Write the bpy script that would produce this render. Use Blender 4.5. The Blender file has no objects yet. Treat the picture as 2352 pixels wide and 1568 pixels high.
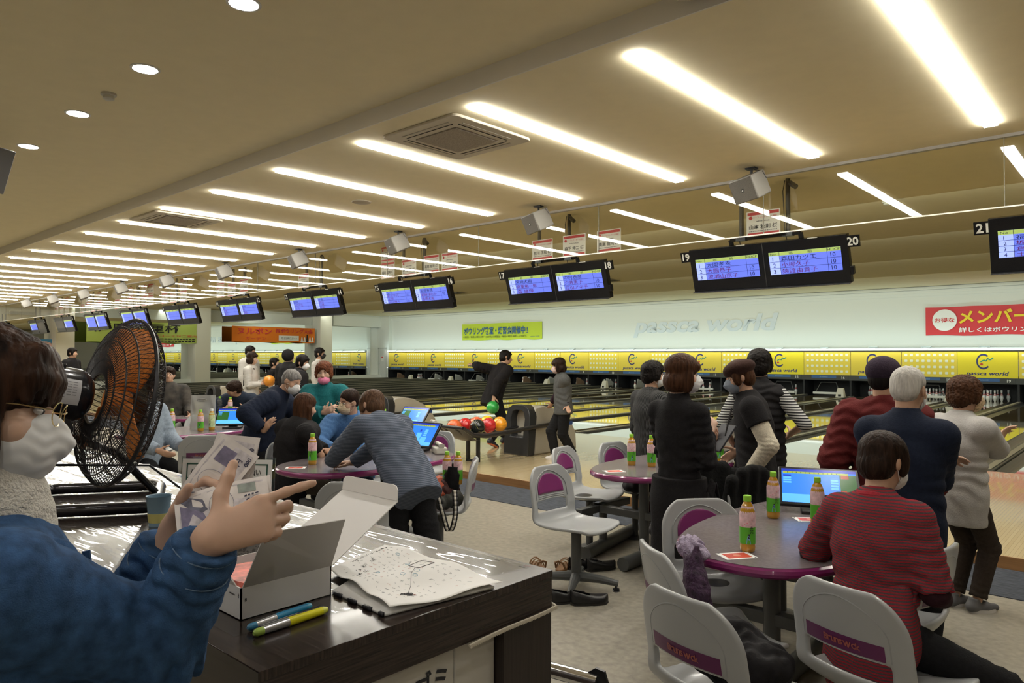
import bpy, bmesh, math, random
import numpy as np
from mathutils import Vector, Matrix, Euler
random.seed(7)
SC = bpy.context.scene
COL = SC.collection
PI = math.pi
R = math.radians

# ------------------------------------------------------------------ camera, world, exposure
cam_d = bpy.data.cameras.new('camera')
cam = bpy.data.objects.new('camera', cam_d); COL.objects.link(cam)
cam_d.sensor_width = 36.0
cam_d.lens = 36.0 * 1654.13 / 2352.0
cam_d.clip_start = 0.05; cam_d.clip_end = 200
_yaw, _pit, _rol = R(42.15), R(1.0736), R(0.0968)
cam.matrix_world = Matrix.Translation((0, 0, 1.62)) @ Euler((R(90) + _pit, 0, _yaw), 'XYZ').to_matrix().to_4x4() @ Matrix.Rotation(_rol, 4, 'Z')
SC.camera = cam
w = bpy.data.worlds.new('world'); SC.world = w; w.use_nodes = True
w.node_tree.nodes['Background'].inputs[0].default_value = (1.0, 0.96, 0.9, 1)
w.node_tree.nodes['Background'].inputs[1].default_value = 0.15
vs = SC.view_settings
vs.view_transform = 'Standard'; vs.look = 'None'; vs.gamma = 1.0; vs.use_curve_mapping = False
vs.exposure = -0.16
SC.cycles.use_denoising = True
SC.cycles.max_bounces = 8; SC.cycles.diffuse_bounces = 5; SC.cycles.glossy_bounces = 4
SC.cycles.transparent_max_bounces = 12; SC.cycles.transmission_bounces = 6
SC.cycles.sample_clamp_indirect = 6.0
SC.cycles.caustics_reflective = False; SC.cycles.caustics_refractive = False
STRIP_E = 44.0          # ceiling strip lamps
DOWN_E = 150.0           # round downlights
COVE_W = 330.0           # lamps hidden behind the stepped lane ceiling
MASK_W = 1.0            # lamps over the pin masks

def area_light(name, loc, rot, sx, sy, power, color=(1, 1, 1)):
    l = bpy.data.lights.new(name, 'AREA'); l.shape = 'RECTANGLE'; l.size = sx; l.size_y = sy
    l.energy = power; l.color = color
    o = bpy.data.objects.new(name, l); COL.objects.link(o); o.location = loc; o.rotation_euler = rot
    return o
# lamps hidden behind each step of the lane ceiling, facing the pins
for _y, _z in ((10.6, 3.78), (14.7, 3.88), (18.9, 3.96), (23.4, 4.03)):
    area_light('cove_lamp', (-17, _y + 0.06, _z), (R(62), 0, 0), 40, 0.08, COVE_W, (0.93, 1.0, 0.88))
# tubes on top of the pin masks washing the end wall, tubes in front of the masks, tubes in the pits
area_light('wall_wash_lamp', (-17, 27.72, 1.93), (R(180 - 28), 0, 0), 38, 0.06, 120 * MASK_W, (0.78, 1.0, 0.97))
area_light('mask_lamp', (-17, 27.86, 1.86), (R(28), 0, 0), 38, 0.04, 80 * MASK_W, (1.0, 0.98, 0.9))
area_light('pit_lamp', (-17, 28.12, 0.84), (R(20), 0, 0), 38, 0.05, 170 * MASK_W, (0.75, 0.9, 1.0))

# ------------------------------------------------------------------ materials
MATS = {}
def mat(name, col=(0.5, 0.5, 0.5), rough=0.5, metal=0.0, spec=0.5, noise=None, bump=None, emit=0.0, ecol=None, coat=0.0, trans=0.0, ior=1.45, stripes=None, sheen=0.0, sss=0.0):
    """noise=(scale, amount, stretch xyz) varies the colour; bump=(scale, strength, stretch); stripes=(axis scale vec, colour2, sharp)"""
    if name in MATS: return MATS[name]
    m = bpy.data.materials.new(name); m.use_nodes = True; MATS[name] = m
    nt = m.node_tree; N = nt.nodes; L = nt.links
    b = N['Principled BSDF']
    c4 = (*col, 1)
    b.inputs['Base Color'].default_value = c4
    b.inputs['Roughness'].default_value = rough
    b.inputs['Metallic'].default_value = metal
    b.inputs['Specular IOR Level'].default_value = spec
    b.inputs['Coat Weight'].default_value = coat
    b.inputs['Coat Roughness'].default_value = 0.06
    b.inputs['Transmission Weight'].default_value = trans
    b.inputs['IOR'].default_value = ior
    b.inputs['Sheen Weight'].default_value = sheen
    if sss:
        b.inputs['Subsurface Weight'].default_value = sss; b.inputs['Subsurface Radius'].default_value = (0.02, 0.008, 0.005); b.inputs['Subsurface Scale'].default_value = 0.5
    if emit:
        b.inputs['Emission Color'].default_value = (*(ecol or col), 1); b.inputs['Emission Strength'].default_value = emit
    tc = N.new('ShaderNodeTexCoord')
    def mapped(stretch):
        mp = N.new('ShaderNodeMapping'); mp.inputs['Scale'].default_value = stretch
        L.new(tc.outputs['Object'], mp.inputs['Vector']); return mp.outputs['Vector']
    src = None
    if stripes:
        sc_, c2, sharp = stripes
        wv = N.new('ShaderNodeTexWave'); wv.wave_type = 'BANDS'; wv.bands_direction = 'X'
        mp = N.new('ShaderNodeVectorMath'); mp.operation = 'DOT_PRODUCT'; mp.inputs[1].default_value = sc_
        L.new(tc.outputs['Object'], mp.inputs[0])
        cb = N.new('ShaderNodeCombineXYZ'); L.new(mp.outputs['Value'], cb.inputs[0])
        L.new(cb.outputs[0], wv.inputs['Vector']); wv.inputs['Scale'].default_value = 1.0
        rp = N.new('ShaderNodeValToRGB'); L.new(wv.outputs['Fac'], rp.inputs[0])
        rp.color_ramp.elements[0].position = 0.5 - sharp; rp.color_ramp.elements[1].position = 0.5 + sharp
        rp.color_ramp.elements[0].color = c4; rp.color_ramp.elements[1].color = (*c2, 1)
        src = rp.outputs[0]
    if noise:
        sc_, am = noise[0], noise[1]; st = noise[2] if len(noise) > 2 else (1, 1, 1)
        nz = N.new('ShaderNodeTexNoise'); nz.inputs['Scale'].default_value = sc_; nz.inputs['Detail'].default_value = 5
        L.new(mapped(st), nz.inputs['Vector'])
        rp = N.new('ShaderNodeValToRGB'); L.new(nz.outputs['Fac'], rp.inputs[0])
        lo, hi = 1 - am, 1 + am
        rp.color_ramp.elements[0].position = 0.3; rp.color_ramp.elements[1].position = 0.7
        rp.color_ramp.elements[0].color = (lo, lo, lo, 1); rp.color_ramp.elements[1].color = (hi, hi, hi, 1)
        mx = N.new('ShaderNodeMix'); mx.data_type = 'RGBA'; mx.blend_type = 'MULTIPLY'; mx.inputs[0].default_value = 1
        if src: L.new(src, mx.inputs[6])
        else: mx.inputs[6].default_value = c4
        L.new(rp.outputs[0], mx.inputs[7]); src = mx.outputs[2]
    if src: L.new(src, b.inputs['Base Color'])
    if bump:
        sc_, stg = bump[0], bump[1]; st = bump[2] if len(bump) > 2 else (1, 1, 1)
        nz = N.new('ShaderNodeTexNoise'); nz.inputs['Scale'].default_value = sc_; nz.inputs['Detail'].default_value = 3
        L.new(mapped(st), nz.inputs['Vector'])
        bp = N.new('ShaderNodeBump'); bp.inputs['Strength'].default_value = stg; bp.inputs['Distance'].default_value = 0.01
        L.new(nz.outputs['Fac'], bp.inputs['Height']); L.new(bp.outputs[0], b.inputs['Normal'])
    return m

def glass_mat(name, ior=1.5, tint=(1, 1, 1), rough=0.0):
    if name in MATS: return MATS[name]
    m = bpy.data.materials.new(name); m.use_nodes = True; MATS[name] = m
    nt = m.node_tree; N = nt.nodes; L = nt.links; N.remove(N['Principled BSDF'])
    t = N.new('ShaderNodeBsdfTransparent'); t.inputs[0].default_value = (*tint, 1)
    g = N.new('ShaderNodeBsdfGlossy'); g.inputs['Roughness'].default_value = rough
    f = N.new('ShaderNodeFresnel')
    ge = N.new('ShaderNodeNewGeometry'); mi_ = N.new('ShaderNodeMix'); mi_.inputs[2].default_value = ior; mi_.inputs[3].default_value = 1 / ior
    L.new(ge.outputs['Backfacing'], mi_.inputs[0]); L.new(mi_.outputs[0], f.inputs[0])
    mx = N.new('ShaderNodeMixShader'); L.new(f.outputs[0], mx.inputs[0]); L.new(t.outputs[0], mx.inputs[1]); L.new(g.outputs[0], mx.inputs[2])
    L.new(mx.outputs[0], N['Material Output'].inputs[0])
    return m

def planks_mat(name, c1, c2, rough, along='Y', width=0.04, length=1.2, coat=0.0):
    m = bpy.data.materials.new(name); m.use_nodes = True; MATS[name] = m
    nt = m.node_tree; N = nt.nodes; L = nt.links; b = N['Principled BSDF']
    tc = N.new('ShaderNodeTexCoord'); mp = N.new('ShaderNodeMapping')
    if along == 'Y': mp.inputs['Rotation'].default_value = (0, 0, R(90))
    L.new(tc.outputs['Object'], mp.inputs[0])
    br = N.new('ShaderNodeTexBrick'); L.new(mp.outputs[0], br.inputs['Vector'])
    br.inputs['Scale'].default_value = 1; br.inputs['Brick Width'].default_value = length; br.inputs['Row Height'].default_value = width
    br.inputs['Mortar Size'].default_value = 0.0012; br.inputs['Color1'].default_value = (*c1, 1); br.inputs['Color2'].default_value = (*c2, 1)
    br.inputs['Mortar'].default_value = tuple(x * 0.7 for x in c2) + (1,)
    L.new(br.outputs['Color'], b.inputs['Base Color'])
    b.inputs['Roughness'].default_value = rough; b.inputs['Coat Weight'].default_value = coat; b.inputs['Coat Roughness'].default_value = 0.03
    return m

# ------------------------------------------------------------------ mesh building
_glyph = {}
def text_geo(s, bold=0.0, shear=0.0, res=2):
    k = (s, bold, shear, res)
    if k in _glyph: return _glyph[k]
    c = bpy.data.curves.new('t', 'FONT'); c.body = s; c.resolution_u = res; c.offset = bold; c.shear = shear
    o = bpy.data.objects.new('t', c); COL.objects.link(o)
    dg = bpy.context.evaluated_depsgraph_get()
    ev = o.evaluated_get(dg); me = ev.to_mesh()
    v = np.array([x.co[:] for x in me.vertices]).reshape(-1, 3); f = [tuple(p.vertices) for p in me.polygons]
    ev.to_mesh_clear(); bpy.data.objects.remove(o); bpy.data.curves.remove(c)
    if len(v) == 0: v = np.zeros((0, 3)); mn, mx = (0, 0), (1, 1)
    else: mn, mx = v[:, :2].min(0), v[:, :2].max(0)
    _glyph[k] = (v, f, mn, mx); return _glyph[k]

class MB:
    def __init__(s): s.v = []; s.f = []; s.mi = []; s.n = 0; s.cur = 0
    def add(s, verts, faces, mi=None, M=None):
        mi = s.cur if mi is None else mi
        if M is not None: verts = [tuple(M @ Vector(p)) for p in verts]
        o = s.n; s.v.extend([tuple(p) for p in verts]); s.n += len(verts)
        s.f.extend([tuple(i + o for i in f) for f in faces]); s.mi.extend([mi] * len(faces)); return s
    def box(s, c, d, mi=None, M=None, rot=None):
        x, y, z = d[0] / 2, d[1] / 2, d[2] / 2
        vs = [(-x, -y, -z), (x, -y, -z), (x, y, -z), (-x, y, -z), (-x, -y, z), (x, -y, z), (x, y, z), (-x, y, z)]
        T = Matrix.Translation(c)
        if rot is not None: T = T @ Euler(rot).to_matrix().to_4x4()
        if M is not None: T = M @ T
        return s.add(vs, [(0, 3, 2, 1), (4, 5, 6, 7), (0, 1, 5, 4), (1, 2, 6, 5), (2, 3, 7, 6), (3, 0, 4, 7)], mi, T)
    def b2(s, lo, hi, mi=None, M=None):
        return s.box([(a + b) / 2 for a, b in zip(lo, hi)], [b - a for a, b in zip(lo, hi)], mi, M)
    def cyl(s, p0, p1, r0, r1=None, n=16, mi=None, caps=True, M=None):
        r1 = r0 if r1 is None else r1
        return s.tube([p0, p1], [r0, r1], n, mi, caps, M)
    def tube(s, path, r, n=8, mi=None, caps=True, M=None, closed=False, flat=1.0):
        P = [Vector(p) for p in path]; k = len(P)
        rr = r if isinstance(r, (list, tuple)) else [r] * k
        vs = []; prev = None
        for i, p in enumerate(P):
            if closed: t = P[(i + 1) % k] - P[i - 1]
            else: t = P[min(i + 1, k - 1)] - P[max(i - 1, 0)]
            if t.length < 1e-9: t = Vector((0, 0, 1))
            t.normalize()
            if prev is None:
                a = Vector((0, 0, 1)) if abs(t.z) < 0.9 else Vector((1, 0, 0))
                u = t.cross(a).normalized()
            else:
                u = (prev - t * prev.dot(t))
                u = u.normalized() if u.length > 1e-6 else t.orthogonal().normalized()
            prev = u; w_ = t.cross(u)
            for j in range(n):
                a = 2 * PI * j / n; vs.append(tuple(p + (u * math.cos(a) + w_ * math.sin(a) * flat) * rr[i]))
        fs = []
        for i in range(k if closed else k - 1):
            i2 = (i + 1) % k
            for j in range(n): fs.append((i * n + j, i * n + (j + 1) % n, i2 * n + (j + 1) % n, i2 * n + j))
        if caps and not closed: fs.append(tuple(range(n - 1, -1, -1))); fs.append(tuple((k - 1) * n + j for j in range(n)))
        return s.add(vs, fs, mi, M)
    def lathe(s, prof, c=(0, 0, 0), n=20, mi=None, M=None, mis=None):
        vs = []; k = len(prof)
        for (r, z) in prof:
            for j in range(n):
                a = 2 * PI * j / n; vs.append((c[0] + r * math.cos(a), c[1] + r * math.sin(a), c[2] + z))
        for i in range(k - 1):
            fs = [(i * n + j, i * n + (j + 1) % n, (i + 1) * n + (j + 1) % n, (i + 1) * n + j) for j in range(n)]
            if i == 0: s._base = s.n
        o = s.n; T = M
        vv = [tuple(T @ Vector(p)) for p in vs] if T is not None else vs
        s.v.extend(vv); s.n += len(vv)
        for i in range(k - 1):
            m_ = mis[i] if mis else (s.cur if mi is None else mi)
            for j in range(n):
                s.f.append((o + i * n + j, o + i * n + (j + 1) % n, o + (i + 1) * n + (j + 1) % n, o + (i + 1) * n + j)); s.mi.append(m_)
        if prof[0][0] > 1e-5: s.f.append(tuple(o + j for j in range(n - 1, -1, -1))); s.mi.append(mis[0] if mis else (s.cur if mi is None else mi))
        if prof[-1][0] > 1e-5: s.f.append(tuple(o + (k - 1) * n + j for j in range(n))); s.mi.append(mis[-1] if mis else (s.cur if mi is None else mi))
        return s
    def prism(s, poly, z0, z1, mi=None, M=None, mi_side=None):
        n = len(poly)
        vs = [(x, y, z0) for x, y in poly] + [(x, y, z1) for x, y in poly]
        s.add(vs, [tuple(range(n - 1, -1, -1)), tuple(range(n, 2 * n))], mi, M)
        o = s.n - 2 * n
        for i in range(n):
            s.f.append((o + i, o + (i + 1) % n, o + n + (i + 1) % n, o + n + i)); s.mi.append((s.cur if mi is None else mi) if mi_side is None else mi_side)
        return s
    def grid(s, fn, nu, nv, mi=None, M=None, skip=None):
        vs = [tuple(fn(i / nu, j / nv)) for j in range(nv + 1) for i in range(nu + 1)]
        fs = []
        for j in range(nv):
            for i in range(nu):
                if skip and skip((i + .5) / nu, (j + .5) / nv): continue
                a = j * (nu + 1) + i; fs.append((a, a + 1, a + nu + 2, a + nu + 1))
        return s.add(vs, fs, mi, M)
    def sphere(s, c, r, nu=16, nv=10, mi=None, M=None):
        rx, ry, rz = (r, r, r) if not isinstance(r, (tuple, list)) else r
        return s.lathe([(max(1e-6, math.sin(PI * i / nv)), -math.cos(PI * i / nv)) for i in range(nv + 1)], (0, 0, 0), nu, mi,
                       (M if M is not None else Matrix.Identity(4)) @ Matrix.Translation(c) @ Matrix.Diagonal((rx, ry, rz, 1)))
    def quad(s, pts, mi=None): return s.add(pts, [tuple(range(len(pts)))], mi)
    def text(s, txt, org, xd, yd, h=None, w_=None, mi=None, bold=0.0, shear=0.0, align='l', lift=0.0, res=2, raw=False, ex=0.0):
        """writes txt: fitted to height h (of its own box) and, when given, width w_; org is the box's lower left (or centre)"""
        v, f, mn, mx = text_geo(txt, bold, shear, res)
        if len(v) == 0: return s
        X = Vector(xd).normalized(); Y = Vector(yd).normalized(); Z = X.cross(Y)
        if raw: sy = h; sx = h; oy = 0.0; ox = mn[0]
        else: sy = h / max(1e-6, mx[1] - mn[1]); sx = sy; oy = mn[1]; ox = mn[0]
        if w_: sx = w_ / (mx[0] - mn[0])
        W = (mx[0] - mn[0]) * sx; Hh = (mx[1] - mn[1]) * sy
        o = Vector(org) + Z * lift
        if align == 'c': o = o - X * W / 2 - Y * Hh / 2
        if align == 'r': o = o - X * W
        vs = [tuple(o + X * ((p[0] - ox) * sx) + Y * ((p[1] - oy) * sy)) for p in v]
        s.add(vs, f, mi)
        if ex:
            o0 = s.n - len(vs); back = [tuple(Vector(p) - Z * ex) for p in vs]
            s.v.extend(back); s.n += len(back)
            from collections import Counter
            cnt = Counter()
            for ff in f:
                for a, b in zip(ff, ff[1:] + ff[:1]): cnt[(a, b)] += 1
            for (a, b) in list(cnt):
                if (b, a) not in cnt:
                    s.f.append((o0 + b, o0 + a, o0 + len(vs) + a, o0 + len(vs) + b)); s.mi.append(s.cur if mi is None else mi)
        return s
    def dashes(s, org, xd, yd, w_, h, mi, n=8, lift=0.0006, seed=1):
        """a line of print too small to read: a row of short strokes"""
        rnd = random.Random(seed); X = Vector(xd).normalized(); Y = Vector(yd).normalized(); Z = X.cross(Y); o = Vector(org) + Z * lift
        st = w_ / n
        for i in range(n):
            a = st * (i + rnd.uniform(0.0, .12)); b = st * (i + rnd.uniform(.65, .95)); y0 = rnd.uniform(0, .2) * h; y1 = h * rnd.uniform(.7, 1)
            s.quad([tuple(o + X * a + Y * y0), tuple(o + X * b + Y * y0), tuple(o + X * b + Y * y1), tuple(o + X * a + Y * y1)], mi)
        return s
    def build(s, name, mats, parent=None, smooth=True, ang=35, bevel=0.0, seg=2, loc=None, rot=None, sub=0, solid=0.0, off=-1):
        me = bpy.data.meshes.new(name); me.from_pydata(s.v, [], s.f)
        mats = mats if isinstance(mats, (list, tuple)) else [mats]
        for m in mats: me.materials.append(m)
        if len(mats) > 1: me.polygons.foreach_set('material_index', s.mi)
        me.update()
        if smooth:
            me.polygons.foreach_set('use_smooth', [True] * len(me.polygons)); me.set_sharp_from_angle(angle=R(ang))
        o = bpy.data.objects.new(name, me); COL.objects.link(o)
        if parent: o.parent = parent
        if loc: o.location = loc
        if rot: o.rotation_euler = rot
        if solid:
            md = o.modifiers.new('thick', 'SOLIDIFY'); md.thickness = solid; md.offset = off
        if bevel:
            md = o.modifiers.new('bevel', 'BEVEL'); md.width = bevel; md.segments = seg; md.limit_method = 'ANGLE'; md.angle_limit = R(40)
        if sub:
            md = o.modifiers.new('sub', 'SUBSURF'); md.levels = sub; md.render_levels = sub
        return o

NUMW = 'zero one two three four five six seven eight nine ten eleven twelve thirteen fourteen fifteen sixteen seventeen eighteen nineteen twenty twenty-one twenty-two twenty-three twenty-four'.split()
def tag(o, label, cat, group=None, kind=None):
    o['label'] = label; o['category'] = cat
    if group: o['group'] = group
    if kind: o['kind'] = kind
    return o
def thing(name, label, cat, loc=(0, 0, 0), rz=0.0, group=None, rot=None):
    o = bpy.data.objects.new(name, None); COL.objects.link(o); o.empty_display_size = 0.1
    o.location = loc; o.rotation_euler = rot if rot else (0, 0, rz)
    return tag(o, label, cat, group)
def struct(o): o['kind'] = 'structure'; return o
def dup(root, loc=None, rz=None, label=None, group=None, rot=None, scale=None):
    r = root.copy(); COL.objects.link(r)
    if loc is not None: r.location = loc
    if rz is not None: r.rotation_euler = (0, 0, rz)
    if rot is not None: r.rotation_euler = rot
    if scale is not None: r.scale = scale
    if label: r['label'] = label
    if group: r['group'] = group
    for ch in list(root.children):
        c = ch.copy(); COL.objects.link(c); c.parent = r
        for g in list(ch.children):
            d = g.copy(); COL.objects.link(d); d.parent = c
    return r
def frame(o, x, y, z):
    x = Vector(x); y = Vector(y); z = Vector(z)
    return Matrix(((x.x, y.x, z.x, o[0]), (x.y, y.y, z.y, o[1]), (x.z, y.z, z.z, o[2]), (0, 0, 0, 1)))
def rounded(w_, h, r, n=4, cx=0, cy=0):
    pts = []
    for (sx, sy, a0) in ((1, 1, 0), (-1, 1, 90), (-1, -1, 180), (1, -1, 270)):
        for i in range(n + 1):
            a = R(a0 + 90 * i / n); pts.append((cx + sx * (w_ / 2 - r) + r * math.cos(a), cy + sy * (h / 2 - r) + r * math.sin(a)))
    return pts
def supell(a, b, e=2.0, n=48):
    out = []
    for i in range(n):
        t = 2 * PI * i / n; c, s_ = math.cos(t), math.sin(t)
        out.append((a * math.copysign(abs(c) ** (2 / e), c), b * math.copysign(abs(s_) ** (2 / e), s_)))
    return out

def face(dx, dy): return math.atan2(dy, dx) - PI / 2
BLACK = mat('black_plastic', (0.012, 0.012, 0.014), 0.35)
BLACKM = mat('black_painted_metal', (0.018, 0.018, 0.02), 0.28)
DGREY = mat('dark_grey_metal', (0.07, 0.07, 0.068), 0.4)
WHITE = mat('white_plastic', (0.72, 0.72, 0.7), 0.35)
CREAM = mat('cream_plastic', (0.55, 0.53, 0.46), 0.45)
CHROME = mat('chrome', (0.75, 0.75, 0.76), 0.12, 1.0)
RED = mat('print_red', (0.62, 0.05, 0.06), 0.5)
INK = mat('print_black', (0.02, 0.02, 0.025), 0.5)
PAPER = mat('white_paper', (0.82, 0.82, 0.8), 0.6)
GREYINK = mat('print_grey', (0.25, 0.25, 0.27), 0.6)
# ================================================================== the room
M_CEIL = mat('ceiling_paint', (0.82, 0.73, 0.50), 0.85, noise=(6, 0.02))
M_BEAM = mat('beam_paint', (0.76, 0.73, 0.68), 0.85)
M_WALL = mat('white_wall_paint', (0.72, 0.74, 0.70), 0.8)
M_BACKW = mat('back_wall_paint', (0.80, 0.74, 0.62), 0.8)
M_FLOOR = mat('vinyl_floor', (0.315, 0.29, 0.235), 0.32, noise=(22, 0.20), spec=0.45)
M_CARPET = mat('blue_carpet', (0.045, 0.052, 0.066), 0.95, noise=(9, 0.5, (1, 6, 1)), bump=(60, 0.6))
M_APPR = planks_mat('maple_approach', (0.62, 0.50, 0.30), (0.57, 0.45, 0.26), 0.14, 'Y', 0.028, 1.1, 0.5)
M_RISER = mat('wood_riser', (0.27, 0.14, 0.055), 0.35, noise=(4, 0.25, (0.4, 1, 8)))
M_LANE = planks_mat('oiled_lane', (0.34, 0.26, 0.13), (0.30, 0.23, 0.11), 0.05, 'Y', 0.027, 2.4, 1.0)
M_GUT = mat('gutter_grey', (0.05, 0.052, 0.055), 0.35)
M_CAP = mat('divider_grey', (0.085, 0.085, 0.08), 0.4)
M_CAPTOP = mat('divider_top', (0.36, 0.34, 0.27), 0.4)
LX0, LP, NL = -35.77, 1.70, 27       # lane 1 starts here; lane pitch
FOUL, DECK, YW, ZL = 11.3, 28.2, 28.10, 0.10

m = MB(); m.b2((-37.4, -6, -0.1), (14, 6.62, 0.0)); struct(m.build('floor', M_FLOOR))
m = MB(); m.b2((-36.9, 5.82, 0.0), (14, 6.60, 0.006)); c_ = m.build('carpet_runner', M_CARPET); tag(c_, 'long blue-grey carpet strip on the floor along the approach step', 'carpet')
m = MB(); m.b2((-36.9, 6.60, 0.0), (14, FOUL, ZL)); struct(m.build('floor_approach', M_APPR))
m = MB(); m.b2((-36.9, 6.585, 0.0), (14, 6.60, ZL + 0.002)); struct(m.build('trim_1', M_RISER, bevel=0.004))
m = MB(); m.b2((-37.4, FOUL, -0.2), (14, 31, -0.02)); struct(m.build('floor_lane_bed', mat('lane_sub_floor', (0.03, 0.03, 0.03), 0.8)))
# ceilings
m = MB()
m.b2((-37.4, 3.88, 3.655), (14, 8.0, 3.95))
struct(m.build('ceiling', M_CEIL))
m = MB(); m.b2((-37.4, -6, 3.80), (14, 3.88, 3.95)); struct(m.build('ceiling_rear', M_CEIL))
m = MB(); m.b2((-37.4, 3.868, 3.655), (14, 3.88, 3.80)); struct(m.build('trim_2', M_BEAM))
m = MB()
st_ = [(7.95, 10.6, 3.84, 3.72), (10.6, 14.7, 3.94, 3.82), (14.7, 18.9, 4.02, 3.90), (18.9, 23.4, 4.08, 3.97), (23.4, 28.3, 4.17, 4.04)]
for (a, b, z0, z1) in st_:
    m.add([(-37.4, a, z0), (14, a, z0), (14, b, z1), (-37.4, b, z1), (-37.4, a, z0 + .02), (14, a, z0 + .02), (14, b, z1 + .02), (-37.4, b, z1 + .02)], [(0, 1, 2, 3), (4, 7, 6, 5), (0, 4, 5, 1), (2, 6, 7, 3)])
for (p, q) in zip(st_, st_[1:]): m.b2((-37.4, p[1] - .01, p[3]), (14, p[1] + .0, q[2] + .02))
m.b2((-37.4, 7.95, 3.66), (14, 7.96, 3.86))
struct(m.build('ceiling_lane', M_CEIL, smooth=False))
m = MB(); m.b2((-37.4, -6, 4.25), (14, 31, 4.3)); struct(m.build('roof_slab', M_BACKW))
# walls
m = MB(); m.b2((-37.4, 28.45, 1.5), (14, 28.6, 4.3)); m.b2((-37.4, YW, 0), (-35.80, 28.5, 4.3)); m.b2((-35.8, 28.35, 1.92), (14, 28.5, 4.3))
struct(m.build('wall_front', M_WALL))
m = MB()
for k, (z0, d) in enumerate(((4.02, .10), (3.90, .06), (3.80, .03))): m.b2((-37.0, 28.35 - d, z0 - .1), (14, 28.35, z0))
struct(m.build('trim_3', M_WALL))
m = MB(); m.b2((-37.4, -6.1, 0), (14.1, -6, 4.2)); struct(m.build('wall_rear', M_BACKW))
m = MB(); m.b2((14, -6, 0), (14.1, 28.5, 4.3)); struct(m.build('wall_right', M_BACKW))
m = MB(); m.b2((-37.4, -6, 0), (-37.0, 8.0, 4.2)); m.b2((-37.4, 8, 0), (-37.0, 28.5, 4.3)); struct(m.build('wall_left', M_WALL))
m = MB(); m.b2((-37.0, 6.6, 0), (-36.55, 28.1, 0.36)); struct(m.build('trim_4', M_WALL))
# mirror along the left wall
m = MB(); m.b2((-37.0, 8.2, 0.36), (-36.93, 27.55, 3.34)); o = m.build('wall_mirror', mat('mirror', (0.86, 0.90, 0.88), 0.0, 1.0)); tag(o, 'long wall mirror reflecting the pin masks beside the first lane', 'mirror')
# columns
for i, (y0, y1) in enumerate(((10.0, 10.75), (16.15, 16.95), (23.4, 24.2))):
    m = MB(); m.b2((-36.95, y0, 0), (-36.10, y1, 4.25)); struct(m.build('column', mat('column_paint', (0.76, 0.74, 0.66), 0.7), bevel=0.01))
m = MB(); m.b2((-37, 24.6, 3.34), (-36.6, 28.1, 4.25)); struct(m.build('trim_5', M_WALL))
# door beside the first lane
d = MB(); d.b2((-36.72, 28.06, 0.1), (-36.02, 28.10, 2.0)); dd = struct(d.build('door_1', mat('door_white', (0.66, 0.68, 0.66), 0.5), bevel=0.004))
m = MB(); m.b2((-36.78, 28.05, 0.1), (-36.72, 28.11, 2.06)); m.b2((-36.02, 28.05, 0.1), (-35.96, 28.11, 2.06)); m.b2((-36.78, 28.05, 2.0), (-35.96, 28.11, 2.06)); m.build('door_frame', mat('door_trim', (0.5, 0.52, 0.5), 0.5), dd)
m = MB(); m.b2((-36.5, 28.054, 1.2), (-36.25, 28.06, 1.55), 0); m.b2((-36.45, 28.05, 1.42), (-36.3, 28.055, 1.5), 1); m.build('notice', [PAPER, RED], dd)
m = MB(); m.cyl((-36.66, 28.06, 1.05), (-36.66, 28.0, 1.05), .02); m.build('door_handle', CHROME, dd)

# glass smoke screen hanging from the ceiling edge
g = thing('smoke_screen', 'long glass smoke screen hanging under the ceiling edge before the lanes', 'glass screen', (0, 7.93, 0))
m = MB(); m.b2((-37, -0.003, 2.99), (14, 0.003, 3.655)); m.build('glass_pane', glass_mat('screen_glass', 1.62, (0.97, 0.98, 0.95)), g)
m = MB(); m.b2((-37, -0.03, 3.625), (14, 0.02, 3.66)); m.build('top_rail', mat('rail_grey', (0.42, 0.40, 0.36), 0.4), g)
m = MB(); m.b2((-37, -0.007, 2.982), (14, 0.007, 2.995)); m.build('bottom_edge', mat('edge_strip', (0.85, 0.82, 0.72), 0.3), g)
for k in range(18):
    x = 1.2 - 2.27 * k; m = MB(); m.b2((x - .003, -0.005, 2.995), (x + .003, 0.005, 3.63)); m.build('pane_joint', mat('joint_line', (0.25, 0.23, 0.18), 0.5), g)

# ------------------------------------------------------------------ lanes
NAVY = mat('logo_navy', (0.03, 0.04, 0.16), 0.4); TEAL = mat('logo_teal', (0.02, 0.30, 0.24), 0.4); MRED = mat('logo_red', (0.55, 0.05, 0.03), 0.4)
YEL = mat('mask_yellow', (0.78, 0.64, 0.075), 0.35); YELG = mat('mask_yellow_bright', (0.80, 0.70, 0.03), 0.35); YPALE = mat('mask_dots', (0.80, 0.88, 0.70), 0.35)
MDARK = mat('mask_grey', (0.05, 0.055, 0.055), 0.4); MBLUE = mat('mask_blue', (0.04, 0.12, 0.32), 0.4); RAIL = mat('mask_rail', (0.42, 0.46, 0.45), 0.4, 0.3); NUM = mat('mask_number', (0.65, 0.68, 0.66), 0.4)
M_PIT = mat('pit_dark', (0.012, 0.013, 0.016), 0.6); M_KICK = mat('kickback', (0.02, 0.025, 0.035), 0.5)
lane_g = 'bowling lanes'
proto = None
m = MB(); m.b2((-.525, FOUL, -0.02), (.525, DECK + .85, ZL), 0)
for k, x in enumerate((-.38, -.19, 0, .19, .38)):    # aiming arrows
    y = FOUL + 4.6 - abs(x) * 2.2
    m.quad([(x - .018, y - .13, ZL + .001), (x + .018, y - .13, ZL + .001), (x, y + .05, ZL + .001)], 1)
lane_me = None
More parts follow.
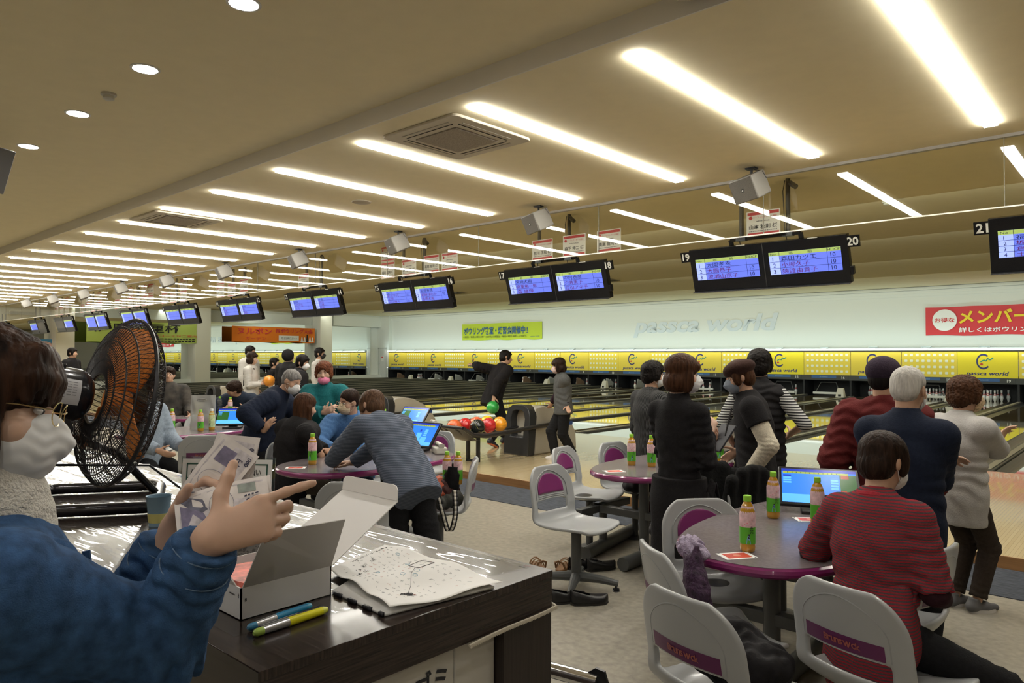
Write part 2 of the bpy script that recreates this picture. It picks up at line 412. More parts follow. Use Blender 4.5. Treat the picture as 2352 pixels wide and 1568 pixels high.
def gut_prof(fx):
    g_ = MB(); ns = 6
    pts = [(-.118 + .236 * i / ns, -0.045 * math.sin(PI * i / ns) - 0.0) for i in range(ns + 1)]
    for a, b in zip(pts, pts[1:]): g_.quad([(fx + a[0], FOUL, ZL - .02 + a[1]), (fx + b[0], FOUL, ZL - .02 + b[1]), (fx + b[0], DECK + .85, ZL - .02 + b[1]), (fx + a[0], DECK + .85, ZL - .02 + a[1])])
    g_.quad([(fx - .118, FOUL, ZL - .02), (fx + .118, FOUL, ZL - .02), (fx + .118, FOUL, -0.02), (fx - .118, FOUL, -0.02)])
    return g_
for n in range(1, NL + 1):
    cx = LX0 + (n - .5) * LP
    lab = f'glossy wooden lane running up to the pin mask numbered {NUMW[n]}' if n <= 19 else 'glossy wooden lane at the right end beyond lane nineteen'
    if n == 1:
        proto = thing('bowling_lane', lab, 'bowling lane', (cx, 0, 0), 0, lane_g)
        m.build('lane_bed', [M_LANE, mat('arrow_dark', (0.08, 0.05, 0.03), 0.3)], proto)
        for s_ in (-1, 1): gut_prof(s_ * .645).build('gutter', M_GUT, proto)
    else: dup(proto, (cx, 0, 0), label=lab)
# dividers between the lanes (wide ball track covers between pairs)
p1 = p2 = None
for n in range(0, NL + 1):
    x = LX0 + n * LP; wide = n % 2 == 1
    lab = f'dark grey divider rail right of lane {NUMW[n]}' if 0 < n <= 19 else 'dark grey divider rail at the outer edge of the lanes'
    src = p1 if wide else p2
    if src is None:
        hw = .084 if wide else .082; hz = .13 if wide else .105
        t = thing('lane_divider', lab, 'lane divider', (x, 0, 0), 0, 'lane dividers')
        q = MB(); q.b2((-hw, FOUL - .0, 0), (hw, DECK + .1, hz)); q.build('divider_body', M_CAP, t, bevel=.01)
        q = MB(); q.b2((-hw * .55, FOUL + .1, hz), (hw * .55, DECK + .1, hz + .012)); q.build('divider_top', M_CAPTOP, t, bevel=.004)
        if wide:
            q = MB(); q.grid(lambda u, v: (-.13 + .26 * u, FOUL - .42 + .62 * v, ZL + .002 + .062 * math.sin(PI * min(1, v * 1.6) / 2) * (1 - abs(2 * u - 1) ** 4)), 10, 10)
            q.build('track_hood', BLACK, t)
            p1 = t
        else: p2 = t
    else: dup(src, (x, 0, 0), label=lab)
# raised bumper rails on the lanes at the left
bp = None
for n in range(1, 11):
    cx = LX0 + (n - .5) * LP
    lab = f'pair of dark bumper rails raised along lane {NUMW[n]}'
    if bp is None:
        bp = thing('bumper_rails', lab, 'bumper rails', (cx, 0, 0), 0, 'raised bumper rails')
        for s_ in (-1, 1):
            q = MB(); q.b2((s_ * .6 - .022, FOUL + .4, ZL + .055), (s_ * .6 + .022, DECK - .3, ZL + .125), 0); q.b2((s_ * .6 - .012, FOUL + .4, ZL + .125), (s_ * .6 + .012, DECK - .3, ZL + .133), 1)
            for k in range(12): q.b2((s_ * .6 - .015, FOUL + .7 + 1.35 * k, ZL - .03), (s_ * .6 + .015, FOUL + .76 + 1.35 * k, ZL + .06), 0)
            q.build('bumper_rail', [mat('bumper_black', (0.03, 0.032, 0.032), 0.4), M_CAPTOP], bp)
    else: dup(bp, (cx, 0, 0), label=lab)

# ------------------------------------------------------------------ pin masks with their pits
def logo(q, cx, cz, s_, y, mi):
    """open ring, zigzag and dot"""
    a0, a1 = R(48), R(318); n = 22; ro, ri = .5 * s_, .385 * s_
    for i in range(n):
        t0 = a0 + (a1 - a0) * i / n; t1 = a0 + (a1 - a0) * (i + 1) / n; e = .78
        q.quad([(cx + ri * e * math.cos(t0), y, cz + ri * math.sin(t0)), (cx + ri * e * math.cos(t1), y, cz + ri * math.sin(t1)), (cx + ro * e * math.cos(t1), y, cz + ro * math.sin(t1)), (cx + ro * e * math.cos(t0), y, cz + ro * math.sin(t0))], mi[0])
    zz = [(-.16, -.02), (.04, .10), (.16, .02), (.22, .20), (.36, .10), (.52, .24)]
    for (a, b) in zip(zz, zz[1:]):
        d_ = Vector((b[0] - a[0], b[1] - a[1])).normalized(); nn = Vector((-d_.y, d_.x)) * .035
        q.quad([(cx + (a[0] - nn.x) * s_, y, cz + (a[1] - nn.y) * s_), (cx + (b[0] - nn.x) * s_, y, cz + (b[1] - nn.y) * s_), (cx + (b[0] + nn.x) * s_, y, cz + (b[1] + nn.y) * s_), (cx + (a[0] + nn.x) * s_, y, cz + (a[1] + nn.y) * s_)], mi[1])
    ds = [(cx + (-.1 + .085 * math.cos(2 * PI * k / 10)) * s_, y, cz + (-.17 + .07 * math.sin(2 * PI * k / 10)) * s_) for k in range(10)]
    q.quad(ds, mi[2])
BRIGHT = (15, 19)
for n in range(1, NL + 1):
    x0 = LX0 + (n - 1) * LP; y = YW - .02
    odd = n % 2 == 1
    lab = (f'yellow pin mask with ring logo above the lane number {NUMW[n]}' if odd else f'yellow pin mask with rows of pale dots above lane number {NUMW[n]}') if n <= 19 else 'yellow pin mask at the right end of the row'
    t = thing('pin_mask', lab, 'pin mask', (x0, y, 0), 0, 'yellow pin masks')
    q = MB(); q.b2((.008, 0, .89), (LP - .008, .03, 1.78), 0)
    if odd:
        logo(q, LP * .44, 1.43, .52, -.004, (1, 2, 3))
        q.text('passca world', (LP * .5, -.004, 1.02), (1, 0, 0), (0, 0, 1), .17, 1.20, mi=1, bold=.022, shear=.22, align='c')
        q.build('mask_panel', [YELG if n in BRIGHT else YEL, NAVY, TEAL, MRED], t)
    else:
        for i in range(9):
            for j in range(4):
                q.prism(rounded(.095, .085, .02, 2), 0, .002, 1, frame((.14 + i * .178, -.002, 1.03 + j * .205), (1, 0, 0), (0, 0, 1), (0, -1, 0)))
        q.build('mask_panel', [YEL, YPALE], t)
    q = MB(); q.b2((0, -.10, 1.80), (LP, .06, 1.875), 0); q.b2((0, -.07, 1.885), (LP, -.03, 1.905), 0)
    q.prism([(-.14, .0), (.14, .0), (.0, -.10)], 0, .02, 0, frame((LP * .47, -.10, 1.92), (1, 0, 0), (0, 0, 1), (0, -1, 0))); q.b2((LP * .47 - .15, -.12, 1.91), (LP * .47 + .15, 0, 1.935), 0)
    q.b2((0, -.06, 1.775), (LP, .02, 1.80), 1); q.build('top_rail', [RAIL, MDARK], t)
    q = MB(); q.b2((0, -.04, .70), (LP, .06, .89), 0); q.b2((.30, -.045, .775), (1.20, -.03, .875), 1)
    q.text('Brunswick', (.75, -.047, .825), (1, 0, 0), (0, 0, 1), .05, .3, mi=3, shear=.3, bold=.01, align='c')
    q.b2((1.28, -.048, .735), (1.62, -.03, .865), 0); q.text(str(n), (1.45, -.05, .80), (1, 0, 0), (0, 0, 1), .10, mi=2, bold=.012, align='c') if n <= 19 or n > 19 else None
    q.build('number_band', [MDARK, MBLUE, NUM, mat('band_script', (0.2, 0.32, 0.5), 0.4)], t)
    if n in (1, 3, 4, 5, 6, 7, 8, 9, 14, 10, 11):      # curved kickback plates seen beside the decks
        q = MB(); q.grid(lambda u, v: (1.16 + .10 * u ** 2 + .06 * v, -.02 - .25 + .5 * u, .12 + (.42 * v) * (1 - .55 * u * u)), 8, 4)
        q.build('kickback_plate', mat('kick_brown', (0.18, 0.12, 0.08), 0.5) if n in (1, 9, 7) else mat('kick_grey', (0.3, 0.31, 0.3), 0.5), t, solid=.02)
    if n in (3, 13, 16, 18, 5, 15):
        q = MB(); q.b2((.35, -.05, .17), (1.35, .0, .25)); q.b2((.35, -.06, .19), (1.35, -.05, .23)); q.build('sweep_bar', mat('sweep_white', (0.6, 0.62, 0.62), 0.4), t)
        q = MB(); q.tube([(.4, .05, .2), (.55, .25, .6), (1.1, .25, .6), (1.3, .05, .2)], .018, 6); q.build('sweep_arm', DGREY, t)
q = MB()
for n in range(0, NL + 1):
    x0 = LX0 + n * LP
    q.b2((x0 - .03, YW - .04, .0), (x0 + .03, YW + 1.0, .70))
q.b2((LX0, YW + .96, 0), (LX0 + NL * LP, YW + 1.0, .9)); q.b2((LX0, YW + .1, .90), (LX0 + NL * LP, YW + 1.0, .94))
o = q.build('wall_pit', M_PIT); struct(o)
# ball lift housings in front of the decks between the pairs
bl = None
for n in range(2, 20, 2):
    x = LX0 + (n - 0) * LP - .1 if False else LX0 + (n) * LP - LP * 0.0
    lab = f'cream wedge shaped camera hood standing between lanes {NUMW[n]} and {NUMW[n + 1]}'
    x = LX0 + n * LP - .02
    if bl is None:
        bl = thing('camera_hood', lab, 'hood', (x, 27.0, .115), 0, 'cream hoods between the lanes')
        q = MB(); a = [(-.15, -.13), (.15, -.13), (.15, .13), (-.15, .13)]; b = [(-.10, -.02), (.10, -.02), (.10, .12), (-.10, .12)]
        q.add([(p[0], p[1], 0) for p in a] + [(p[0], p[1], .34) for p in b], [(0, 3, 2, 1), (4, 5, 6, 7), (0, 1, 5, 4), (1, 2, 6, 5), (2, 3, 7, 6), (3, 0, 4, 7)])
        q.build('hood_shell', CREAM, bl, bevel=.02)
        q = MB(); q.b2((-.05, -.12, .05), (.05, -.09, .12)); q.build('hood_window', BLACK, bl)
    else: dup(bl, (x, 27.0, .115), label=lab)
# pins
PIN_PROF = [(.0255, 0), (.030, .02), (.045, .06), (.0575, .105), (.0603, .115), (.057, .15), (.044, .20), (.030, .235), (.0235, .255), (.0225, .265), (.0228, .275), (.0235, .285), (.0262, .305), (.0305, .33), (.0322, .345), (.030, .363), (.022, .376), (.0001, .381)]
pm = [0] * 17
for k in (8, 9): pm[k] = 1
pm[6] = 1
sp = .305
POS = [(0, 0), (-.5, .866), (.5, .866), (-1, 1.732), (0, 1.732), (1, 1.732), (-1.5, 2.598), (-.5, 2.598), (.5, 2.598), (1.5, 2.598)]
STAND = {2: (4, 7, 8, 2), 4: (4, 7), 7: (1, 2, 3, 4, 5, 7), 8: (1, 2, 4, 3, 5), 10: (1, 5, 6), 11: (1, 3, 6), 12: (2, 3, 4), 13: (2, 3), 15: (6,), 14: (1, 3), 17: range(1, 11), 18: range(1, 11), 19: range(1, 11), 20: range(1, 11), 21: range(1, 11), 9: (4, 6)}
pin0 = None
for n, ks in STAND.items():
    cx = LX0 + (n - .5) * LP
    for k in ks:
        px, py = POS[k - 1]; l_ = (cx + px * sp, DECK - .02 + py * sp, ZL)
        lab = f'white bowling pin standing at the end of lane {NUMW[n]}'; g_ = f'pins standing on lane {NUMW[n]}'
        if pin0 is None:
            q = MB(); q.lathe(PIN_PROF, (0, 0, 0), 14, mis=pm)
            pin0 = q.build('bowling_pin', [mat('pin_white', (0.80, 0.82, 0.82), 0.25, coat=.5), mat('pin_red', (0.5, 0.05, 0.06), 0.35)]); tag(pin0, lab, 'bowling pin', g_); pin0.location = l_
        else: dup(pin0, l_, label=lab, group=g_)
# wall sign and banners
q = MB(); wv = Vector((1, 0, 0)); zv = Vector((0, 0, 1))
q.text('passca world', (-18.1, 28.32, 2.42), wv, zv, .90, 6.75, bold=.03, shear=.22, ex=.03, res=4)
o = q.build('wall_sign', mat('brushed_letters', (0.58, 0.64, 0.68), 0.3, 0.0)); tag(o, 'silver passca world letters mounted on the white end wall', 'sign')
def wavy(q, o_, xd, zd, w_, h, amp, mi=0, nu=24, ny=6):
    X, Z = Vector(xd), Vector(zd); Nn = X.cross(Z)
    q.grid(lambda u, v: Vector(o_) + X * (u * w_) + Z * (v * h + .018 * math.sin(u * 19) * (1 - v) * 1.2 - .012 * abs(math.sin(u * 12))) + Nn * (amp * math.sin(u * 23 + v * 2)), nu, ny, mi)
BLUEI = mat('print_blue', (0.02, 0.10, 0.28), 0.5); LIME = mat('banner_lime', (0.50, 0.62, 0.03), 0.55); ORANGE = mat('banner_orange', (0.80, 0.20, 0.015), 0.55)
q = MB(); o_ = Vector((-29.4, 28.30, 2.45)); wavy(q, o_, wv, zv, 5.85, .90, .01)
q.text('ボウリング教室・練習会開催中!!', o_ + wv * .16 + zv * .28, wv, zv, .42, 4.75, mi=1, bold=.02, lift=.03)
q.text('○教室／毎週火曜日13時～(800円) ○練習会／毎週木曜日18時～(1,000円)', o_ + wv * .12 + zv * .09, wv, zv, .13, 4.7, mi=2, lift=.03)
q.text('passca world', o_ + wv * 5.1 + zv * .10, wv, zv, .07, .6, mi=1, lift=.03, shear=.2)
bf = [[(5.25, .72), (5.37, .74), (5.36, .84), (5.27, .85)], ]
o = q.build('banner', [LIME, BLUEI, INK]); tag(o, 'lime green banner with dark blue lesson lettering on the end wall', 'banner')
q = MB(); o_ = Vector((-6.15, 28.30, 2.32)); wavy(q, o_, wv, zv, 5.4, .98, .012)
cc = o_ + wv * .58 + zv * .52; Nn = Vector((0, -1, 0))
q.quad([tuple(cc + wv * (.37 * math.cos(2 * PI * k / 28)) + zv * (.37 * math.sin(2 * PI * k / 28)) + Nn * .028) for k in range(28)], 1)
q.text('お得な', cc, wv, zv, .17, .6, mi=0, bold=.015, lift=.034, align='c')
q.text('メンバーズ倶楽部', o_ + wv * 1.0 + zv * .36, wv, zv, .50, 4.1, mi=2, bold=.03, lift=.03)
q.text('詳しくはボウリングフロントまで', o_ + wv * 1.0 + zv * .09, wv, zv, .17, 3.6, mi=1, bold=.02, lift=.03)
o = q.build('banner', [mat('banner_red', (0.62, 0.035, 0.045), 0.5), PAPER, mat('banner_yellow', (0.85, 0.65, 0.02), 0.5)]); tag(o, 'red banner with yellow lettering and white disc on the end wall', 'banner')
# banners hung between the columns (read from the lanes)
yv = Vector((0, 1, 0))
q = MB(); o_ = Vector((-36.38, 18.2, 2.30)); wavy(q, o_, yv, zv, 5.0, .84, .01)
q.text('ヌルボン', o_ + yv * .3 + zv * .42, yv, zv, .34, 2.0, mi=1, bold=.02, lift=.03); q.text('ガーデン', o_ + yv * .75 + zv * .10, yv, zv, .2, 1.2, mi=1, lift=.03)
q.text('杯ボウリング大会', o_ + yv * 2.5 + zv * .50, yv, zv, .26, 2.35, mi=1, bold=.025, lift=.03)
q.quad([tuple(o_ + yv * a + zv * b + Vector((.03, 0, 0))) for a, b in ((2.7, .1), (3.95, .1), (3.95, .38), (2.7, .38))], 2)
q.text('月 日20時スタート', o_ + yv * 2.85 + zv * .16, yv, zv, .14, 1.0, mi=3, lift=.036)
for k in range(5):
    a = 4.15 + .17 * k; hh = .3 + .16 * (k == 2)
    q.quad([tuple(o_ + yv * (a + u) + zv * v + Vector((.03 + .001 * k, 0, 0))) for u, v in ((-.09, .04), (.09, .04), (.05, hh * .6), (.035, hh), (-.035, hh), (-.05, hh * .6))], 2 if k != 2 else 3)
o = q.build('banner', [ORANGE, RED, PAPER, INK]); tag(o, 'orange tournament banner hanging between two white columns', 'banner')
q = MB(); o_ = Vector((-36.06, 11.2, 2.19)); wavy(q, o_, yv, zv, 5.0, .98, .01)
q.text('薩摩の厘杯', o_ + yv * .3 + zv * .46, yv, zv, .44, 3.9, mi=1, bold=.01, lift=.03)
q.text('食べ放題コースがご案内', o_ + yv * 2.1 + zv * .27, yv, zv, .12, 2.9, mi=2, lift=.03); q.dashes(o_ + yv * 1.6 + zv * .15, yv, zv, 3.3, .07, 1, 22, .03); q.dashes(o_ + yv * 1.6 + zv * .05, yv, zv, 3.3, .07, 1, 20, .03, 4)
o = q.build('banner', [mat('banner_green', (0.42, 0.52, 0.12), 0.55), INK, RED]); tag(o, 'pale green banner with black brush lettering left of the white column', 'banner')
q = MB(); o_ = Vector((-36.6, 8.6, 1.78)); q.grid(lambda u, v: o_ + yv * (2.1 * u) + zv * (.5 * v), 2, 1, 0)
q.quad([tuple(o_ + yv * a + zv * b + Vector((.004, 0, 0))) for a, b in ((0, .08), (1.7, .0), (1.9, .12), (1.2, .4), (0, .46))], 1); q.quad([tuple(o_ + yv * a + zv * b + Vector((.006, 0, 0))) for a, b in ((.3, .05), (1.2, .05), (1.15, .28), (.4, .3))], 2); q.quad([tuple(o_ + yv * a + zv * b + Vector((.008, 0, 0))) for a, b in ((1.4, 0), (2.1, 0), (2.1, .1), (1.4, .08))], 3)
o = q.build('banner', [mat('photo_sky', (0.05, 0.25, 0.5), 0.5), mat('photo_blossom', (0.55, 0.38, 0.36), 0.6, noise=(14, .4)), mat('photo_castle', (0.25, 0.22, 0.2), 0.6, noise=(9, .4)), ORANGE]); tag(o, 'wide photo banner of blossom under blue sky on the far left wall', 'banner')
# ================================================================== things on the ceiling
ZC = 3.655
LAMP = mat('lamp_tube', (1, 1, 1), 0.5, emit=STRIP_E, ecol=(1.0, 0.97, 0.89)); LAMPF = mat('lamp_trough', (0.7, 0.66, 0.58), 0.4)
sx0, sps, sy0, sy1 = -1.103, 1.5249, 4.114, 7.497
first = None
for i in range(-1, 23):
    x = sx0 - i * sps
    lab = 'bright ceiling strip lamp of three tubes, ' + ('cut by the upper edge at right' if i == 0 else f'number {NUMW[i]} counting leftwards' if 0 < i < 12 else f'far one, number {NUMW[i]} counting leftwards' if i >= 12 else 'outside the right edge')
    if i == 1: lab = 'bright ceiling strip lamp over the lanes nineteen and twenty screens'
    if i == 2: lab = 'bright ceiling strip lamp just right of the square air vent'
    if i == 3: lab = 'bright ceiling strip lamp just left of the large square air vent'
    if first is None:
        t = thing('ceiling_strip_lamp', lab, 'ceiling lamp', (x, sy0, ZC), 0, 'ceiling strip lamps'); first = t
        q = MB(); q.b2((-.062, -.01, -.002), (.062, 3.39, .02)); q.build('trough', LAMPF, t)
        L3 = (sy1 - sy0) / 3
        for k in range(3):
            q = MB(); a = k * L3 + (.0 if k == 0 else .012); b = (k + 1) * L3 - .012
            q.b2((-.052, a, -.024), (.052, b, -.003)); q.build('tube_cover', LAMP, t)
    else: dup(first, (x, sy0, ZC), label=lab)
# round downlights in the rear ceiling
first = None
DL = mat('downlight_disc', (1, 1, 1), 0.5, emit=DOWN_E, ecol=(1.0, 0.96, 0.9))
for k, lab in ((-3, 'round recessed downlight above the counter'), (-2, 'round recessed downlight above the counter'), (-1, 'round recessed downlight behind the counter'), (0, 'round downlight cut by the upper edge of the photo'), (1, 'round downlight right of the small smoke detector'), (2, 'round downlight just left of the small smoke detector'), (3, 'small round downlight at the far left of the rear ceiling'), (4, 'round downlight further down the rear ceiling'), (5, 'round downlight further down the rear ceiling')):
    loc = (-4.21 - 1.53 * k, 2.165, 3.80)
    if first is None:
        t = thing('downlight', lab, 'downlight', loc, 0, 'round downlights'); first = t
        q = MB(); q.lathe([(.105, 0), (.105, -.006), (.088, -.008), (.085, .0)], n=28); q.build('trim_ring', WHITE, t)
        q = MB(); q.lathe([(.0001, -.004), (.086, -.004), (.086, -.001)], n=28); q.build('light_disc', DL, t)
    else: dup(first, loc, label=lab)
first_down = first
def detector(loc, lab, g='smoke detectors'):
    t = thing('smoke_detector', lab, 'smoke detector', loc, 0, g)
    q = MB(); q.lathe([(.06, 0), (.06, -.018), (.045, -.022)], n=20); q.build('detector_base', CREAM, t)
    q = MB(); q.lathe([(.04, -.02), (.045, -.045), (.03, -.055), (.0001, -.056)], n=20); q.build('sensor_head', CREAM, t)
detector((-6.52, 2.17, 3.80), 'small round smoke detector between two downlights')
detector((-3.02, 11.6, 3.90), 'small round smoke detector on the lane ceiling at right behind the glass')
detector((-9.4, 11.5, 3.90), 'small round smoke detector on the lane ceiling above screen sixteen')
# air conditioning cassettes
M_AC = mat('cassette_white', (0.58, 0.53, 0.43), 0.5); M_GR = mat('cassette_grille', (0.32, 0.28, 0.23), 0.6, noise=(90, .3))
def cassette(loc, lab, grey=True):
    t = thing('air_cassette', lab, 'air conditioner', loc, 0, 'square ceiling air cassettes')
    q = MB(); q.prism(rounded(1.0, 1.0, .06, 4), -.025, 0); q.build('frame_panel', M_AC, t, bevel=.006)
    q = MB(); q.box((0, 0, -.03), (.54, .54, .012)); q.build('intake_grille', M_GR, t)
    for a in range(4):
        q = MB(); q.box((0, .40, -.027), (.62, .012, .006), 0); q.box((0, .345, -.0275), (.62, .004, .006), 1)
        q.build('air_flap', [mat('flap_edge', (0.45, 0.42, 0.35), .5), mat('slot_dark', (0.05, 0.045, 0.04), .6)], t, rot=(0, 0, a * PI / 2))
    return t
cassette((-4.88, 4.62, ZC), 'square ceiling air cassette with dark grille between two strip lamps')
cassette((-11.0, 4.62, ZC), 'square ceiling air cassette with dark grille further down the ceiling at left')
t = thing('round_air_cassette', 'large round-edged air unit at the top edge of the photo', 'air conditioner', (-1.65, 3.36, 3.80))
q = MB(); q.prism(rounded(.95, .95, .14, 8), -.10, 0); q.build('unit_shell', M_AC, t, bevel=.02)
q = MB(); q.box((.04, .0, -.10), (.58, .66, .012), 0)
for k in range(20): q.box((-.235 + .029 * k, .0, -.107), (.008, .64, .006), 1)
q.build('intake_grille', [M_GR, mat('grille_bar', (0.4, 0.36, 0.29), .5)], t)
first = None
for (x, y, z, lab) in ((-7.89, 5.73, ZC, 'small round ceiling vent below the fourth strip lamp'), (-14.3, 5.9, ZC, 'small round ceiling vent among the far strip lamps')):
    q = MB(); q.lathe([(.13, 0), (.125, -.012), (.09, -.02), (.0001, -.02)], n=24); o = q.build('ceiling_vent', mat('vent_tan', (0.36, 0.31, 0.23), .6)); o.location = (x, y, z); tag(o, lab, 'vent', 'round ceiling vents')
for (x, y, z, lab) in ((-5.9, 18.2, 3.905, 'dark square vent in the lane ceiling right of screen eighteen'), (-12.6, 18.3, 3.905, 'dark square vent in the lane ceiling right of screen sixteen'), (-19.3, 18.3, 3.905, 'dark square vent in the lane ceiling between screens fourteen and fifteen')):
    q = MB(); q.box((0, 0, 0), (.55, .55, .02), 0); q.box((0, 0, -.008), (.42, .42, .02), 1); o = q.build('ceiling_vent', [mat('vent_frame', (0.22, 0.18, 0.12), .6), mat('vent_hole', (0.05, 0.042, 0.03), .7)]); o.location = (x, y, z); tag(o, lab, 'vent', 'square lane ceiling vents')
# ------------------------------------------------------------------ overhead score screens
BEZ = mat('bezel_black', (0.010, 0.010, 0.012), 0.22); LCD = mat('lcd_blue', (0.05, 0.06, 0.3), 0.3, emit=1.05, ecol=(0.16, 0.23, 0.92)); LCDL = mat('lcd_light', (0.3, 0.35, 0.8), 0.3, emit=1.0, ecol=(0.36, 0.48, 1.0))
LCDH = mat('lcd_header', (0.3, 0.4, 0.1), 0.3, emit=0.75, ecol=(0.42, 0.55, 0.16)); LCDT = mat('lcd_text', (0.01, 0.01, 0.08), 0.4); LCDR = mat('lcd_text_red', (0.16, 0.01, 0.12), 0.4, emit=.1, ecol=(.3, .02, .3)); TAGW = mat('tag_white', (0.85, 0.85, 0.83), 0.4)
LCDO = mat('lcd_off', (0.10, 0.09, 0.08), 0.2)
NAMES = {19: ['大園孝幸', '大園恭子', '波瀬山京子'], 20: ['森田カツエ', '小柳久子', '猿渡由貴子'], 21: ['福園', '坂口', '倉園', '土肥'], 17: ['宮崎大樹', '高重祐一郎', '森 雄輝'], 18: ['中村泰彦', '穴井恵子', '庄山アキ子'], 15: ['山下', '松元千代', '上原', '川口博人'], 16: ['岩崎美穂', '岩崎ほのか', '岩崎大樹'], 13: ['田中', '山口千代', '上村'], 14: ['中島', '大山', '川畑', '前田'], 12: ['有村', '東', '西田'], 11: ['南', '北村', '原口'], 10: ['今村', '森', '林']}
HD = {19: [0, 1, 1], 20: [1, 1, 1], 18: [0, 1, 1], 15: [0, 1, 0, 1], 16: [0, 1, 0], 21: [0, 0, 0, 0]}
TIL = R(17)
def screen_pair(x, n, lab, mode=0):
    """two panels side by side, lane numbers on the flags; built in its own tilted frame"""
    t = thing('score_screen', lab, 'score screen', (x, 8.85, 2.75), 0, 'overhead score screens')
    T = Matrix.Rotation(TIL, 4, 'X')           # face leans down towards the players
    def V(a, b, c=0.0): return T @ Vector((a, c, b))
    X = Vector((1, 0, 0)); Z = T.to_3x3() @ Vector((0, 0, 1)); F = T.to_3x3() @ Vector((0, -1, 0))
    q = MB(); q.box((0, .045, 0), (2.02, .09, .58), 0, T); q.box((0, .0, -.285), (2.02, .11, .012), 1, T)
    q.box((0, -.002, 0), (.012, .01, .57), 1, T)
    for sx in (-.28, .62): q.box((sx, -.004, .288), (.12, .01, .012), 2, T)
    q.box((1.03, .03, -.14), (.04, .06, .10), 0, T)
    q.build('housing', [BEZ, mat('bezel_edge', (0.05, 0.05, 0.055), .3), TAGW], t, bevel=.006)
    for s_, nn in ((-1, n), (1, n + 1)):
        q = MB(); cx = s_ * .5; W, Hh = .86, (.40 if mode == 2 else .28); z0 = -.18 if mode == 2 else -.125
        on = not (mode == 3 and s_ == 1) and not (mode == 4 and s_ == -1)
        q.quad([V(cx - W / 2, z0, -.003), V(cx + W / 2, z0, -.003), V(cx + W / 2, z0 + Hh, -.003), V(cx - W / 2, z0 + Hh, -.003)], 0 if on else 5)
        if on:
            nm = NAMES.get(nn, ['', '', '']); rows = max(3, len(nm)); hh = .045; rh = (Hh - hh) / rows
            q.quad([V(cx - W / 2, z0 + Hh - hh, -.005), V(cx + W / 2, z0 + Hh - hh, -.005), V(cx + W / 2, z0 + Hh, -.005), V(cx - W / 2, z0 + Hh, -.005)], 2)
            q.quad([V(cx - W / 2, z0, -.005), V(cx - W / 2 + .13, z0, -.005), V(cx - W / 2 + .13, z0 + Hh - hh, -.005), V(cx - W / 2, z0 + Hh - hh, -.005)], 1)
            for k in range(1, rows): q.quad([V(cx - W / 2, z0 + k * rh, -.006), V(cx + W / 2, z0 + k * rh, -.006), V(cx + W / 2, z0 + k * rh + .004, -.006), V(cx - W / 2, z0 + k * rh + .004, -.006)], 3)
            for xx in (.13, .70): q.quad([V(cx - W / 2 + xx, z0, -.006), V(cx - W / 2 + xx + .004, z0, -.006), V(cx - W / 2 + xx + .004, z0 + Hh, -.006), V(cx - W / 2 + xx, z0 + Hh, -.006)], 3)
            if n >= 9:
                q.text('No', V(cx - W / 2 + .02, z0 + Hh - .036, -.008), X, Z, .026, .07, 3); q.text('名', V(cx - .18, z0 + Hh - .04, -.008), X, Z, .034, .05, 3); q.text('前', V(cx + .05, z0 + Hh - .04, -.008), X, Z, .034, .05, 3); q.text('HDCP', V(cx + W / 2 - .15, z0 + Hh - .037, -.008), X, Z, .028, .14, 3)
                for k, s2 in enumerate(nm):
                    zb = z0 + Hh - hh - (k + 1) * rh
                    q.text(str(k + 1), V(cx - W / 2 + .045, zb + rh * .16, -.008), X, Z, rh * .66, None, 3)
                    if s2: q.text(s2, V(cx - W / 2 + .15, zb + rh * .1, -.008), X, Z, rh * .8, min(.5, .085 * len(s2)), 4 if k else 3)
                    if HD.get(nn, [0] * 9)[k]: q.text('10', V(cx + W / 2 - .12, zb + rh * .16, -.008), X, Z, rh * .66, None, 3)
        q.build('display', [LCD, LCDL, LCDH, LCDT, LCDR, LCDO], t, smooth=False)
        q = MB(); px_ = s_ * 1.065; q.box((px_, .02, .20), (.15, .03, .135), 0, T)
        q.text(str(nn), V(px_, .20, .003), X, Z, .10, mi=1, bold=.03, align='c'); q.build('lane_number_flag', [BEZ, TAGW], t)
    # hanger
    q = MB()
    for sx in (-.40, .40): q.tube([(sx - .05 if sx < 0 else sx + .05, .10, .16), (sx - .05 if sx < 0 else sx + .05, .0, .37)], .03, 6)
    q.tube([(-.45, .0, .365), (.45, .0, .365)], .022, 8)
    for sx in (-.30, .30): q.box((sx, 0, .365), (.13, .07, .05)); q.tube([(sx - .02, -.02, .35), (sx + .0, -.03, .27)], .006, 5)
    q.build('hanger_bracket', BLACKM, t)
    for sx in (-.30, .30):
        q = MB(); q.cyl((sx, 0, .36), (sx, 0, 1.07), .028, n=10); q.box((sx, 0, 1.065), (.16, .12, .014))
        if sx > 0: q.tube([(sx + .02, 0, 1.0), (sx + .11, -.02, .93)], .032, 8); q.tube([(sx - .03, -.02, 1.03), (sx - .05, -.03, .9), (sx - .03, -.02, .4)], .006, 5)
        q.build('hanger_pole', mat('pole_grey', (0.09, 0.085, 0.08), .4), t)
    return t
SX = lambda n: LX0 + n * LP      # between lanes n and n+1
SCX = lambda n: -3.72 - 3.40 * (19 - n) / 2
for n in range(23, 0, -2):
    lab = f'pair of black overhead score screens flagged {NUMW[n]} and {NUMW[n + 1]}' if n < 23 else 'overhead score screens outside the right edge'
    if n == 23: continue
    screen_pair(SCX(n), n, lab, {9: 0, 7: 2, 5: 2, 3: 4, 1: 3}.get(n, 0))
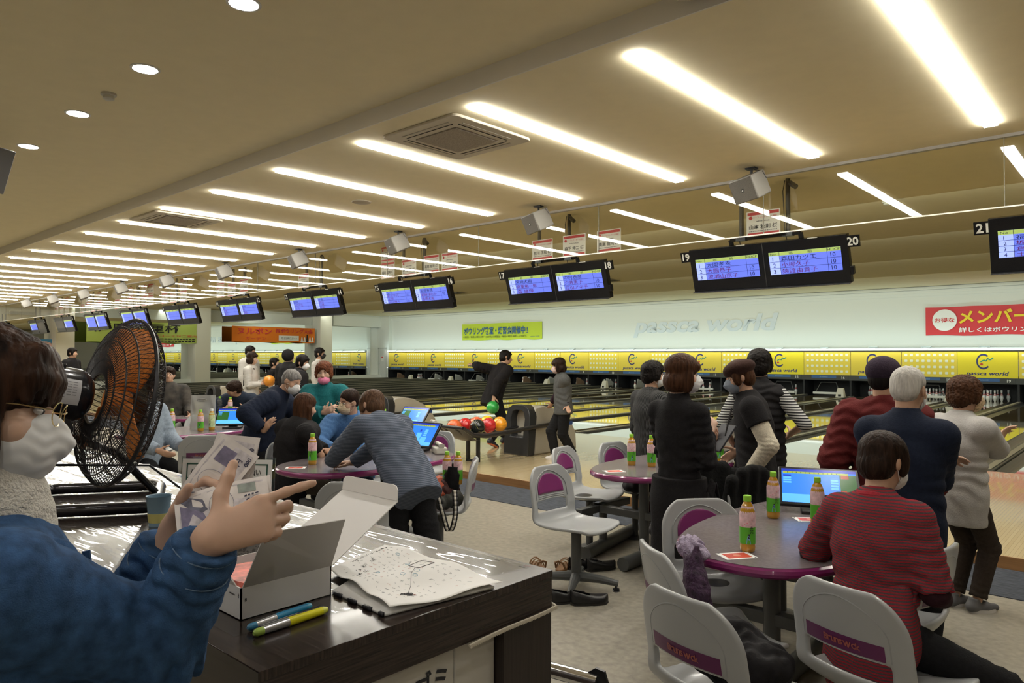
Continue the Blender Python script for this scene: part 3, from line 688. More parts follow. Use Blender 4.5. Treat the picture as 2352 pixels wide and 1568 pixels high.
# loudspeakers hanging before the glass screen
first = None
for k in range(-1, 10):
    x = -3.30 - 3.02 * k
    lab = {0: 'grey ceiling loudspeaker above screen nineteen', 1: 'grey ceiling loudspeaker above screen seventeen', 2: 'grey ceiling loudspeaker in front of the name cards above screen fifteen', 3: 'grey ceiling loudspeaker above screen thirteen'}.get(k, f'small far grey ceiling loudspeaker, {NUMW[k - 3]} behind the one above screen thirteen' if k > 3 else 'grey ceiling loudspeaker outside the right edge')
    if first is None:
        t = thing('loudspeaker', lab, 'loudspeaker', (x, 7.5, 3.655), 0, 'ceiling loudspeakers'); first = t
        T = Matrix.Translation((0, 0, -.21)) @ Euler((R(24), R(-4), R(-18)), 'XYZ').to_matrix().to_4x4()
        q = MB(); p = [(-.16, -.13), (.16, -.13), (.11, .16), (-.11, .16)]
        q.prism(p, -.13, .13, 0, T); q.build('cabinet', mat('speaker_grey', (0.20, 0.19, 0.17), .5), t, bevel=.012)
        q = MB(); q.box((0, -.135, 0), (.30, .012, .24), 0, T); q.box((0, -.142, 0), (.03, .004, .035), 1, T); q.box((0.0, -.1445, 0), (.02, .002, .01), 2, T); q.build('front_grille', [mat('speaker_cloth', (0.10, 0.09, 0.075), .8, noise=(200, .25)), BLACK, TAGW], t, bevel=.004)
        q = MB(); q.tube([(0, .02, 0), (0, .02, -.09)], .014, 8); q.box((0, .02, -.008), (.11, .09, .016)); q.tube([(-.10, .02, -.10), (0, .02, -.075), (.10, .02, -.10)], .008, 6); q.tube([(.02, .03, -.02), (.12, .02, -.05), (.14, .08, -.12)], .004, 5); q.build('mount', BLACKM, t)
    else: dup(first, (x, 7.5, 3.655), label=lab)
# laminated name cards hanging over the screens
CARDS = [  # x, z of lower left corner, size, name, label
 (-3.895, 3.115, .43, .31, '山本 秋則 様', 'red and white name card hanging over screen nineteen'),
 (-7.46, 3.12, .42, .32, '前川 正和 様', 'leftmost of three name cards over screen seventeen'), (-6.84, 3.13, .43, .32, '森下 伸二 様', 'middle one of three name cards over screen seventeen'), (-6.20, 3.13, .42, .32, '高尾 哉司 様', 'rightmost of three name cards over screen eighteen'),
 (-11.36, 3.10, .42, .32, '福島 誠美 様', 'lower left name card over screen fifteen'), (-11.36, 3.43, .42, .30, '坂元 正 様', 'upper left name card half behind the loudspeaker over screen fifteen'), (-10.72, 3.10, .42, .32, '藤枝 茂 様', 'second name card from left over screens fifteen and sixteen'), (-10.09, 3.12, .42, .32, '高尾 哉司 様', 'third name card from left over screen sixteen'), (-9.60, 3.12, .42, .32, '野瀬 千春 プロ', 'rightmost name card over screen sixteen'),
 (-14.35, 3.10, .42, .32, '宮原 次郎 様', 'single name card hanging over screen thirteen')]
for (n, xs) in ((11, [(-.95, 0), (-.95, .33), (-.35, 0), (.28, .08)]), (9, [(-1.0, 0), (-.4, 0), (.25, 0), (.25, .33)]), (7, [(-1.3, 0), (-.75, 0), (-.2, 0), (.35, 0), (.9, 0), (.9, .33), (1.4, 0), (1.4, .33), (-.2, .33)]), (5, [(-1.2, 0), (-.65, 0), (-.1, 0), (.5, 0), (.5, .33), (-.65, .33)]), (3, [(-.7, 0), (-.1, 0), (.5, 0), (.5, .33)])):
    for (dx, dz) in xs: CARDS.append((SCX(n) + dx, 3.09 + dz, .42, .32, '山下 一郎 様' if dx < 0 else '木下 次郎 様', f'small far name card in the {"upper" if dz else "lower"} row over screen {NUMW[n]}'))
from collections import Counter as _C
cnt = _C(c[5] for c in CARDS)
for (x, z, w_, h, nm, lab) in CARDS:
    q = MB(); rz = random.uniform(-.01, .01)
    q.b2((0, 0, 0), (w_, .003, h), 0)
    q.b2((.015, -.001, h * .84), (w_ - .015, 0.001, h * .96), 1); q.b2((.015, -.001, h * .04), (w_ - .015, 0.001, h * .13), 1)
    q.text(nm, (w_ / 2, -.002, h * .36), (1, 0, 0), (0, 0, 1), h * .19, w_ * .84, mi=2, bold=.015, align='c')
    if z > 3.09 and x > -12: q.text('パーフェクトゲーム達成', (w_ / 2 + .02, -.002, h * .74), (1, 0, 0), (0, 0, 1), h * .08, w_ * .72, mi=1, align='c')
    else: q.dashes((w_ * .2, -.001, h * .7), (1, 0, 0), (0, 0, 1), w_ * .65, h * .08, 1, 9)
    q.prism([(.025 * math.cos(a * PI / 3), .025 * math.sin(a * PI / 3)) for a in range(6)], 0, .001, 1, frame((.055, -.002, h * .74), (1, 0, 0), (0, 0, 1), (0, -1, 0)))
    q.dashes((w_ * .3, -.001, h * .56), (1, 0, 0), (0, 0, 1), w_ * .4, h * .06, 3, 8); q.dashes((w_ * .08, -.001, h * .17), (1, 0, 0), (0, 0, 1), w_ * .84, h * .05, 3, 16)
    o = q.build('name_card', [mat('card_white', (0.85, 0.83, 0.80), .35), RED, INK, GREYINK]); o.location = (x, 8.72, z); o.rotation_euler = (0, rz, 0)
    tag(o, lab, 'name card', 'name cards over the screens' if cnt[lab] == 1 else lab)
# television hanging at the left edge of the rear ceiling
t = thing('hanging_monitor', 'dark monitor hanging from the rear ceiling at the left edge', 'monitor', (-8.50, 1.63, 3.46), 0)
q = MB(); T = Euler((R(-20), 0, R(-62)), 'XYZ').to_matrix().to_4x4()
q.box((0, 0, 0), (.75, .05, .45), 0, T); q.build('screen_case', mat('monitor_silver', (0.12, 0.12, 0.12), .4), t, bevel=.008)
q = MB(); q.box((0, -.027, 0), (.68, .004, .38), 0, T); q.build('screen_glass', BEZ, t)
q = MB(); q.box((0, .05, .05), (.32, .05, .34), 0, T); q.tube([(.0, .05, .10), (0, .05, .33)], .022, 8); q.box((0, .05, .333), (.2, .14, .014)); q.build('ceiling_bracket', BLACKM, t)
for k in range(8):      # further rows behind the camera
    for yy in (-.7, -3.4): dup(first_down, (-6.6 + 1.53 * k, yy, 3.80), label='round downlight in the rear ceiling above the counter side', group='downlights behind the counter')
# far air vent on the left wall
q = MB(); q.b2((-36.99, 6.4, 3.25), (-36.94, 7.4, 3.5), 0)
for k in range(5): q.b2((-36.94, 6.45, 3.28 + .042 * k), (-36.935, 7.35, 3.30 + .042 * k), 1)
o = q.build('wall_vent', [CREAM, DGREY]); tag(o, 'slatted air vent high on the far left wall', 'vent')
# ================================================================== tables, chairs and what stands on them
SHELL = mat('chair_shell', (0.36, 0.37, 0.37), 0.33, coat=.2); PURP = mat('chair_purple', (0.19, 0.03, 0.13), 0.3); PLAQ = mat('plaque_purple', (0.12, 0.025, 0.09), 0.35); FRAMEC = mat('plaque_frame', (0.55, 0.55, 0.55), 0.35); ORL = mat('plaque_letters', (0.35, 0.10, 0.08), 0.5)
STEEL = mat('table_steel', (0.085, 0.088, 0.086), 0.4)
def catmull(P, n):
    P = [Vector((*p, 0)) for p in P]; P = [2 * P[0] - P[1]] + P + [2 * P[-1] - P[-2]]; out = []
    segs = len(P) - 3
    for i in range(n + 1):
        t = i / n * segs; k = min(int(t), segs - 1); t -= k; a, b, c, d = P[k:k + 4]
        out.append(.5 * ((2 * b) + (c - a) * t + (2 * a - 5 * b + 4 * c - d) * t * t + (3 * b - a - 3 * c + d) * t ** 3))
    return out
_prof = catmull([(.235, .428), (.21, .447), (.12, .445), (.0, .436), (-.11, .436), (-.185, .452), (-.222, .50), (-.238, .57), (-.252, .65), (-.266, .73), (-.276, .80), (-.279, .825)], 60)
_len = [0]
for a, b in zip(_prof, _prof[1:]): _len.append(_len[-1] + (b - a).length)
_T = _len[-1]
def chair_pt(u, v, off=0.0):
    """u -1..1 across, v 0..1 along the shell from front lip to back top"""
    s_ = v * _T; k = 0
    while k < 59 and _len[k + 1] < s_: k += 1
    t = (s_ - _len[k]) / max(1e-9, _len[k + 1] - _len[k]); p = _prof[k].lerp(_prof[k + 1], t); d = (_prof[k + 1] - _prof[k]).normalized()
    w0 = .222 + .008 * math.sin(PI * v)
    def corner(dist, r): return w0 if dist >= r else (w0 - r) + math.sqrt(max(0, r * r - (r - dist) ** 2))
    hw = min(corner(_T - s_ + .012, .165), corner(s_ + .03, .10))
    n = Vector((-d.y, d.x))     # right hand of the path: towards sitter is the inner side
    up = min(1, max(0, (v - .50) / .15)); x = u * hw
    y, z = p.x, p.y
    z += (1 - up) * (.024 * abs(u) ** 2.6 - .008 * (1 - u * u))
    y += up * .045 * (abs(x) / .22) ** 2
    return Vector((x, y - d.y * 0 + (d.y * off), z - d.x * off)) if False else Vector((x, y + d.y * off, z - d.x * off))
def in_slot(u, v):
    s_ = v * 2 - 1
    return abs(2 * u - 1) < .70 and .605 < v < .695
def make_chair(name, lab, pedestal=False, group='plastic bowling chairs'):
    t = thing(name, lab, 'chair', (0, 0, 0), 0, group)
    q = MB(); q.grid(lambda u, v: chair_pt(2 * u - 1, v), 26, 44, 0, skip=in_slot)
    o = q.build('shell', SHELL, t, solid=.021, off=1, sub=1)
    o['label'] = 'grey moulded seat and back in one piece'
    def top_u(v): return 1.0
    q = MB()    # purple inlay on the front of the back
    q.grid(lambda u, v: chair_pt((2 * u - 1) * (.60 * math.sqrt(max(.02, 1 - (max(0, v - .25) / .75) ** 2.2))), .760 + .17 * v, .004), 14, 10); q.build('front_inlay', PURP, t, solid=.004, off=0)
    q = MB()    # arch shaped ribs
    for (hw, v0, v1, rr) in ((.74, .72, .955, .004),):
        path = [chair_pt(-hw, v0, .002)] + [chair_pt(-hw * (math.cos(a)), v0 + (v1 - v0) * (.35 + .65 * math.sin(a)) if True else 0, .002) for a in [PI * k / 20 for k in range(21)]] + [chair_pt(hw, v0, .002)]
        q.tube(path, rr, 6)
        path = [Vector(p) for p in path]; q.tube([chair_pt(-hw, v0, -.019)] + [chair_pt(-hw * math.cos(PI * k / 20), v0 + (v1 - v0) * (.35 + .65 * math.sin(PI * k / 20)), -.019) for k in range(21)] + [chair_pt(hw, v0, -.019)], rr, 6)
    for vv in (.712, .727, .742): q.tube([chair_pt(u / 8 * .6, vv, .001) for u in range(-8, 9)], .004, 6)
    q.build('moulded_ribs', mat('chair_shell_edge', (0.30, 0.31, 0.31), .35), t)
    q = MB(); q.grid(lambda u, v: chair_pt((2 * u - 1) * .71, .712 + .085 * v, -.020), 12, 2, 0); q.grid(lambda u, v: chair_pt((2 * u - 1) * .67, .721 + .067 * v, -.0225), 12, 2, 1)
    o_ = chair_pt(.30, .688, -.026); 
    for k, ch in enumerate('Brunswick'):
        u0 = -.29 + k * .068; a = chair_pt(u0, .742, -.025); b = chair_pt(u0 + .05, .742, -.025); c = chair_pt(u0, .77, -.025)
        q.text(ch, a, b - a, c - a, .024 if ch in 'Bk' else .02, mi=2, bold=.015)
    q.build('rear_plaque', [FRAMEC, PLAQ, ORL], t)
    if pedestal:
        q = MB(); q.cyl((0, 0, .06), (0, 0, .42), .036, n=18); q.box((0, 0, .418), (.2, .2, .012)); q.build('pedestal_post', STEEL, t)
        for k in range(4):
            a = R(30 + 90 * k); q = MB(); c, s_ = math.cos(a), math.sin(a)
            q.tube([(.02 * c, .02 * s_, .085), (.16 * c, .16 * s_, .075), (.29 * c, .29 * s_, .052)], [.036, .028, .02], 10); l_ = q.build('base_leg', STEEL, t)
            q = MB(); q.lathe([(.008, .04), (.008, .02), (.024, .018), (.024, .012), (.018, .01), (.026, .004), (.026, 0)], (.275 * c, .275 * s_, 0), 14); q.build('levelling_foot', BLACK, l_)
    else:
        q = MB(); q.box((0, 0, .422), (.24, .26, .014)); q.box((0, 0, .405), (.10, .14, .03)); q.build('seat_bracket', BLACKM, t)
        q = MB(); q.cyl((0, .0, .0), (0, .0, .40), .03, n=14); q.lathe([(.085, 0), (.085, .012), (.035, .022)], n=18); q.build('seat_post', STEEL, t)
    return t
ch0 = make_chair('bowling_chair', 'grey plastic chair seen from behind, black bag on its seat, nearest the lower edge')
CH = [(-1.14, 2.45, .27, .96, None),
 (-.77, 2.91, .30, .95, 'grey plastic chair seen from behind, just left of the woman in the red striped cardigan'),
 (-1.43, 2.86, .62, .79, 'grey plastic chair with a purple quilted bag on it'),
 (-1.72, 3.50, .75, -.65, 'grey plastic chair with purple inlay behind the tea bottles of the nearest table'),
 (-1.80, 4.52, .9, -.3, 'grey plastic chair draped with a black coat'),
 (-.96, 3.50, -.97, .15, 'grey plastic chair seen edge-on right of the woman in the red cardigan'),
 (-3.62, 4.98, .98, .15, 'grey plastic chair with purple inlay at the left tip of the table with two bottles'),
 (-3.50, 5.50, .9, -.1, 'grey plastic chair half hidden behind the two tea bottles'),
 (-2.50, 4.75, -.75, .6, 'grey plastic chair mostly hidden behind the waitress in black'),
 (-4.02, 2.88, -.75, .65, 'grey plastic chair in front of the table, behind the open box lid'),
 (-4.15, 3.76, -.72, -.69, 'grey plastic chair with an orange bag and two bottles on it'),
 (-5.60, 4.85, .2, -1, 'grey plastic chair behind the score monitor where people huddle'),
 (-5.75, 3.55, 1, .1, 'grey plastic chair under the long haired woman in black'),
 (-5.65, 4.30, .9, -.3, 'grey plastic chair under the man in the blue shirt'),
 (-7.30, 3.38, -.7, .4, 'grey plastic chair seen from behind before the table with the clear bag'),
 (-7.55, 4.30, -1, -.1, 'grey plastic chair at the right end of the table with the clear bag'),
 (-9.35, 3.65, 1, .1, 'grey plastic chair left of the clear bag, behind the fan'),
 (-9.2, 4.25, .9, -.3, 'grey plastic chair at the far side of the table with the clear bag'),
 (-10.9, 5.45, 1, -.3, 'grey plastic chair under the young man at the far table')]
for i, (x, y, dx, dy, lab) in enumerate(CH):
    if i == 0: ch0.location = (x, y, 0); ch0.rotation_euler = (0, 0, face(dx, dy))
    else: dup(ch0, (x, y, 0), face(dx, dy), lab)
chp = make_chair('bowling_chair', 'grey plastic chair on a four-legged pedestal standing by itself, black shoes below', True)
chp.location = (-3.05, 4.04, 0); chp.rotation_euler = (0, 0, face(1, -.02))

# tables
M_TOP = mat('table_laminate', (0.17, 0.145, 0.15), 0.22, noise=(60, .12)); M_EDGE = mat('table_purple', (0.20, 0.022, 0.115), 0.22, coat=.4)
ZT = .74
def make_table(lab, x, y, hx, hy, e=2.5):
    t = thing('score_table', lab, 'table', (x, y, 0), 0, 'purple edged score tables')
    q = MB(); q.prism(supell(hx - .012, hy - .012, e, 64), ZT - .03, ZT); q.build('tabletop', M_TOP, t)
    q = MB(); ring = supell(hx, hy, e, 64)
    q.tube([(p[0] * (1 - .02 / hx), p[1] * (1 - .02 / hy), ZT - .024) for p in ring], .0235, 10, closed=True); q.build('edge_band', M_EDGE, t)
    for sy in (-.35, .35):
        q = MB(); q.cyl((0, sy * hy * 1.2, .05), (0, sy * hy * 1.2, ZT - .03), .04, n=16); q.box((0, sy * hy * 1.2, ZT - .036), (.3, .3, .012)); q.build('table_post', STEEL, t)
    q = MB(); q.cyl((-.0, -hy * .8, .055), (.0, hy * .8, .055), .052, n=18); q.build('floor_tube', STEEL, t)
    for sy in (-.35, .35):
        q = MB(); q.b2((-.50, sy * hy * 1.2 - .03, .34), (.50, sy * hy * 1.2 + .03, .40)); q.build('seat_arm', STEEL, t, bevel=.006)
    return t
make_table('oval purple edged table nearest the camera with three tea bottles', -1.40, 3.76, .45, .87)
make_table('oval purple edged table left of the waitress with two tea bottles', -3.02, 5.20, .42, .78)
make_table('oval purple edged table the huddled people lean over', -4.95, 3.70, .48, .80)
make_table('oval purple edged table behind the blue shirted man', -6.75, 5.20, .42, .78)
make_table('oval purple edged table with the clear plastic bag on it', -8.42, 3.72, .48, .80)
make_table('far oval purple edged table before the young man', -10.15, 5.0, .42, .78)
# floor tube stand seen under the table with two bottles
q = MB(); q.cyl((-3.40, 4.62, .055), (-3.56, 5.55, .055), .052, n=18); o1 = q
t = thing('footrest_stand', 'dark steel floor tube with short post under the table with two bottles', 'stand', (0, 0, 0)); q.build('floor_tube', STEEL, t)
q = MB(); q.cyl((-3.46, 4.95, .05), (-3.46, 4.95, .40), .034, n=14); q.build('short_post', STEEL, t)
q = MB(); q.b2((-3.48, 4.60, .34), (-3.42, 5.3, .40)); q.build('cross_beam', STEEL, t, bevel=.006)

# score monitors
UI_B = mat('ui_blue', (0.02, 0.15, 0.7), .2, emit=.85, ecol=(0.03, 0.22, 0.85)); UI_L = mat('ui_light_blue', (0.1, 0.4, 0.9), .2, emit=.9, ecol=(0.10, 0.42, 0.95)); UI_D = mat('ui_dark_blue', (0.01, 0.03, 0.4), .2, emit=.6, ecol=(0.02, 0.05, 0.55)); UI_G = mat('ui_green', (0.02, 0.1, 0.02), .2, emit=.25, ecol=(0.05, 0.25, 0.05)); UI_Y = mat('ui_yellow', (0.3, 0.4, 0.05), .2, emit=.5, ecol=(0.4, 0.5, 0.08)); UI_R = mat('ui_red', (0.4, 0.05, 0.02), .2, emit=.3, ecol=(.5, .08, .03))
def make_monitor(lab, x, y, dx, dy, w_=.42, h=.26, tilt=32, variant=0, z=ZT):
    t = thing('score_monitor', lab, 'monitor', (x, y, z), face(dx, dy) + PI, 'table score monitors')   # face towards (dx,dy): local -Y
    T = Matrix.Translation((0, 0, .045)) @ Matrix.Rotation(R(-tilt), 4, 'X')
    q = MB(); q.box((0, .012, h / 2), (w_, .024, h), 0, T); q.build('monitor_case', BEZ, t, bevel=.006)
    q = MB(); W, Hh = w_ - .035, h - .035
    def rect(a0, b0, a1, b1, mi, d=0): q.quad([tuple(T @ Vector((W * (a - .5), -.001 - d, .0175 + Hh * b))) for a, b in ((a0, b0), (a1, b0), (a1, b1), (a0, b1))], mi)
    rect(0, 0, 1, 1, 0); rect(0, .0, 1, .16, 1, .0005); rect(.0, .16, .8, .24, 1, .0005); rect(0, .92, 1, 1, 2, .0005); rect(.02, .86, .9, .92, 4, .0008)
    for k in range(12): rect(.08 + k * .06, .87, .09 + k * .06, .91, 3, .0012)
    for k in range(4): rect(.02, .56 + k * .07, .13, .61 + k * .07, 1 if k < 3 else 2, .0008)
    for k in range(4): rect(.66, .42 + k * .08, .76, .48 + k * .08, 1, .0008)
    if variant == 0: rect(.78, .24, 1, .86, 3, .0008); rect(.8, .75, .9, .86, 5, .001); rect(.78, .24, .86, .4, 5, .0009)
    if variant == 1: rect(.0, .25, .35, .8, 3, .0008)
    if variant == 2:
        rect(.45, .2, .6, .55, 1, .0009); rect(.62, .15, .8, .38, 1, .001); rect(.5, .6, .56, .7, 2, .0009)
    q.build('monitor_display', [UI_B, UI_L, UI_D, UI_G, UI_Y, UI_R], t, smooth=False)
    q = MB(); q.box((0, .05, .01), (.20, .16, .02)); q.box((0, .07, .05), (.10, .05, .10)); q.build('monitor_stand', BLACK, t, bevel=.005)
    return t
make_monitor('black monitor with blue score page on the nearest table', -1.42, 4.12, .40, -.92, .43, .27, 47)
make_monitor('black tilted monitor with blue page facing the leaning woman', -5.10, 4.28, .10, -.99, .42, .27, 38, 2)
make_monitor('black monitor with a white glare streak on the table behind the blue shirt', -6.70, 5.55, .15, -.98, .42, .27, 40, 1)
make_monitor('small blue lit tablet monitor beside the clear bag', -8.22, 4.12, .75, -.65, .40, .25, 40, 1)
def make_phone(lab, x, y, rz, z=ZT):
    t = thing('intercom_phone', lab, 'phone', (x, y, z), rz, 'cream intercom phones')
    q = MB(); q.box((0, 0, .03), (.11, .19, .06)); q.build('phone_base', CREAM, t, bevel=.012)
    q = MB(); q.tube([(-.0, -.10, .075), (0, -.07, .082), (0, .07, .082), (0, .10, .075)], [.028, .02, .02, .028], 10, flat=.8); q.build('handset', CREAM, t)
    return t
make_phone('cream phone beside the tilted monitor by the leaning woman', -4.82, 4.36, R(60))
make_phone('cream phone beside the monitor behind the blue shirt', -6.52, 5.80, R(60))
make_phone('cream phone beside the orange ball right of the waitress', -2.98, 5.82, R(70))
make_phone('cream phone right of the small blue tablet monitor', -8.22, 4.36, R(60))

# bottles of tea
TEA = mat('tea_amber', (0.50, 0.26, 0.02), 0.08, spec=.7, coat=.6); LG = mat('label_green', (0.10, 0.42, 0.03), 0.35); LPK = mat('label_pink', (0.72, 0.50, 0.52), 0.35, noise=(45, .22)); LCAP = mat('cap_lime', (0.28, 0.60, 0.04), 0.4); CLEARP = mat('bottle_clear', (0.75, 0.78, 0.76), 0.06, trans=.9, ior=1.2); LBL = mat('label_blue', (0.18, 0.35, 0.55), .4); LPAL = mat('label_pale', (0.55, 0.65, 0.35), .4, noise=(50, .3)); WCAP = mat('cap_white', (0.75, 0.76, 0.74), .4)
BP = [(.026, 0), (.031, .006), (.0325, .02), (.031, .03), (.0325, .04), (.0325, .16), (.030, .175), (.022, .197), (.0145, .210), (.0135, .222)]
def make_bottle(lab, x, y, z, kind='tea', rz=0.0, rot=None, group='green tea bottles'):
    t = thing('tea_bottle', lab, 'bottle', (x, y, z), rz, group, rot)
    t.scale = (1.05, 1.05, 1.06); q = MB(); q.lathe(BP, n=20); q.build('bottle_body', TEA if kind != 'clear' else CLEARP, t)
    q = MB(); q.lathe([(.0145, .210), (.0165, .212), (.0165, .233), (.0155, .235), (.0001, .235)], n=18); q.build('bottle_cap', LCAP if kind != 'white' else WCAP, t)
    if kind != 'clear':
        q = MB(); r = .0332
        q.lathe([(r, .035), (r, .105)], n=24, mi=0); q.lathe([(r, .105), (r, .158), (r - .002, .168), (.0245, .192)], n=24, mi=1 if kind == 'tea' else 0)
        del q.f[-2:], q.mi[-2:]
        def wrap(sx, sz, sg, a0, mi):   # strokes of the label lettering laid round the bottle
            v, f, mn, mx = text_geo(sg, .02)
            s_ = sx / (mx[0] - mn[0]); vv = []
            for p in v:
                a = a0 + (p[0] - (mn[0] + mx[0]) / 2) * s_ / r; zz = sz + (p[1] - mn[1]) * s_
                vv.append(((r + .0006) * math.sin(a), -(r + .0006) * math.cos(a), zz))
            q.add(vv, f, mi)
        wrap(.014, .098, 'お', .25, 2); wrap(.019, .078, '茶', .25, 2)
        def patch(pts, a0, mi): q.add([((r + .0005) * math.sin(a0 + p[0] / r), -(r + .0005) * math.cos(a0 + p[0] / r), p[1]) for p in pts], [tuple(range(len(pts)))], mi)
        patch([(-.010, .036), (.010, .036), (.006, .058), (.002, .072), (-.004, .070), (-.007, .056)], -.15, 3); patch([(-.004, .06), (.004, .06), (.004, .078), (-.003, .078)], -.1, 2)
        for k in range(7): patch([(-.003, 0 + .108 + .007 * k), (.003, .108 + .007 * k), (.002, .112 + .007 * k), (-.002, .112 + .007 * k)], -.9 + .3 * k, 4)
        q.build('bottle_label', [LG if kind == 'tea' else LPAL, LPK, INK, LBL, mat('label_blossom', (0.75, 0.22, 0.3), .4)], t)
    return t
make_bottle('tea bottle standing nearest on the closest table, left of the card', -1.40, 3.13, ZT, rz=R(40))
TEA0 = make_bottle('tea bottle standing behind on the closest table, left of the monitor', -1.58, 3.86, ZT, rz=R(35))
make_bottle('tea bottle half hidden by the red cardigan before the monitor', -1.34, 3.84, ZT, rz=R(60))
dup(TEA0, (-3.17, 4.93, ZT), R(50), 'left one of two tea bottles by the waitress'); dup(TEA0, (-3.01, 4.97, ZT), R(40), 'right one of two tea bottles by the waitress')
dup(TEA0, (-5.07, 3.22, ZT), R(30), 'tea bottle on the table before the long haired woman')
make_bottle('pale tea bottle with white cap before the tilted monitor', -5.28, 4.18, ZT, 'white', R(30))
dup(TEA0, (-6.72, 5.22, ZT), R(30), 'far tea bottle left of the glare streaked monitor')
dup(TEA0, (-8.54, 3.56, ZT), R(40), 'tea bottle left of the clear plastic bag'); dup(TEA0, (-8.20, 3.74, ZT), R(50), 'left of two tea bottles right of the clear bag'); make_bottle('pale green bottle with white cap right of the clear bag', -8.22, 3.88, ZT, 'white', R(20))
make_bottle('clear empty bottle before the young man', -10.55, 5.10, ZT, 'clear'); dup(TEA0, (-10.32, 5.15, ZT), R(40), 'tea bottle before the young man at the far table')
dup(TEA0, (-2.72, 5.55, ZT), R(40), 'tea bottle half hidden behind the waitress, by the phone')
# prize cards on the tables
def card(lab, x, y, rz):
    q = MB(); q.b2((-.075, -.05, 0), (.075, .05, .002), 0); q.b2((-.055, -.036, .002), (.055, .036, .0026), 1); q.lathe([(.0001, .0032), (.016, .0032), (.016, .0026)], (0, 0, 0), 14, 2)
    for sx in (-.065, .065):
        for sy in (-.042, .042): q.lathe([(.004, .002), (.004, .003), (.0001, .003)], (sx, sy, 0), 8, 3)
    o = q.build('table_card', [PAPER, mat('card_red', (0.62, 0.07, 0.04), .4), mat('card_orange', (0.75, 0.3, 0.2), .4), INK]); o.location = (x, y, ZT); o.rotation_euler = (0, 0, rz); tag(o, lab, 'card', 'red centred table cards')
card('white card with red centre beside the nearest tea bottle', -1.40, 3.02, R(55)); card('pale card before the monitor on the nearest table', -1.42, 3.95, R(40)); card('white card with red centre at the tip of the table with two bottles', -3.10, 4.58, R(55)); card('white card with red centre before the long haired woman', -5.02, 3.04, R(50))
# clear plastic bag on the table
q = MB()
def bagp(u, v):
    a = 2 * PI * u; w_, d_ = .135, .07 * (1 - .75 * v); e = 4
    c, s_ = math.cos(a), math.sin(a)
    return (w_ * (1 + .02 * v) * math.copysign(abs(c) ** .5, c) + .004 * math.sin(9 * a + 7 * v), d_ * math.copysign(abs(s_) ** .5, s_) + .006 * math.sin(5 * a + 11 * v), .40 * v)
q.grid(bagp, 40, 12, 0); q.prism(rounded(.27, .14, .02), 0, .003, 0)
bagm = glass_mat('plastic_film', 1.9, (0.80, 0.81, 0.80), .12)
nt_ = bagm.node_tree; df = nt_.nodes.new('ShaderNodeBsdfDiffuse'); df.inputs[0].default_value = (.62, .62, .6, 1); mx_ = nt_.nodes.new('ShaderNodeMixShader'); mx_.inputs[0].default_value = .35
old = nt_.nodes['Material Output'].inputs[0].links[0].from_socket; nt_.links.new(old, mx_.inputs[1]); nt_.links.new(df.outputs[0], mx_.inputs[2]); nt_.links.new(mx_.outputs[0], nt_.nodes['Material Output'].inputs[0])
t = thing('plastic_bag', 'clear plastic carrier bag standing on the table behind the fan', 'bag', (-8.40, 3.86, ZT), R(48)); q.build('bag_film', bagm, t)
q = MB(); q.tube([(.05 * math.cos(a) - .01, -.022, .345 + .014 * math.sin(a)) for a in [2 * PI * k / 16 for k in range(16)]], .006, 6, closed=True); q.build('hand_hole', mat('bag_hole', (0.25, 0.25, 0.24), .5), t)

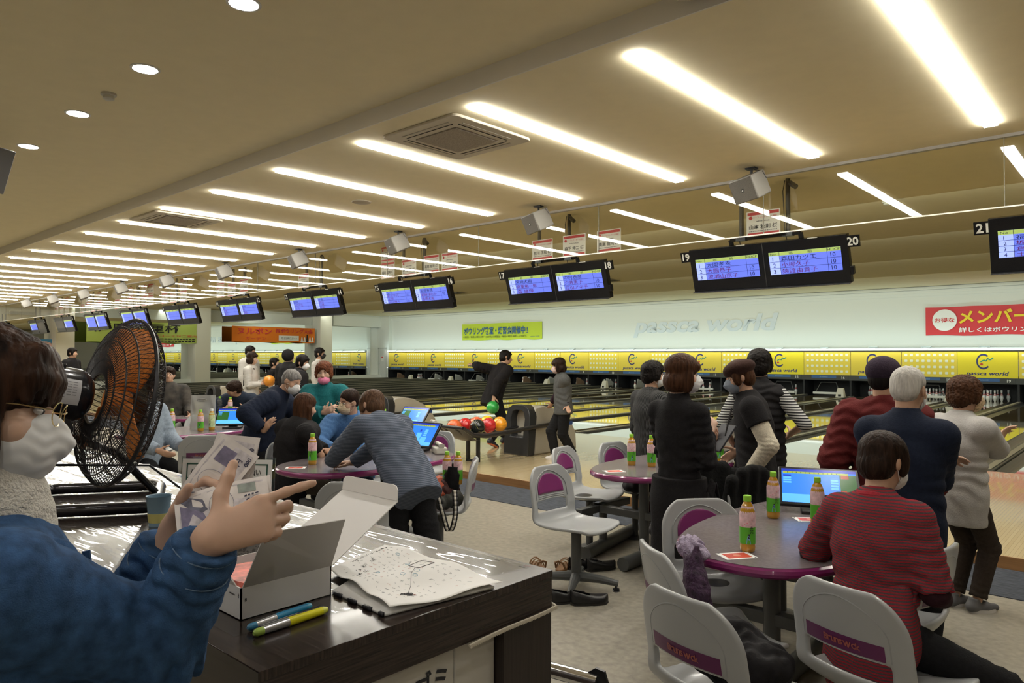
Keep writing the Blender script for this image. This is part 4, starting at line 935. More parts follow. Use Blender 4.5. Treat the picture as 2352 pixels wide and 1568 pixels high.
# ------------------------------------------------------------------ ball returns and balls
HOODF = mat('return_black', (0.025, 0.026, 0.028), 0.3); HOODS = mat('return_cream', (0.44, 0.42, 0.36), 0.4); HOODB = mat('return_blue', (0.03, 0.08, 0.28), 0.35); TRK = mat('return_rail', (0.02, 0.02, 0.022), 0.3)
def make_return(lab, x):
    t = thing('ball_return', lab, 'ball return', (x, 8.25, ZL), 0, 'ball return machines')
    prof = [(.12, 0), (.12, .70), (.16, .72), (.35, .735), (.6, .69), (.85, .58), (1.05, .42), (1.15, .28), (1.17, 0)]
    q = MB(); T = frame((0, 0, 0), (0, 1, 0), (0, 0, 1), (1, 0, 0))
    q.prism(prof, -.225, .225, 0, T); q.build('hood_body', HOODS, t, bevel=.02)
    q = MB()
    for sx in (-1, 1): q.b2((sx * .226 - .003, .14, .40), (sx * .226 + .003, 1.06, .46))
    q.build('blue_band', HOODB, t)
    q = MB(); out_ = [(-.245, 0), (-.245, .58), (-.21, .70), (-.12, .755), (.12, .755), (.21, .70), (.245, .58), (.245, 0)]; inn = [(.13, .28), (.145, .55), (.11, .655), (.05, .68), (-.05, .68), (-.11, .655), (-.145, .55), (-.13, .28)]
    n = len(out_); Tf = lambda p, y: (p[0], y + .10 * p[1] - .02, p[1])
    ovs = [Tf(p, -.06) for p in out_]; ivs = [Tf(p, -.06) for p in inn]; ovb = [Tf(p, .10) for p in out_]; ivb = [Tf((p[0] * .9, p[1]), .28) for p in inn]
    q.add(ovs + ivs[::-1] + ovb + ivb[::-1], [(i, (i + 1) % n, n + (i + 1) % n, n + i) for i in range(n)] + [((i + 1) % n, i, 2 * n + i, 2 * n + (i + 1) % n) for i in range(n)] + [(n + i, n + (i + 1) % n, 3 * n + (i + 1) % n, 3 * n + i) for i in range(n)] + [tuple(3 * n + i for i in range(n))])
    q.build('hood_front', HOODF, t, bevel=.012)
    q = MB()
    for sx in (-.27, .27): q.tube([(sx, .55, .46), (sx, .2, .44), (sx, -.6, .40), (sx, -1.0, .385), (sx, -1.25, .42), (sx * .95, -1.42, .52)], [.022, .03, .034, .034, .03, .026], 10)
    for sx in (-.12, .12): q.tube([(sx, .2, .41), (sx, -.6, .375), (sx, -1.05, .36), (sx, -1.3, .42), (sx, -1.42, .50)], .016, 8)
    q.tube([(-.26, -1.42, .52), (.26, -1.42, .52)], .026, 10)
    for yy in (-.25, -.7, -1.1): q.tube([(-.27, yy, .38), (.27, yy, .38)], .014, 6)
    q.grid(lambda u, v: (-.26 + .52 * u, -1.42 + .34 * v, .50 - .20 * math.sin(v * PI / 2) + .03 * (2 * u - 1) ** 2), 6, 6)
    q.build('rack_rails', TRK, t)
    q = MB()
    for sx in (-.10, .10): q.b2((sx - .018, -1.0, 0), (sx + .018, -.95, .37))
    q.b2((-.118, -1.0, 0), (.118, -.95, .03)); q.build('rack_leg', TRK, t)
    return t
r0 = make_return('ball return with a rack of coloured balls behind the leaning woman', -7.33)
dup(r0, (-10.73, 8.25, ZL), label='ball return with black mouth behind the huddled people'); dup(r0, (-14.13, 8.25, ZL), label='small far ball return left of the huddled people'); dup(r0, (-3.93, 8.25, ZL), label='ball return half hidden behind the woman in the beret'); dup(r0, (-17.53, 8.25, ZL), label='ball return farthest away at the left')
ball0 = None
def ball(lab, x, y, z, col, name, g='bowling balls on the rack', rz=0.0):
    q = MB(); q.sphere((0, 0, 0), .108, 28, 18, 0)
    for a, b in ((.2, .5), (-.2, .5), (0, .15)):
        d_ = Vector((a, -.75, b)).normalized(); q.cyl(d_ * .1065, d_ * .1085, .013, n=12, mi=1)
    m1 = mat('ball_' + name, col, 0.12, noise=(8, .25, (1, 1, 4)), coat=.5)
    t = thing('bowling_ball', lab, 'bowling ball', (x, y, z), rz, g); q.build('ball_shell', [m1, BLACK], t)
    q = MB(); q.tube([(.1085 * math.cos(a), .1085 * math.sin(a) * .5, .1085 * math.sin(a) * .866) for a in [2 * PI * k / 40 for k in range(40)]], .0016, 4, closed=True)
    q.tube([(.1085 * math.sin(a) * .3, .1085 * math.cos(a), .1085 * math.sin(a) * .954) for a in [2 * PI * k / 40 for k in range(40)]], .0016, 4, closed=True)
    q.build('ball_seam', mat('seam_' + name, tuple(c * .35 for c in col) if name != 'black' else (.4, .4, .1), .3), t); return t
RB = (-7.33, 8.25, ZL)
for (dx, dy, nm, col, lab) in ((-.13, -1.22, 'orange', (.75, .13, .03), 'orange ball at the left end of the rack'), (.13, -1.02, 'black', (.012, .016, .014), 'black ball on the rack'), (-.14, -1.0, 'red', (.55, .02, .02), 'red ball behind the black ball on the rack'), (.13, -.79, 'redb', (.58, .025, .03), 'red ball right of the black ball on the rack'), (-.14, -.77, 'salmon', (.78, .15, .06), 'salmon orange ball behind on the rack'), (.13, -.56, 'amber', (.85, .36, .02), 'amber ball at the right of the rack'), (-.14, -.54, 'yellow', (.80, .55, .03), 'yellow ball behind the amber one on the rack')):
    ball(lab, RB[0] + dx, RB[1] + dy, ZL + .385 + .108 + .012 + .015 * (dy + 1), col, nm, rz=dx * 9 + dy * 5)
ball('bright orange ball on the rack right of the waitress', -3.80, 7.45, ZL + .50, (.85, .10, .02), 'bright', 'single balls')
ball('salmon pink ball on the far rack behind the fan', -14.2, 7.45, ZL + .50, (.75, .17, .12), 'pink', 'single balls')
# ------------------------------------------------------------------ footwear on the floor
def make_shoe(lab, x, y, rz, m_, name='shoe', group=None, L_=.25):
    t = thing(name, lab, 'shoe', (x, y, 0), rz, group)
    def sec(v):     # half width, height along the shoe (v 0 heel .. 1 toe)
        w_ = .034 + .014 * math.sin(PI * min(1, v * .9)) + (.004 if .5 < v < .9 else 0); w_ *= math.sqrt(max(.05, 1 - max(0, (v - .8) / .2) ** 2)) * math.sqrt(max(.1, 1 - max(0, (.1 - v) / .1) ** 2)); h = .075 - .035 * v + .01 * math.cos(v * 5)
        return w_, max(.03, h)
    q = MB()
    def up(u, v):
        w_, h = sec(v); a = PI * u; return (w_ * math.cos(a), (v - .5) * L_, .012 + h * math.sin(a) ** .6)
    q.grid(up, 12, 18, 0, skip=lambda u, v: .05 < v < .52 and .33 < u < .67); q.build('upper', m_, t, solid=.004, sub=1)
    q = MB(); ol = [(sec(v)[0] * 1.08, (v - .5) * L_ * 1.02) for v in [k / 14 for k in range(15)]]; q.prism([(x_, y_) for x_, y_ in ol] + [(-x_, y_) for x_, y_ in ol[::-1]], 0, .014); q.build('sole', mat('sole_dark', (.02, .018, .016), .6), t)
    return t
M_SHOE = mat('shoe_leather_black', (.013, .012, .012), .35)
s1 = make_shoe('left one of a pair of black slip-on shoes under the lone chair', -2.93, 3.78, R(-30), M_SHOE, group='black slip-on shoes'); dup(s1, (-2.80, 3.85, 0), R(-38), 'right one of a pair of black slip-on shoes under the lone chair')
dup(s1, (-3.30, 4.46, 0), R(-20), 'left one of two black shoes behind the lone chair pedestal'); dup(s1, (-3.18, 4.52, 0), R(-24), 'right one of two black shoes behind the lone chair pedestal')
M_SAND = mat('sandal_brown', (.20, .10, .04), .6)
def sandal(lab, x, y, rz):
    t = thing('sandal', lab, 'sandal', (x, y, 0), rz, 'brown strappy sandals'); q = MB(); q.prism(supell(.042, .12, 2.4, 24), 0, .022); q.build('footbed', M_SAND, t, bevel=.004)
    for yy in (-.02, .03, .07):
        q = MB(); q.tube([(.042 * math.cos(a), yy + .01 * math.sin(2 * a), .02 + .045 * math.sin(a)) for a in [PI * k / 8 for k in range(9)]], .008, 6, flat=.5); q.build('strap', M_SAND, t)
    q = MB(); q.tube([(.036, -.06, .02), (.03, -.10, .07), (0, -.115, .085), (-.03, -.10, .07), (-.036, -.06, .02)], .008, 6); q.build('heel_strap', M_SAND, t)
sandal('left brown strappy sandal beyond the counter corner', -3.55, 4.22, R(60)); sandal('right brown strappy sandal beside the lone chair pedestal', -3.40, 4.34, R(20))
# ================================================================== the dark counter in front and what lies on it
CZ = 1.09
def counter_mat(name, axis):
    m = mat(name, (.030, .021, .018), .2, noise=(26, .55, axis), spec=.4, coat=.1); return m
CW = counter_mat('counter_walnut_top', (.35, 9, 1)); CW2 = counter_mat('counter_walnut_edge', (.35, .35, 11)); CWV = mat('counter_walnut_upright', (.022, .015, .013), .3, noise=(26, .4, (11, 11, .3)))
t = thing('counter', 'dark wood grain counter filling the lower left foreground', 'counter', (0, 0, 0))
q = MB(); q.b2((-5.6, .615, CZ - .018), (-1.125, 1.395, CZ)); q.build('counter_top', CW, t, bevel=.0015)
q = MB(); q.b2((-5.6, .617, CZ - .095), (-1.127, 1.393, CZ - .018)); q.build('edge_fascia', CW2, t)
q = MB(); q.b2((-1.20, 1.22, 0), (-1.128, 1.392, CZ - .095)); q.b2((-5.6, 1.30, 0), (-1.20, 1.392, CZ - .095)); q.b2((-5.6, .66, 0), (-1.62, 1.3, CZ - .095)); q.build('counter_panel', CWV, t)
q = MB(); q.b2((-1.62, .62, .92), (-1.20, .69, CZ - .095)); q.build('counter_rail', CWV, t)
# clear film lying in waves over the far part of the counter
FILM = glass_mat('counter_film', 1.2, (.93, .93, .92), .025)
nt_ = FILM.node_tree; nz = nt_.nodes.new('ShaderNodeTexNoise'); nz.inputs['Scale'].default_value = 1.0; nz.inputs['Detail'].default_value = 2; mp = nt_.nodes.new('ShaderNodeMapping'); mp.inputs['Scale'].default_value = (3, 15, 1); tc_ = nt_.nodes.new('ShaderNodeTexCoord'); bp = nt_.nodes.new('ShaderNodeBump'); bp.inputs['Strength'].default_value = .16; bp.inputs['Distance'].default_value = .02
nt_.links.new(tc_.outputs['Object'], mp.inputs[0]); nt_.links.new(mp.outputs[0], nz.inputs[0]); nt_.links.new(nz.outputs[0], bp.inputs['Height'])
for n_ in nt_.nodes:
    if n_.type == 'BSDF_GLOSSY': nt_.links.new(bp.outputs[0], n_.inputs['Normal'])
q = MB(); q.grid(lambda u, v: (-5.5 + 4.2 * u + .12 * v, .66 + .72 * v, CZ + .0015 + .0015 * math.sin(31 * v + 4 * u) * math.sin(u * 9)), 60, 30)
tag(q.build('clear_film', FILM), 'rippled clear plastic film spread over the counter, streaked with lamp glare', 'plastic film')
# waste bin under the counter with its notice
t = thing('waste_bin', 'off white bin front with Japanese rubbish lettering under the counter end', 'waste bin', (0, 0, 0))
BINW = mat('bin_white', (.50, .48, .43), .45)
q = MB(); q.b2((-1.56, .70, .02), (-1.15, 1.085, .985)); q.b2((-1.56, 1.09, .02), (-1.155, 1.218, .985)); q.build('bin_body', BINW, t, bevel=.004)
q = MB(); yd = (0, 1, 0); zd = (0, 0, 1)
for s_, y0, w_, m_ in (('ゴミ', .975, .088, 1), ('ない', .865, .09, 0), ('え', .80, .05, 0), ('燃', .735, .055, 0)): q.text(s_, (-1.149, y0, .905), yd, zd, .055, w_, mi=m_, bold=.025, lift=.0005)
q.build('bin_notice', [mat('notice_blue', (.02, .05, .18), .5), INK], t)
# rope along the counter end
q = MB(); path = [(-1.118, .80 + .6 * k / 60, CZ - .100 + .002 * math.sin(k * .2) + .012 * (k / 60) ** 2) for k in range(30, 61)] + [(-1.16, 1.40, CZ - .078), (-1.5, 1.402, CZ - .08)]
q.tube(path, .0035, 8)
for k in range(55, 110): y_ = .80 + .6 * k / 110; z_ = CZ - .100 + .002 * math.sin(k * .2 * 60 / 110) + .012 * (k / 110) ** 2; q.tube([(-1.1135, y_, z_ - .004), (-1.1125, y_ + .004, z_ + .004)], .0022, 4)
tag(q.build('rope', mat('rope_cream', (.55, .50, .40), .8)), 'cream cord tied along the edge of the counter end', 'rope')
# white card box with its lid open
BOXW = mat('box_white', (.60, .59, .58), .5); BOXI = mat('box_inside', (.62, .60, .57), .6)
A0 = Vector((-1.366, .707, CZ)); Wb, Db, Hb = .21, .225, .065     # along +y, along -x
t = thing('card_box', 'white cardboard box with raised lid beside the pens', 'box', tuple(A0))
q = MB(); th = .003
q.b2((-th, 0, 0), (0, Wb, Hb)); q.b2((-Db, 0, 0), (-Db + th, Wb, Hb)); q.b2((-Db, 0, 0), (0, th, Hb)); q.b2((-Db, Wb - th, 0), (0, Wb, Hb)); q.b2((-Db, 0, .0), (0, Wb, th)); q.build('box_tray', BOXW, t)
q = MB()    # front flap standing on the near long edge
f0, f1 = Vector((0, .004, Hb)), Vector((0, Wb - .0, Hb)); up = Vector((.046, .0, .108))
pts = [f0, f1, f1 + up + Vector((0, .004, 0)), f0 + up + Vector((0, .034, .004)), f0 + up * .9 + Vector((0, .018, 0))]
n_ = (f1 - f0).cross(up).normalized() * -.0025
q.add([tuple(p) for p in pts] + [tuple(p + n_) for p in pts], [(0, 1, 2, 3, 4), (9, 8, 7, 6, 5)] + [(i, i + 5, (i + 1) % 5 + 5, (i + 1) % 5) for i in range(5)]); q.build('front_flap', mat('box_flap', (.46, .44, .42), .55), t, smooth=False)
q = MB()    # lid leaning out to the right with its tuck tab
g0, g1 = Vector((0, Wb, Hb)), Vector((-Db, Wb, Hb)); up = Vector((0, .185, .115)); tab = Vector((.0, .004, .036))
def slab(pts):
    n_ = (pts[1] - pts[0]).cross(pts[-1] - pts[0]).normalized() * .0025; k = len(pts)
    q.add([tuple(p) for p in pts] + [tuple(p + n_) for p in pts], [tuple(range(k)), tuple(range(2 * k - 1, k - 1, -1))] + [(i, i + k, (i + 1) % k + k, (i + 1) % k) for i in range(k)])
slab([g0, g1, g1 + up, g0 + up]); e0, e1 = g0 + up, g1 + up; m_ = (e1 - e0)
slab([e0, e0 + tab * .7 + m_ * .005, e0 + tab * .95 + m_ * .04, e0 + tab + m_ * .09, e1 + tab - m_ * .09, e1 + tab * .95 - m_ * .04, e1 + tab * .7 - m_ * .005, e1]); q.build('box_lid', mat('lid_white', (.78, .77, .75), .5), t, smooth=False)
q = MB(); slab([Vector((-.02, 0, Hb)), Vector((-Db + .02, 0, Hb)), Vector((-Db + .03, -.03, Hb + .09)), Vector((-.10, -.03, Hb + .09))]); q.build('side_flap', BOXI, t, smooth=False)
q = MB(); q.text('8', (.0, .008, .037), (0, 1, 0), (0, 0, 1), .007, mi=0, lift=.0006); q.text('8', (-.012, -.0004, .044), (1, 0, 0), (0, 0, 1), .009, mi=0); q.dashes((-.045, -.0004, .046), (1, 0, 0), (0, 0, 1), .022, .004, 0, 5); q.build('box_print', INK, t)
q = MB(); q.prism(supell(.085, .06, 3, 24), 0, .052, 0, Matrix.Translation(A0 + Vector((-.11, .09, .004)))); tag(q.build('snack_packet', mat('packet_red', (.62, .16, .12), .45, noise=(38, .6))), 'red and pink printed packet lying inside the white box', 'packet')
# pens
def pen(lab, a, b, r, cols, mats_):
    a, b = Vector(a), Vector(b); d = (b - a); L_ = d.length; M = Matrix.Translation(a) @ d.to_track_quat('Z', 'Y').to_matrix().to_4x4()
    t = thing('highlighter' if len(cols) > 2 else 'marker_pen', lab, 'pen', (0, 0, 0), 0, 'pens on the counter'); t.matrix_world = M
    for nm, (z0, z1, r0, r1), mm in zip(('pen_tip', 'pen_barrel', 'pen_cap', 'cap_end'), cols, mats_):
        q = MB()
        if nm == 'pen_tip': q.lathe([(r0 * .45, z0 * L_), (r0 * .8, z0 * L_ + .003), (r0, z0 * L_ + .007), (r1, z1 * L_)], n=18)
        elif nm == 'cap_end': q.lathe([(r0, z0 * L_), (r0 * .9, (z0 + .5 * (z1 - z0)) * L_), (r1, z1 * L_)], n=18)
        else: q.lathe([(r0, z0 * L_), (r1, z1 * L_)], n=18)
        o = q.build(nm, mm, t)
SIL = mat('pen_silver', (.55, .56, .58), .25, .6)
pen('yellow highlighter with silver barrel, nearest of three pens', (-1.268, .682, CZ + .0085), (-1.278, .848, CZ + .0085), .0085, [(0, .12, .0075, .0075), (.12, .45, .0075, .0085), (.45, .92, .009, .008), (.92, 1, .008, .005)], [mat('hl_tip', (.42, .62, .12), .3), SIL, mat('hl_yellow', (.75, .72, .02), .3), mat('hl_end', (.62, .66, .08), .3)])
pen('blue highlighter with silver barrel, farthest of three pens', (-1.302, .688, CZ + .0085), (-1.322, .838, CZ + .0085), .008, [(0, .12, .007, .007), (.12, .42, .007, .008), (.42, .92, .0085, .0075), (.92, 1, .0075, .005)], [mat('hl_blue_tip', (.05, .22, .38), .3), SIL, mat('hl_blue', (.02, .22, .42), .3), mat('hl_blue_end', (.04, .30, .48), .3)])
pen('thin black pen lying between the two highlighters', (-1.286, .690, CZ + .0065), (-1.300, .852, CZ + .0065), .006, [(0, .1, .003, .0055), (.1, .62, .0055, .0058), (.62, 1, .0058, .0055)], [BLACK, mat('pen_striped', (.3, .3, .3), .3, stripes=((60, 0, 0), (.03, .03, .03), .1)), BLACK])
# written sheets over a booklet
PAPW = mat('sheet_white', (.80, .79, .76), .6, noise=(3, .03))
t = thing('score_sheet', 'curled white sheet with handwriting overhanging the counter end', 'paper', (0, 0, 0))
P0, P1, P2, P3 = Vector((-1.165, .920, CZ)), Vector((-1.118, 1.205, CZ)), Vector((-1.60, 1.245, CZ)), Vector((-1.50, 1.00, CZ))
def sh(u, v):
    a = P0.lerp(P1, u); b = P3.lerp(P2, u); p = a.lerp(b, v); p.z += .010 + .004 * math.sin(u * 9 + 1) * (1 - v) + .010 * math.sin(v * PI) * .6 + .008 * abs(2 * u - 1) ** 3 * (1 - v) + .004 * math.sin(v * 14 + u * 3); return p
q = MB(); q.grid(sh, 40, 40); q.build('sheet', PAPW, t, solid=.0006)
q = MB()
def stroke(pts, r, mi): q.tube([sh(u, v) + Vector((0, 0, .0012)) for u, v in pts], r, 4, mi)
rnd = random.Random(3)
for row in range(15):
    v = .10 + row * .055
    for k in range(12):
        u = .10 + .07 * k + rnd.uniform(-.01, .01)
        if rnd.random() < .78:
            p = [(u + rnd.uniform(0, .035), v + rnd.uniform(-.015, .02)) for _ in range(rnd.randint(3, 5))]; stroke(p, .00022, 3 if rnd.random() < .85 else 2)
for (u, v) in ((.35, .62), (.55, .38), (.62, .42), (.8, .75), (.48, .45), (.7, .58)): stroke([(u + .022 * math.cos(a), v + .018 * math.sin(a)) for a in [2 * PI * k / 12 for k in range(13)]], .00045, 1)
stroke([(.30, .20), (.42, .30), (.55, .42), (.66, .47)], .00055, 0); stroke([(.66, .44), (.66, .54), (.86, .56), (.86, .44), (.66, .44)], .0007, 0)
for k in range(16): stroke([(.20 + rnd.uniform(0, .14), .16 + rnd.uniform(-.04, .05)), (.20 + rnd.uniform(0, .14), .16 + rnd.uniform(-.04, .05))], .00055, 0)
for k in range(30): stroke([(.28 + .022 * k * .95, .93 + rnd.uniform(-.012, .012)), (.29 + .022 * k * .95, .92 + rnd.uniform(-.02, .02))], .00055, 0)
for (u, v) in ((.25, .78), (.30, .72), (.34, .80), (.2, .7), (.52, .83)):
    for k in range(5): stroke([(u + rnd.uniform(-.03, .03), v + rnd.uniform(-.02, .02)), (u + rnd.uniform(-.03, .03), v + rnd.uniform(-.02, .02))], .00055, 0)
q.build('handwriting', [INK, mat('ink_blue', (.06, .28, .42), .5), mat('ink_red', (.6, .25, .2), .5), GREYINK], t)
q = MB()
def bk(u, v): a = Vector((-1.175, .914, CZ)).lerp(Vector((-1.13, 1.19, CZ)), u); b = Vector((-1.375, .925, CZ)).lerp(Vector((-1.52, 1.22, CZ)), u); p = a.lerp(b, v); p.z += .004; return p
q.grid(bk, 6, 6, 0); q.grid(lambda u, v: bk(0, v) + Vector((.0, -.002, -.003 + .008 * u)), 1, 14, 1, skip=lambda u, v: int(v * 14) % 4 in (1, 2)); tag(q.build('booklet', [PAPW, INK], solid=.006, off=0), 'booklet with black and white spine under the written sheet', 'booklet')
# acrylic notice stand
Sr, Sl = Vector((-2.005, 1.135, CZ)), Vector((-2.235, .965, CZ)); ux = (Sr - Sl).normalized(); nz_ = Vector((-ux.y, ux.x, 0)) * -1
t = thing('notice_stand', 'clear acrylic stand with a green bordered notice behind the banknotes', 'notice', (0, 0, 0))
w_, h_ = .30, .215; o_ = Sr - ux * w_; back = Vector((-nz_.x, -nz_.y, 0)) * .02
def PS(a, b, d=0.0): return o_ + ux * a + Vector((0, 0, b)) + (back * (b / h_)) - nz_ * -d
q = MB(); q.add([tuple(PS(0, .0)), tuple(PS(w_, .0)), tuple(PS(w_, h_)), tuple(PS(0, h_))], [(0, 1, 2, 3)]); q.build('acrylic_sheet', glass_mat('acrylic', 1.5, (.9, .95, .93)), t, solid=.006)
q = MB(); 
def fr(a0, b0, a1, b1, mi, d): q.quad([tuple(PS(a, b) + nz_ * d) for a, b in ((a0, b0), (a1, b0), (a1, b1), (a0, b1))], mi)
fr(.006, .008, w_ - .006, h_ - .006, 0, .004)
for (a, b, c_, d_) in ((.02, .02, .28, .023), (.02, .192, .28, .196), (.02, .02, .024, .196), (.276, .02, .28, .196), (.024, .15, .276, .153), (.024, .135, .276, .137), (.024, .10, .276, .103)): fr(a, b, c_, d_, 1, .0055)
q.text('パスカボウルからのお願い', PS(.034, .160) + nz_ * .0058, ux, (0, 0, 1), .022, .225, mi=2, bold=.01)
for k in range(5): q.dashes(PS(.04, .075 - .011 * k) + nz_ * .0055, ux, (0, 0, 1), .22, .006, 2, 18, .0002, k)
q.build('notice_sheet', [PAPER, mat('border_green', (.03, .10, .07), .5), INK], t, smooth=False)
q = MB(); q.b2((-.15, -.03, 0), (.15, .03, .004), M=frame(tuple((Sr - ux * .15) + Vector((0, 0, .0))), ux, Vector((-ux.y, ux.x, 0)), (0, 0, 1))); q.build('stand_foot', glass_mat('acrylic', 1.5), t)
# cup and blue pack left of the hands
t = thing('paper_cup', 'pale blue cup half hidden behind the left hand', 'cup', (-2.32, .93, CZ)); q = MB(); q.lathe([(.028, 0), (.036, .09), (.0375, .092), (.034, .09), (.026, .004), (.0001, .004)], n=24); q.build('cup_wall', mat('cup_blue', (.25, .38, .5), .4), t); q = MB(); q.lathe([(.0295, .012), (.0325, .04)], n=24); q.build('cup_band', mat('cup_yellow', (.6, .55, .2), .4), t)
q = MB(); q.box((0, 0, .012), (.09, .06, .024)); o = q.build('tissue_pack', mat('pack_blue', (.08, .3, .6), .4), bevel=.006); o.location = (-2.43, 1.0, CZ); tag(o, 'small blue pack lying behind the cup', 'pack')
# foot rail with its end plate beyond the counter
t = thing('foot_rail', 'chrome rail ending in a black rounded plate beyond the counter foot', 'rail', (0, 0, 0))
q = MB(); q.cyl((-2.6, 1.93, .46), (-1.50, 2.115, .46), .028, n=20); q.build('rail_tube', CHROME, t)
q = MB(); T = frame((-1.50, 2.117, .46), (.98, .17, 0), (0, 0, 1), (.17, -.98, 0)); pl = [(-.11, -.46), (.035, -.46), (.04, .0), (.025, .045), (-.01, .05), (-.05, .02)]; q.prism(pl, -.006, .006, 0, T); q.build('end_plate', BLACKM, t)
q = MB(); q.cyl((-1.497, 2.105, .452), (-1.494, 2.088, .452), .012, n=12); q.build('bolt', CHROME, t)
q = MB(); q.cyl((-2.6, 1.93, .40), (-1.55, 2.105, .40), .012, n=12); q.b2((-2.62, 1.91, 0), (-2.58, 1.95, .49)); q.build('lower_bar', BLACKM, t)
# ------------------------------------------------------------------ floor fan standing on the counter
FC = Vector((-2.372, .825, 1.476)); fa = Vector((.66 * .7415 - .75 * .671, .66 * .671 + .75 * .7415, -.20)).normalized()
fu = (Vector((0, 0, 1)) - fa * fa.z).normalized(); fs = fa.cross(fu)
t = thing('electric_fan', 'black floor fan with orange blades standing on the counter', 'fan', tuple(FC)); FM = Matrix(((fs.x, fu.x, fa.x), (fs.y, fu.y, fa.y), (fs.z, fu.z, fa.z)))
t.matrix_world = Matrix.Translation(FC) @ FM.to_4x4()       # local z = blowing direction, y = up
FB = mat('fan_black', (.014, .014, .018), .22, coat=.3); FW = mat('fan_wire', (.016, .015, .018), .35); ORB = mat('fan_orange', (.78, .26, .05), .4); FNET = mat('fan_net', (.018, .018, .020), .6)
RF = .255
q = MB()
def ringc(r, z, rr, n=64): q.tube([(r * math.cos(2 * PI * k / n), r * math.sin(2 * PI * k / n), z) for k in range(n)], rr, 6, closed=True)
prof_b = [(.075, -.062), (.12, -.060), (.18, -.052), (.225, -.036), (.25, -.012), (RF, .0)]; prof_f = [(RF, .0), (.25, .018), (.225, .038), (.18, .054), (.12, .063), (.06, .066)]
for pr, nn in ((prof_b, 90), (prof_f, 90)):
    for k in range(nn):
        a = 2 * PI * k / nn; tw = .12
        q.tube([(r * math.cos(a + tw * (RF - r) / RF * 3), r * math.sin(a + tw * (RF - r) / RF * 3), z) for r, z in pr], .0013, 4, caps=False)
ringc(RF, 0, .006); ringc(.18, -.052, .0025); ringc(.225, -.036, .0025); ringc(.12, -.060, .0025); ringc(.075, -.062, .004); ringc(.18, .054, .0025); ringc(.225, .038, .0025); ringc(.12, .063, .0025); ringc(.06, .066, .004); q.build('wire_guard', FW, t)
q = MB()    # fine safety net stretched over the guard
def on(pr, s_):
    L_ = (len(pr) - 1) * s_; k = min(int(L_), len(pr) - 2); f_ = L_ - k; return (pr[k][0] + (pr[k + 1][0] - pr[k][0]) * f_ + .0, pr[k][1] + (pr[k + 1][1] - pr[k][1]) * f_)
for pr, zo in ((prof_b, -.003), (prof_f, .003)):
    for k in range(100):
        for sg in (-1, 1):
            pts = []
            for j in range(7): r, z = on(pr, j / 6); a = 2 * PI * k / 100 + sg * .35 * j / 6; pts.append((r * 1.004 * math.cos(a), r * 1.004 * math.sin(a), z + zo))
            q.tube(pts, .00055, 3, caps=False)
q.build('safety_net', FNET, t)
q = MB(); q.lathe([(.0001, .070), (.06, .070), (.062, .064)], n=32); q.build('front_badge', FB, t)
q = MB(); q.lathe([(.0001, .035), (.03, .033), (.045, .01), (.045, -.03)], n=28); q.build('hub', ORB, t)
for k in range(3):
    q = MB(); a0 = 2 * PI * k / 3 + 1.25
    def bl(u, v):
        r = .04 + .19 * v; sp_ = (.55 + .42 * math.sin(PI * min(1, v * .9 + .1))) * (1 - .45 * max(0, v - .75) / .25 * abs(2 * u - 1)); a = a0 + (u - .5) * 2 * sp_ * .66 + .35 * v; return (r * math.cos(a), r * math.sin(a), .040 - .078 * u * (1 - .2 * v))
    q.grid(bl, 14, 12); q.build('fan_blade', ORB, t, solid=.003, off=0)
q = MB(); q.lathe([(.0001, -.265), (.055, -.262), (.072, -.25), (.078, -.20), (.078, -.12), (.07, -.10), (.055, -.085)], n=36); q.box((0, .07, -.2), (.05, .03, .07)); mot = q.build('motor_housing', FB, t, bevel=.003)
cl = t.matrix_world.inverted() @ Vector((0, 0, 1.62)); la = math.atan2(cl.y, cl.x) + .12
def lab(u, v, r=.0787): a = la + (v - .5) * .95; return Vector((r * math.cos(a), r * math.sin(a), -.215 + .085 * u))
q = MB(); q.grid(lambda u, v: lab(u, v), 1, 10, 0)
for k in range(8):
    for j in range(5 if k < 6 else 3):
        u0 = .06 + j * .17; v0 = .86 - k * .1; q.quad([tuple(lab(u, v, .0792)) for u, v in ((u0, v0), (u0 + .13, v0), (u0 + .13, v0 + .03), (u0, v0 + .03))], 1)
q.build('rating_label', [mat('label_silver', (.50, .50, .52), .35), GREYINK], mot)
q = MB(); q.cyl((-.10, -.10, -.17), (-.06, -.10, -.17), .035, n=24); q.cyl((-.103, -.10, -.17), (-.10, -.10, -.17), .009, n=12); q.cyl((.10, -.10, -.17), (.06, -.10, -.17), .035, n=24); q.b2((-.06, -.115, -.2), (.06, -.07, -.14)); q.build('tilt_knob', BLACK, t)
# stand: bent tube frame on the counter with arms to the knobs (world coordinates brought into the fan's frame)
Mi = t.matrix_world.inverted()
def loc(p): return Mi @ Vector(p)
cor = [Vector((-2.72, .66, CZ + .022)), Vector((-2.50, .99, CZ + .022)), Vector((-2.90, 1.17, CZ + .022)), Vector((-3.12, .84, CZ + .022))]
pth = []
for i in range(4):
    a, b, c_ = cor[i - 1], cor[i], cor[(i + 1) % 4]; d1 = (a - b).normalized(); d2 = (c_ - b).normalized()
    for k in range(6): s_ = k / 5; pth.append((b + d1 * .05).lerp(b, s_).lerp(b.lerp(b + d2 * .05, s_), s_))
q = MB(); q.tube([loc(p) for p in pth], .020, 12, closed=True); q.build('base_frame', FB, t)
for sx in (-1, 1):
    k0 = t.matrix_world @ Vector((sx * .085, -.10, -.17)); b0 = cor[0].lerp(cor[3], .5) if sx > 0 else cor[1].lerp(cor[2], .5)
    q = MB(); q.tube([loc(b0), loc(b0.lerp(k0, .4) + Vector((0, 0, .06))), Vector((sx * .085, -.10, -.17))], .013, 10); q.build('stand_arm', FB, t)
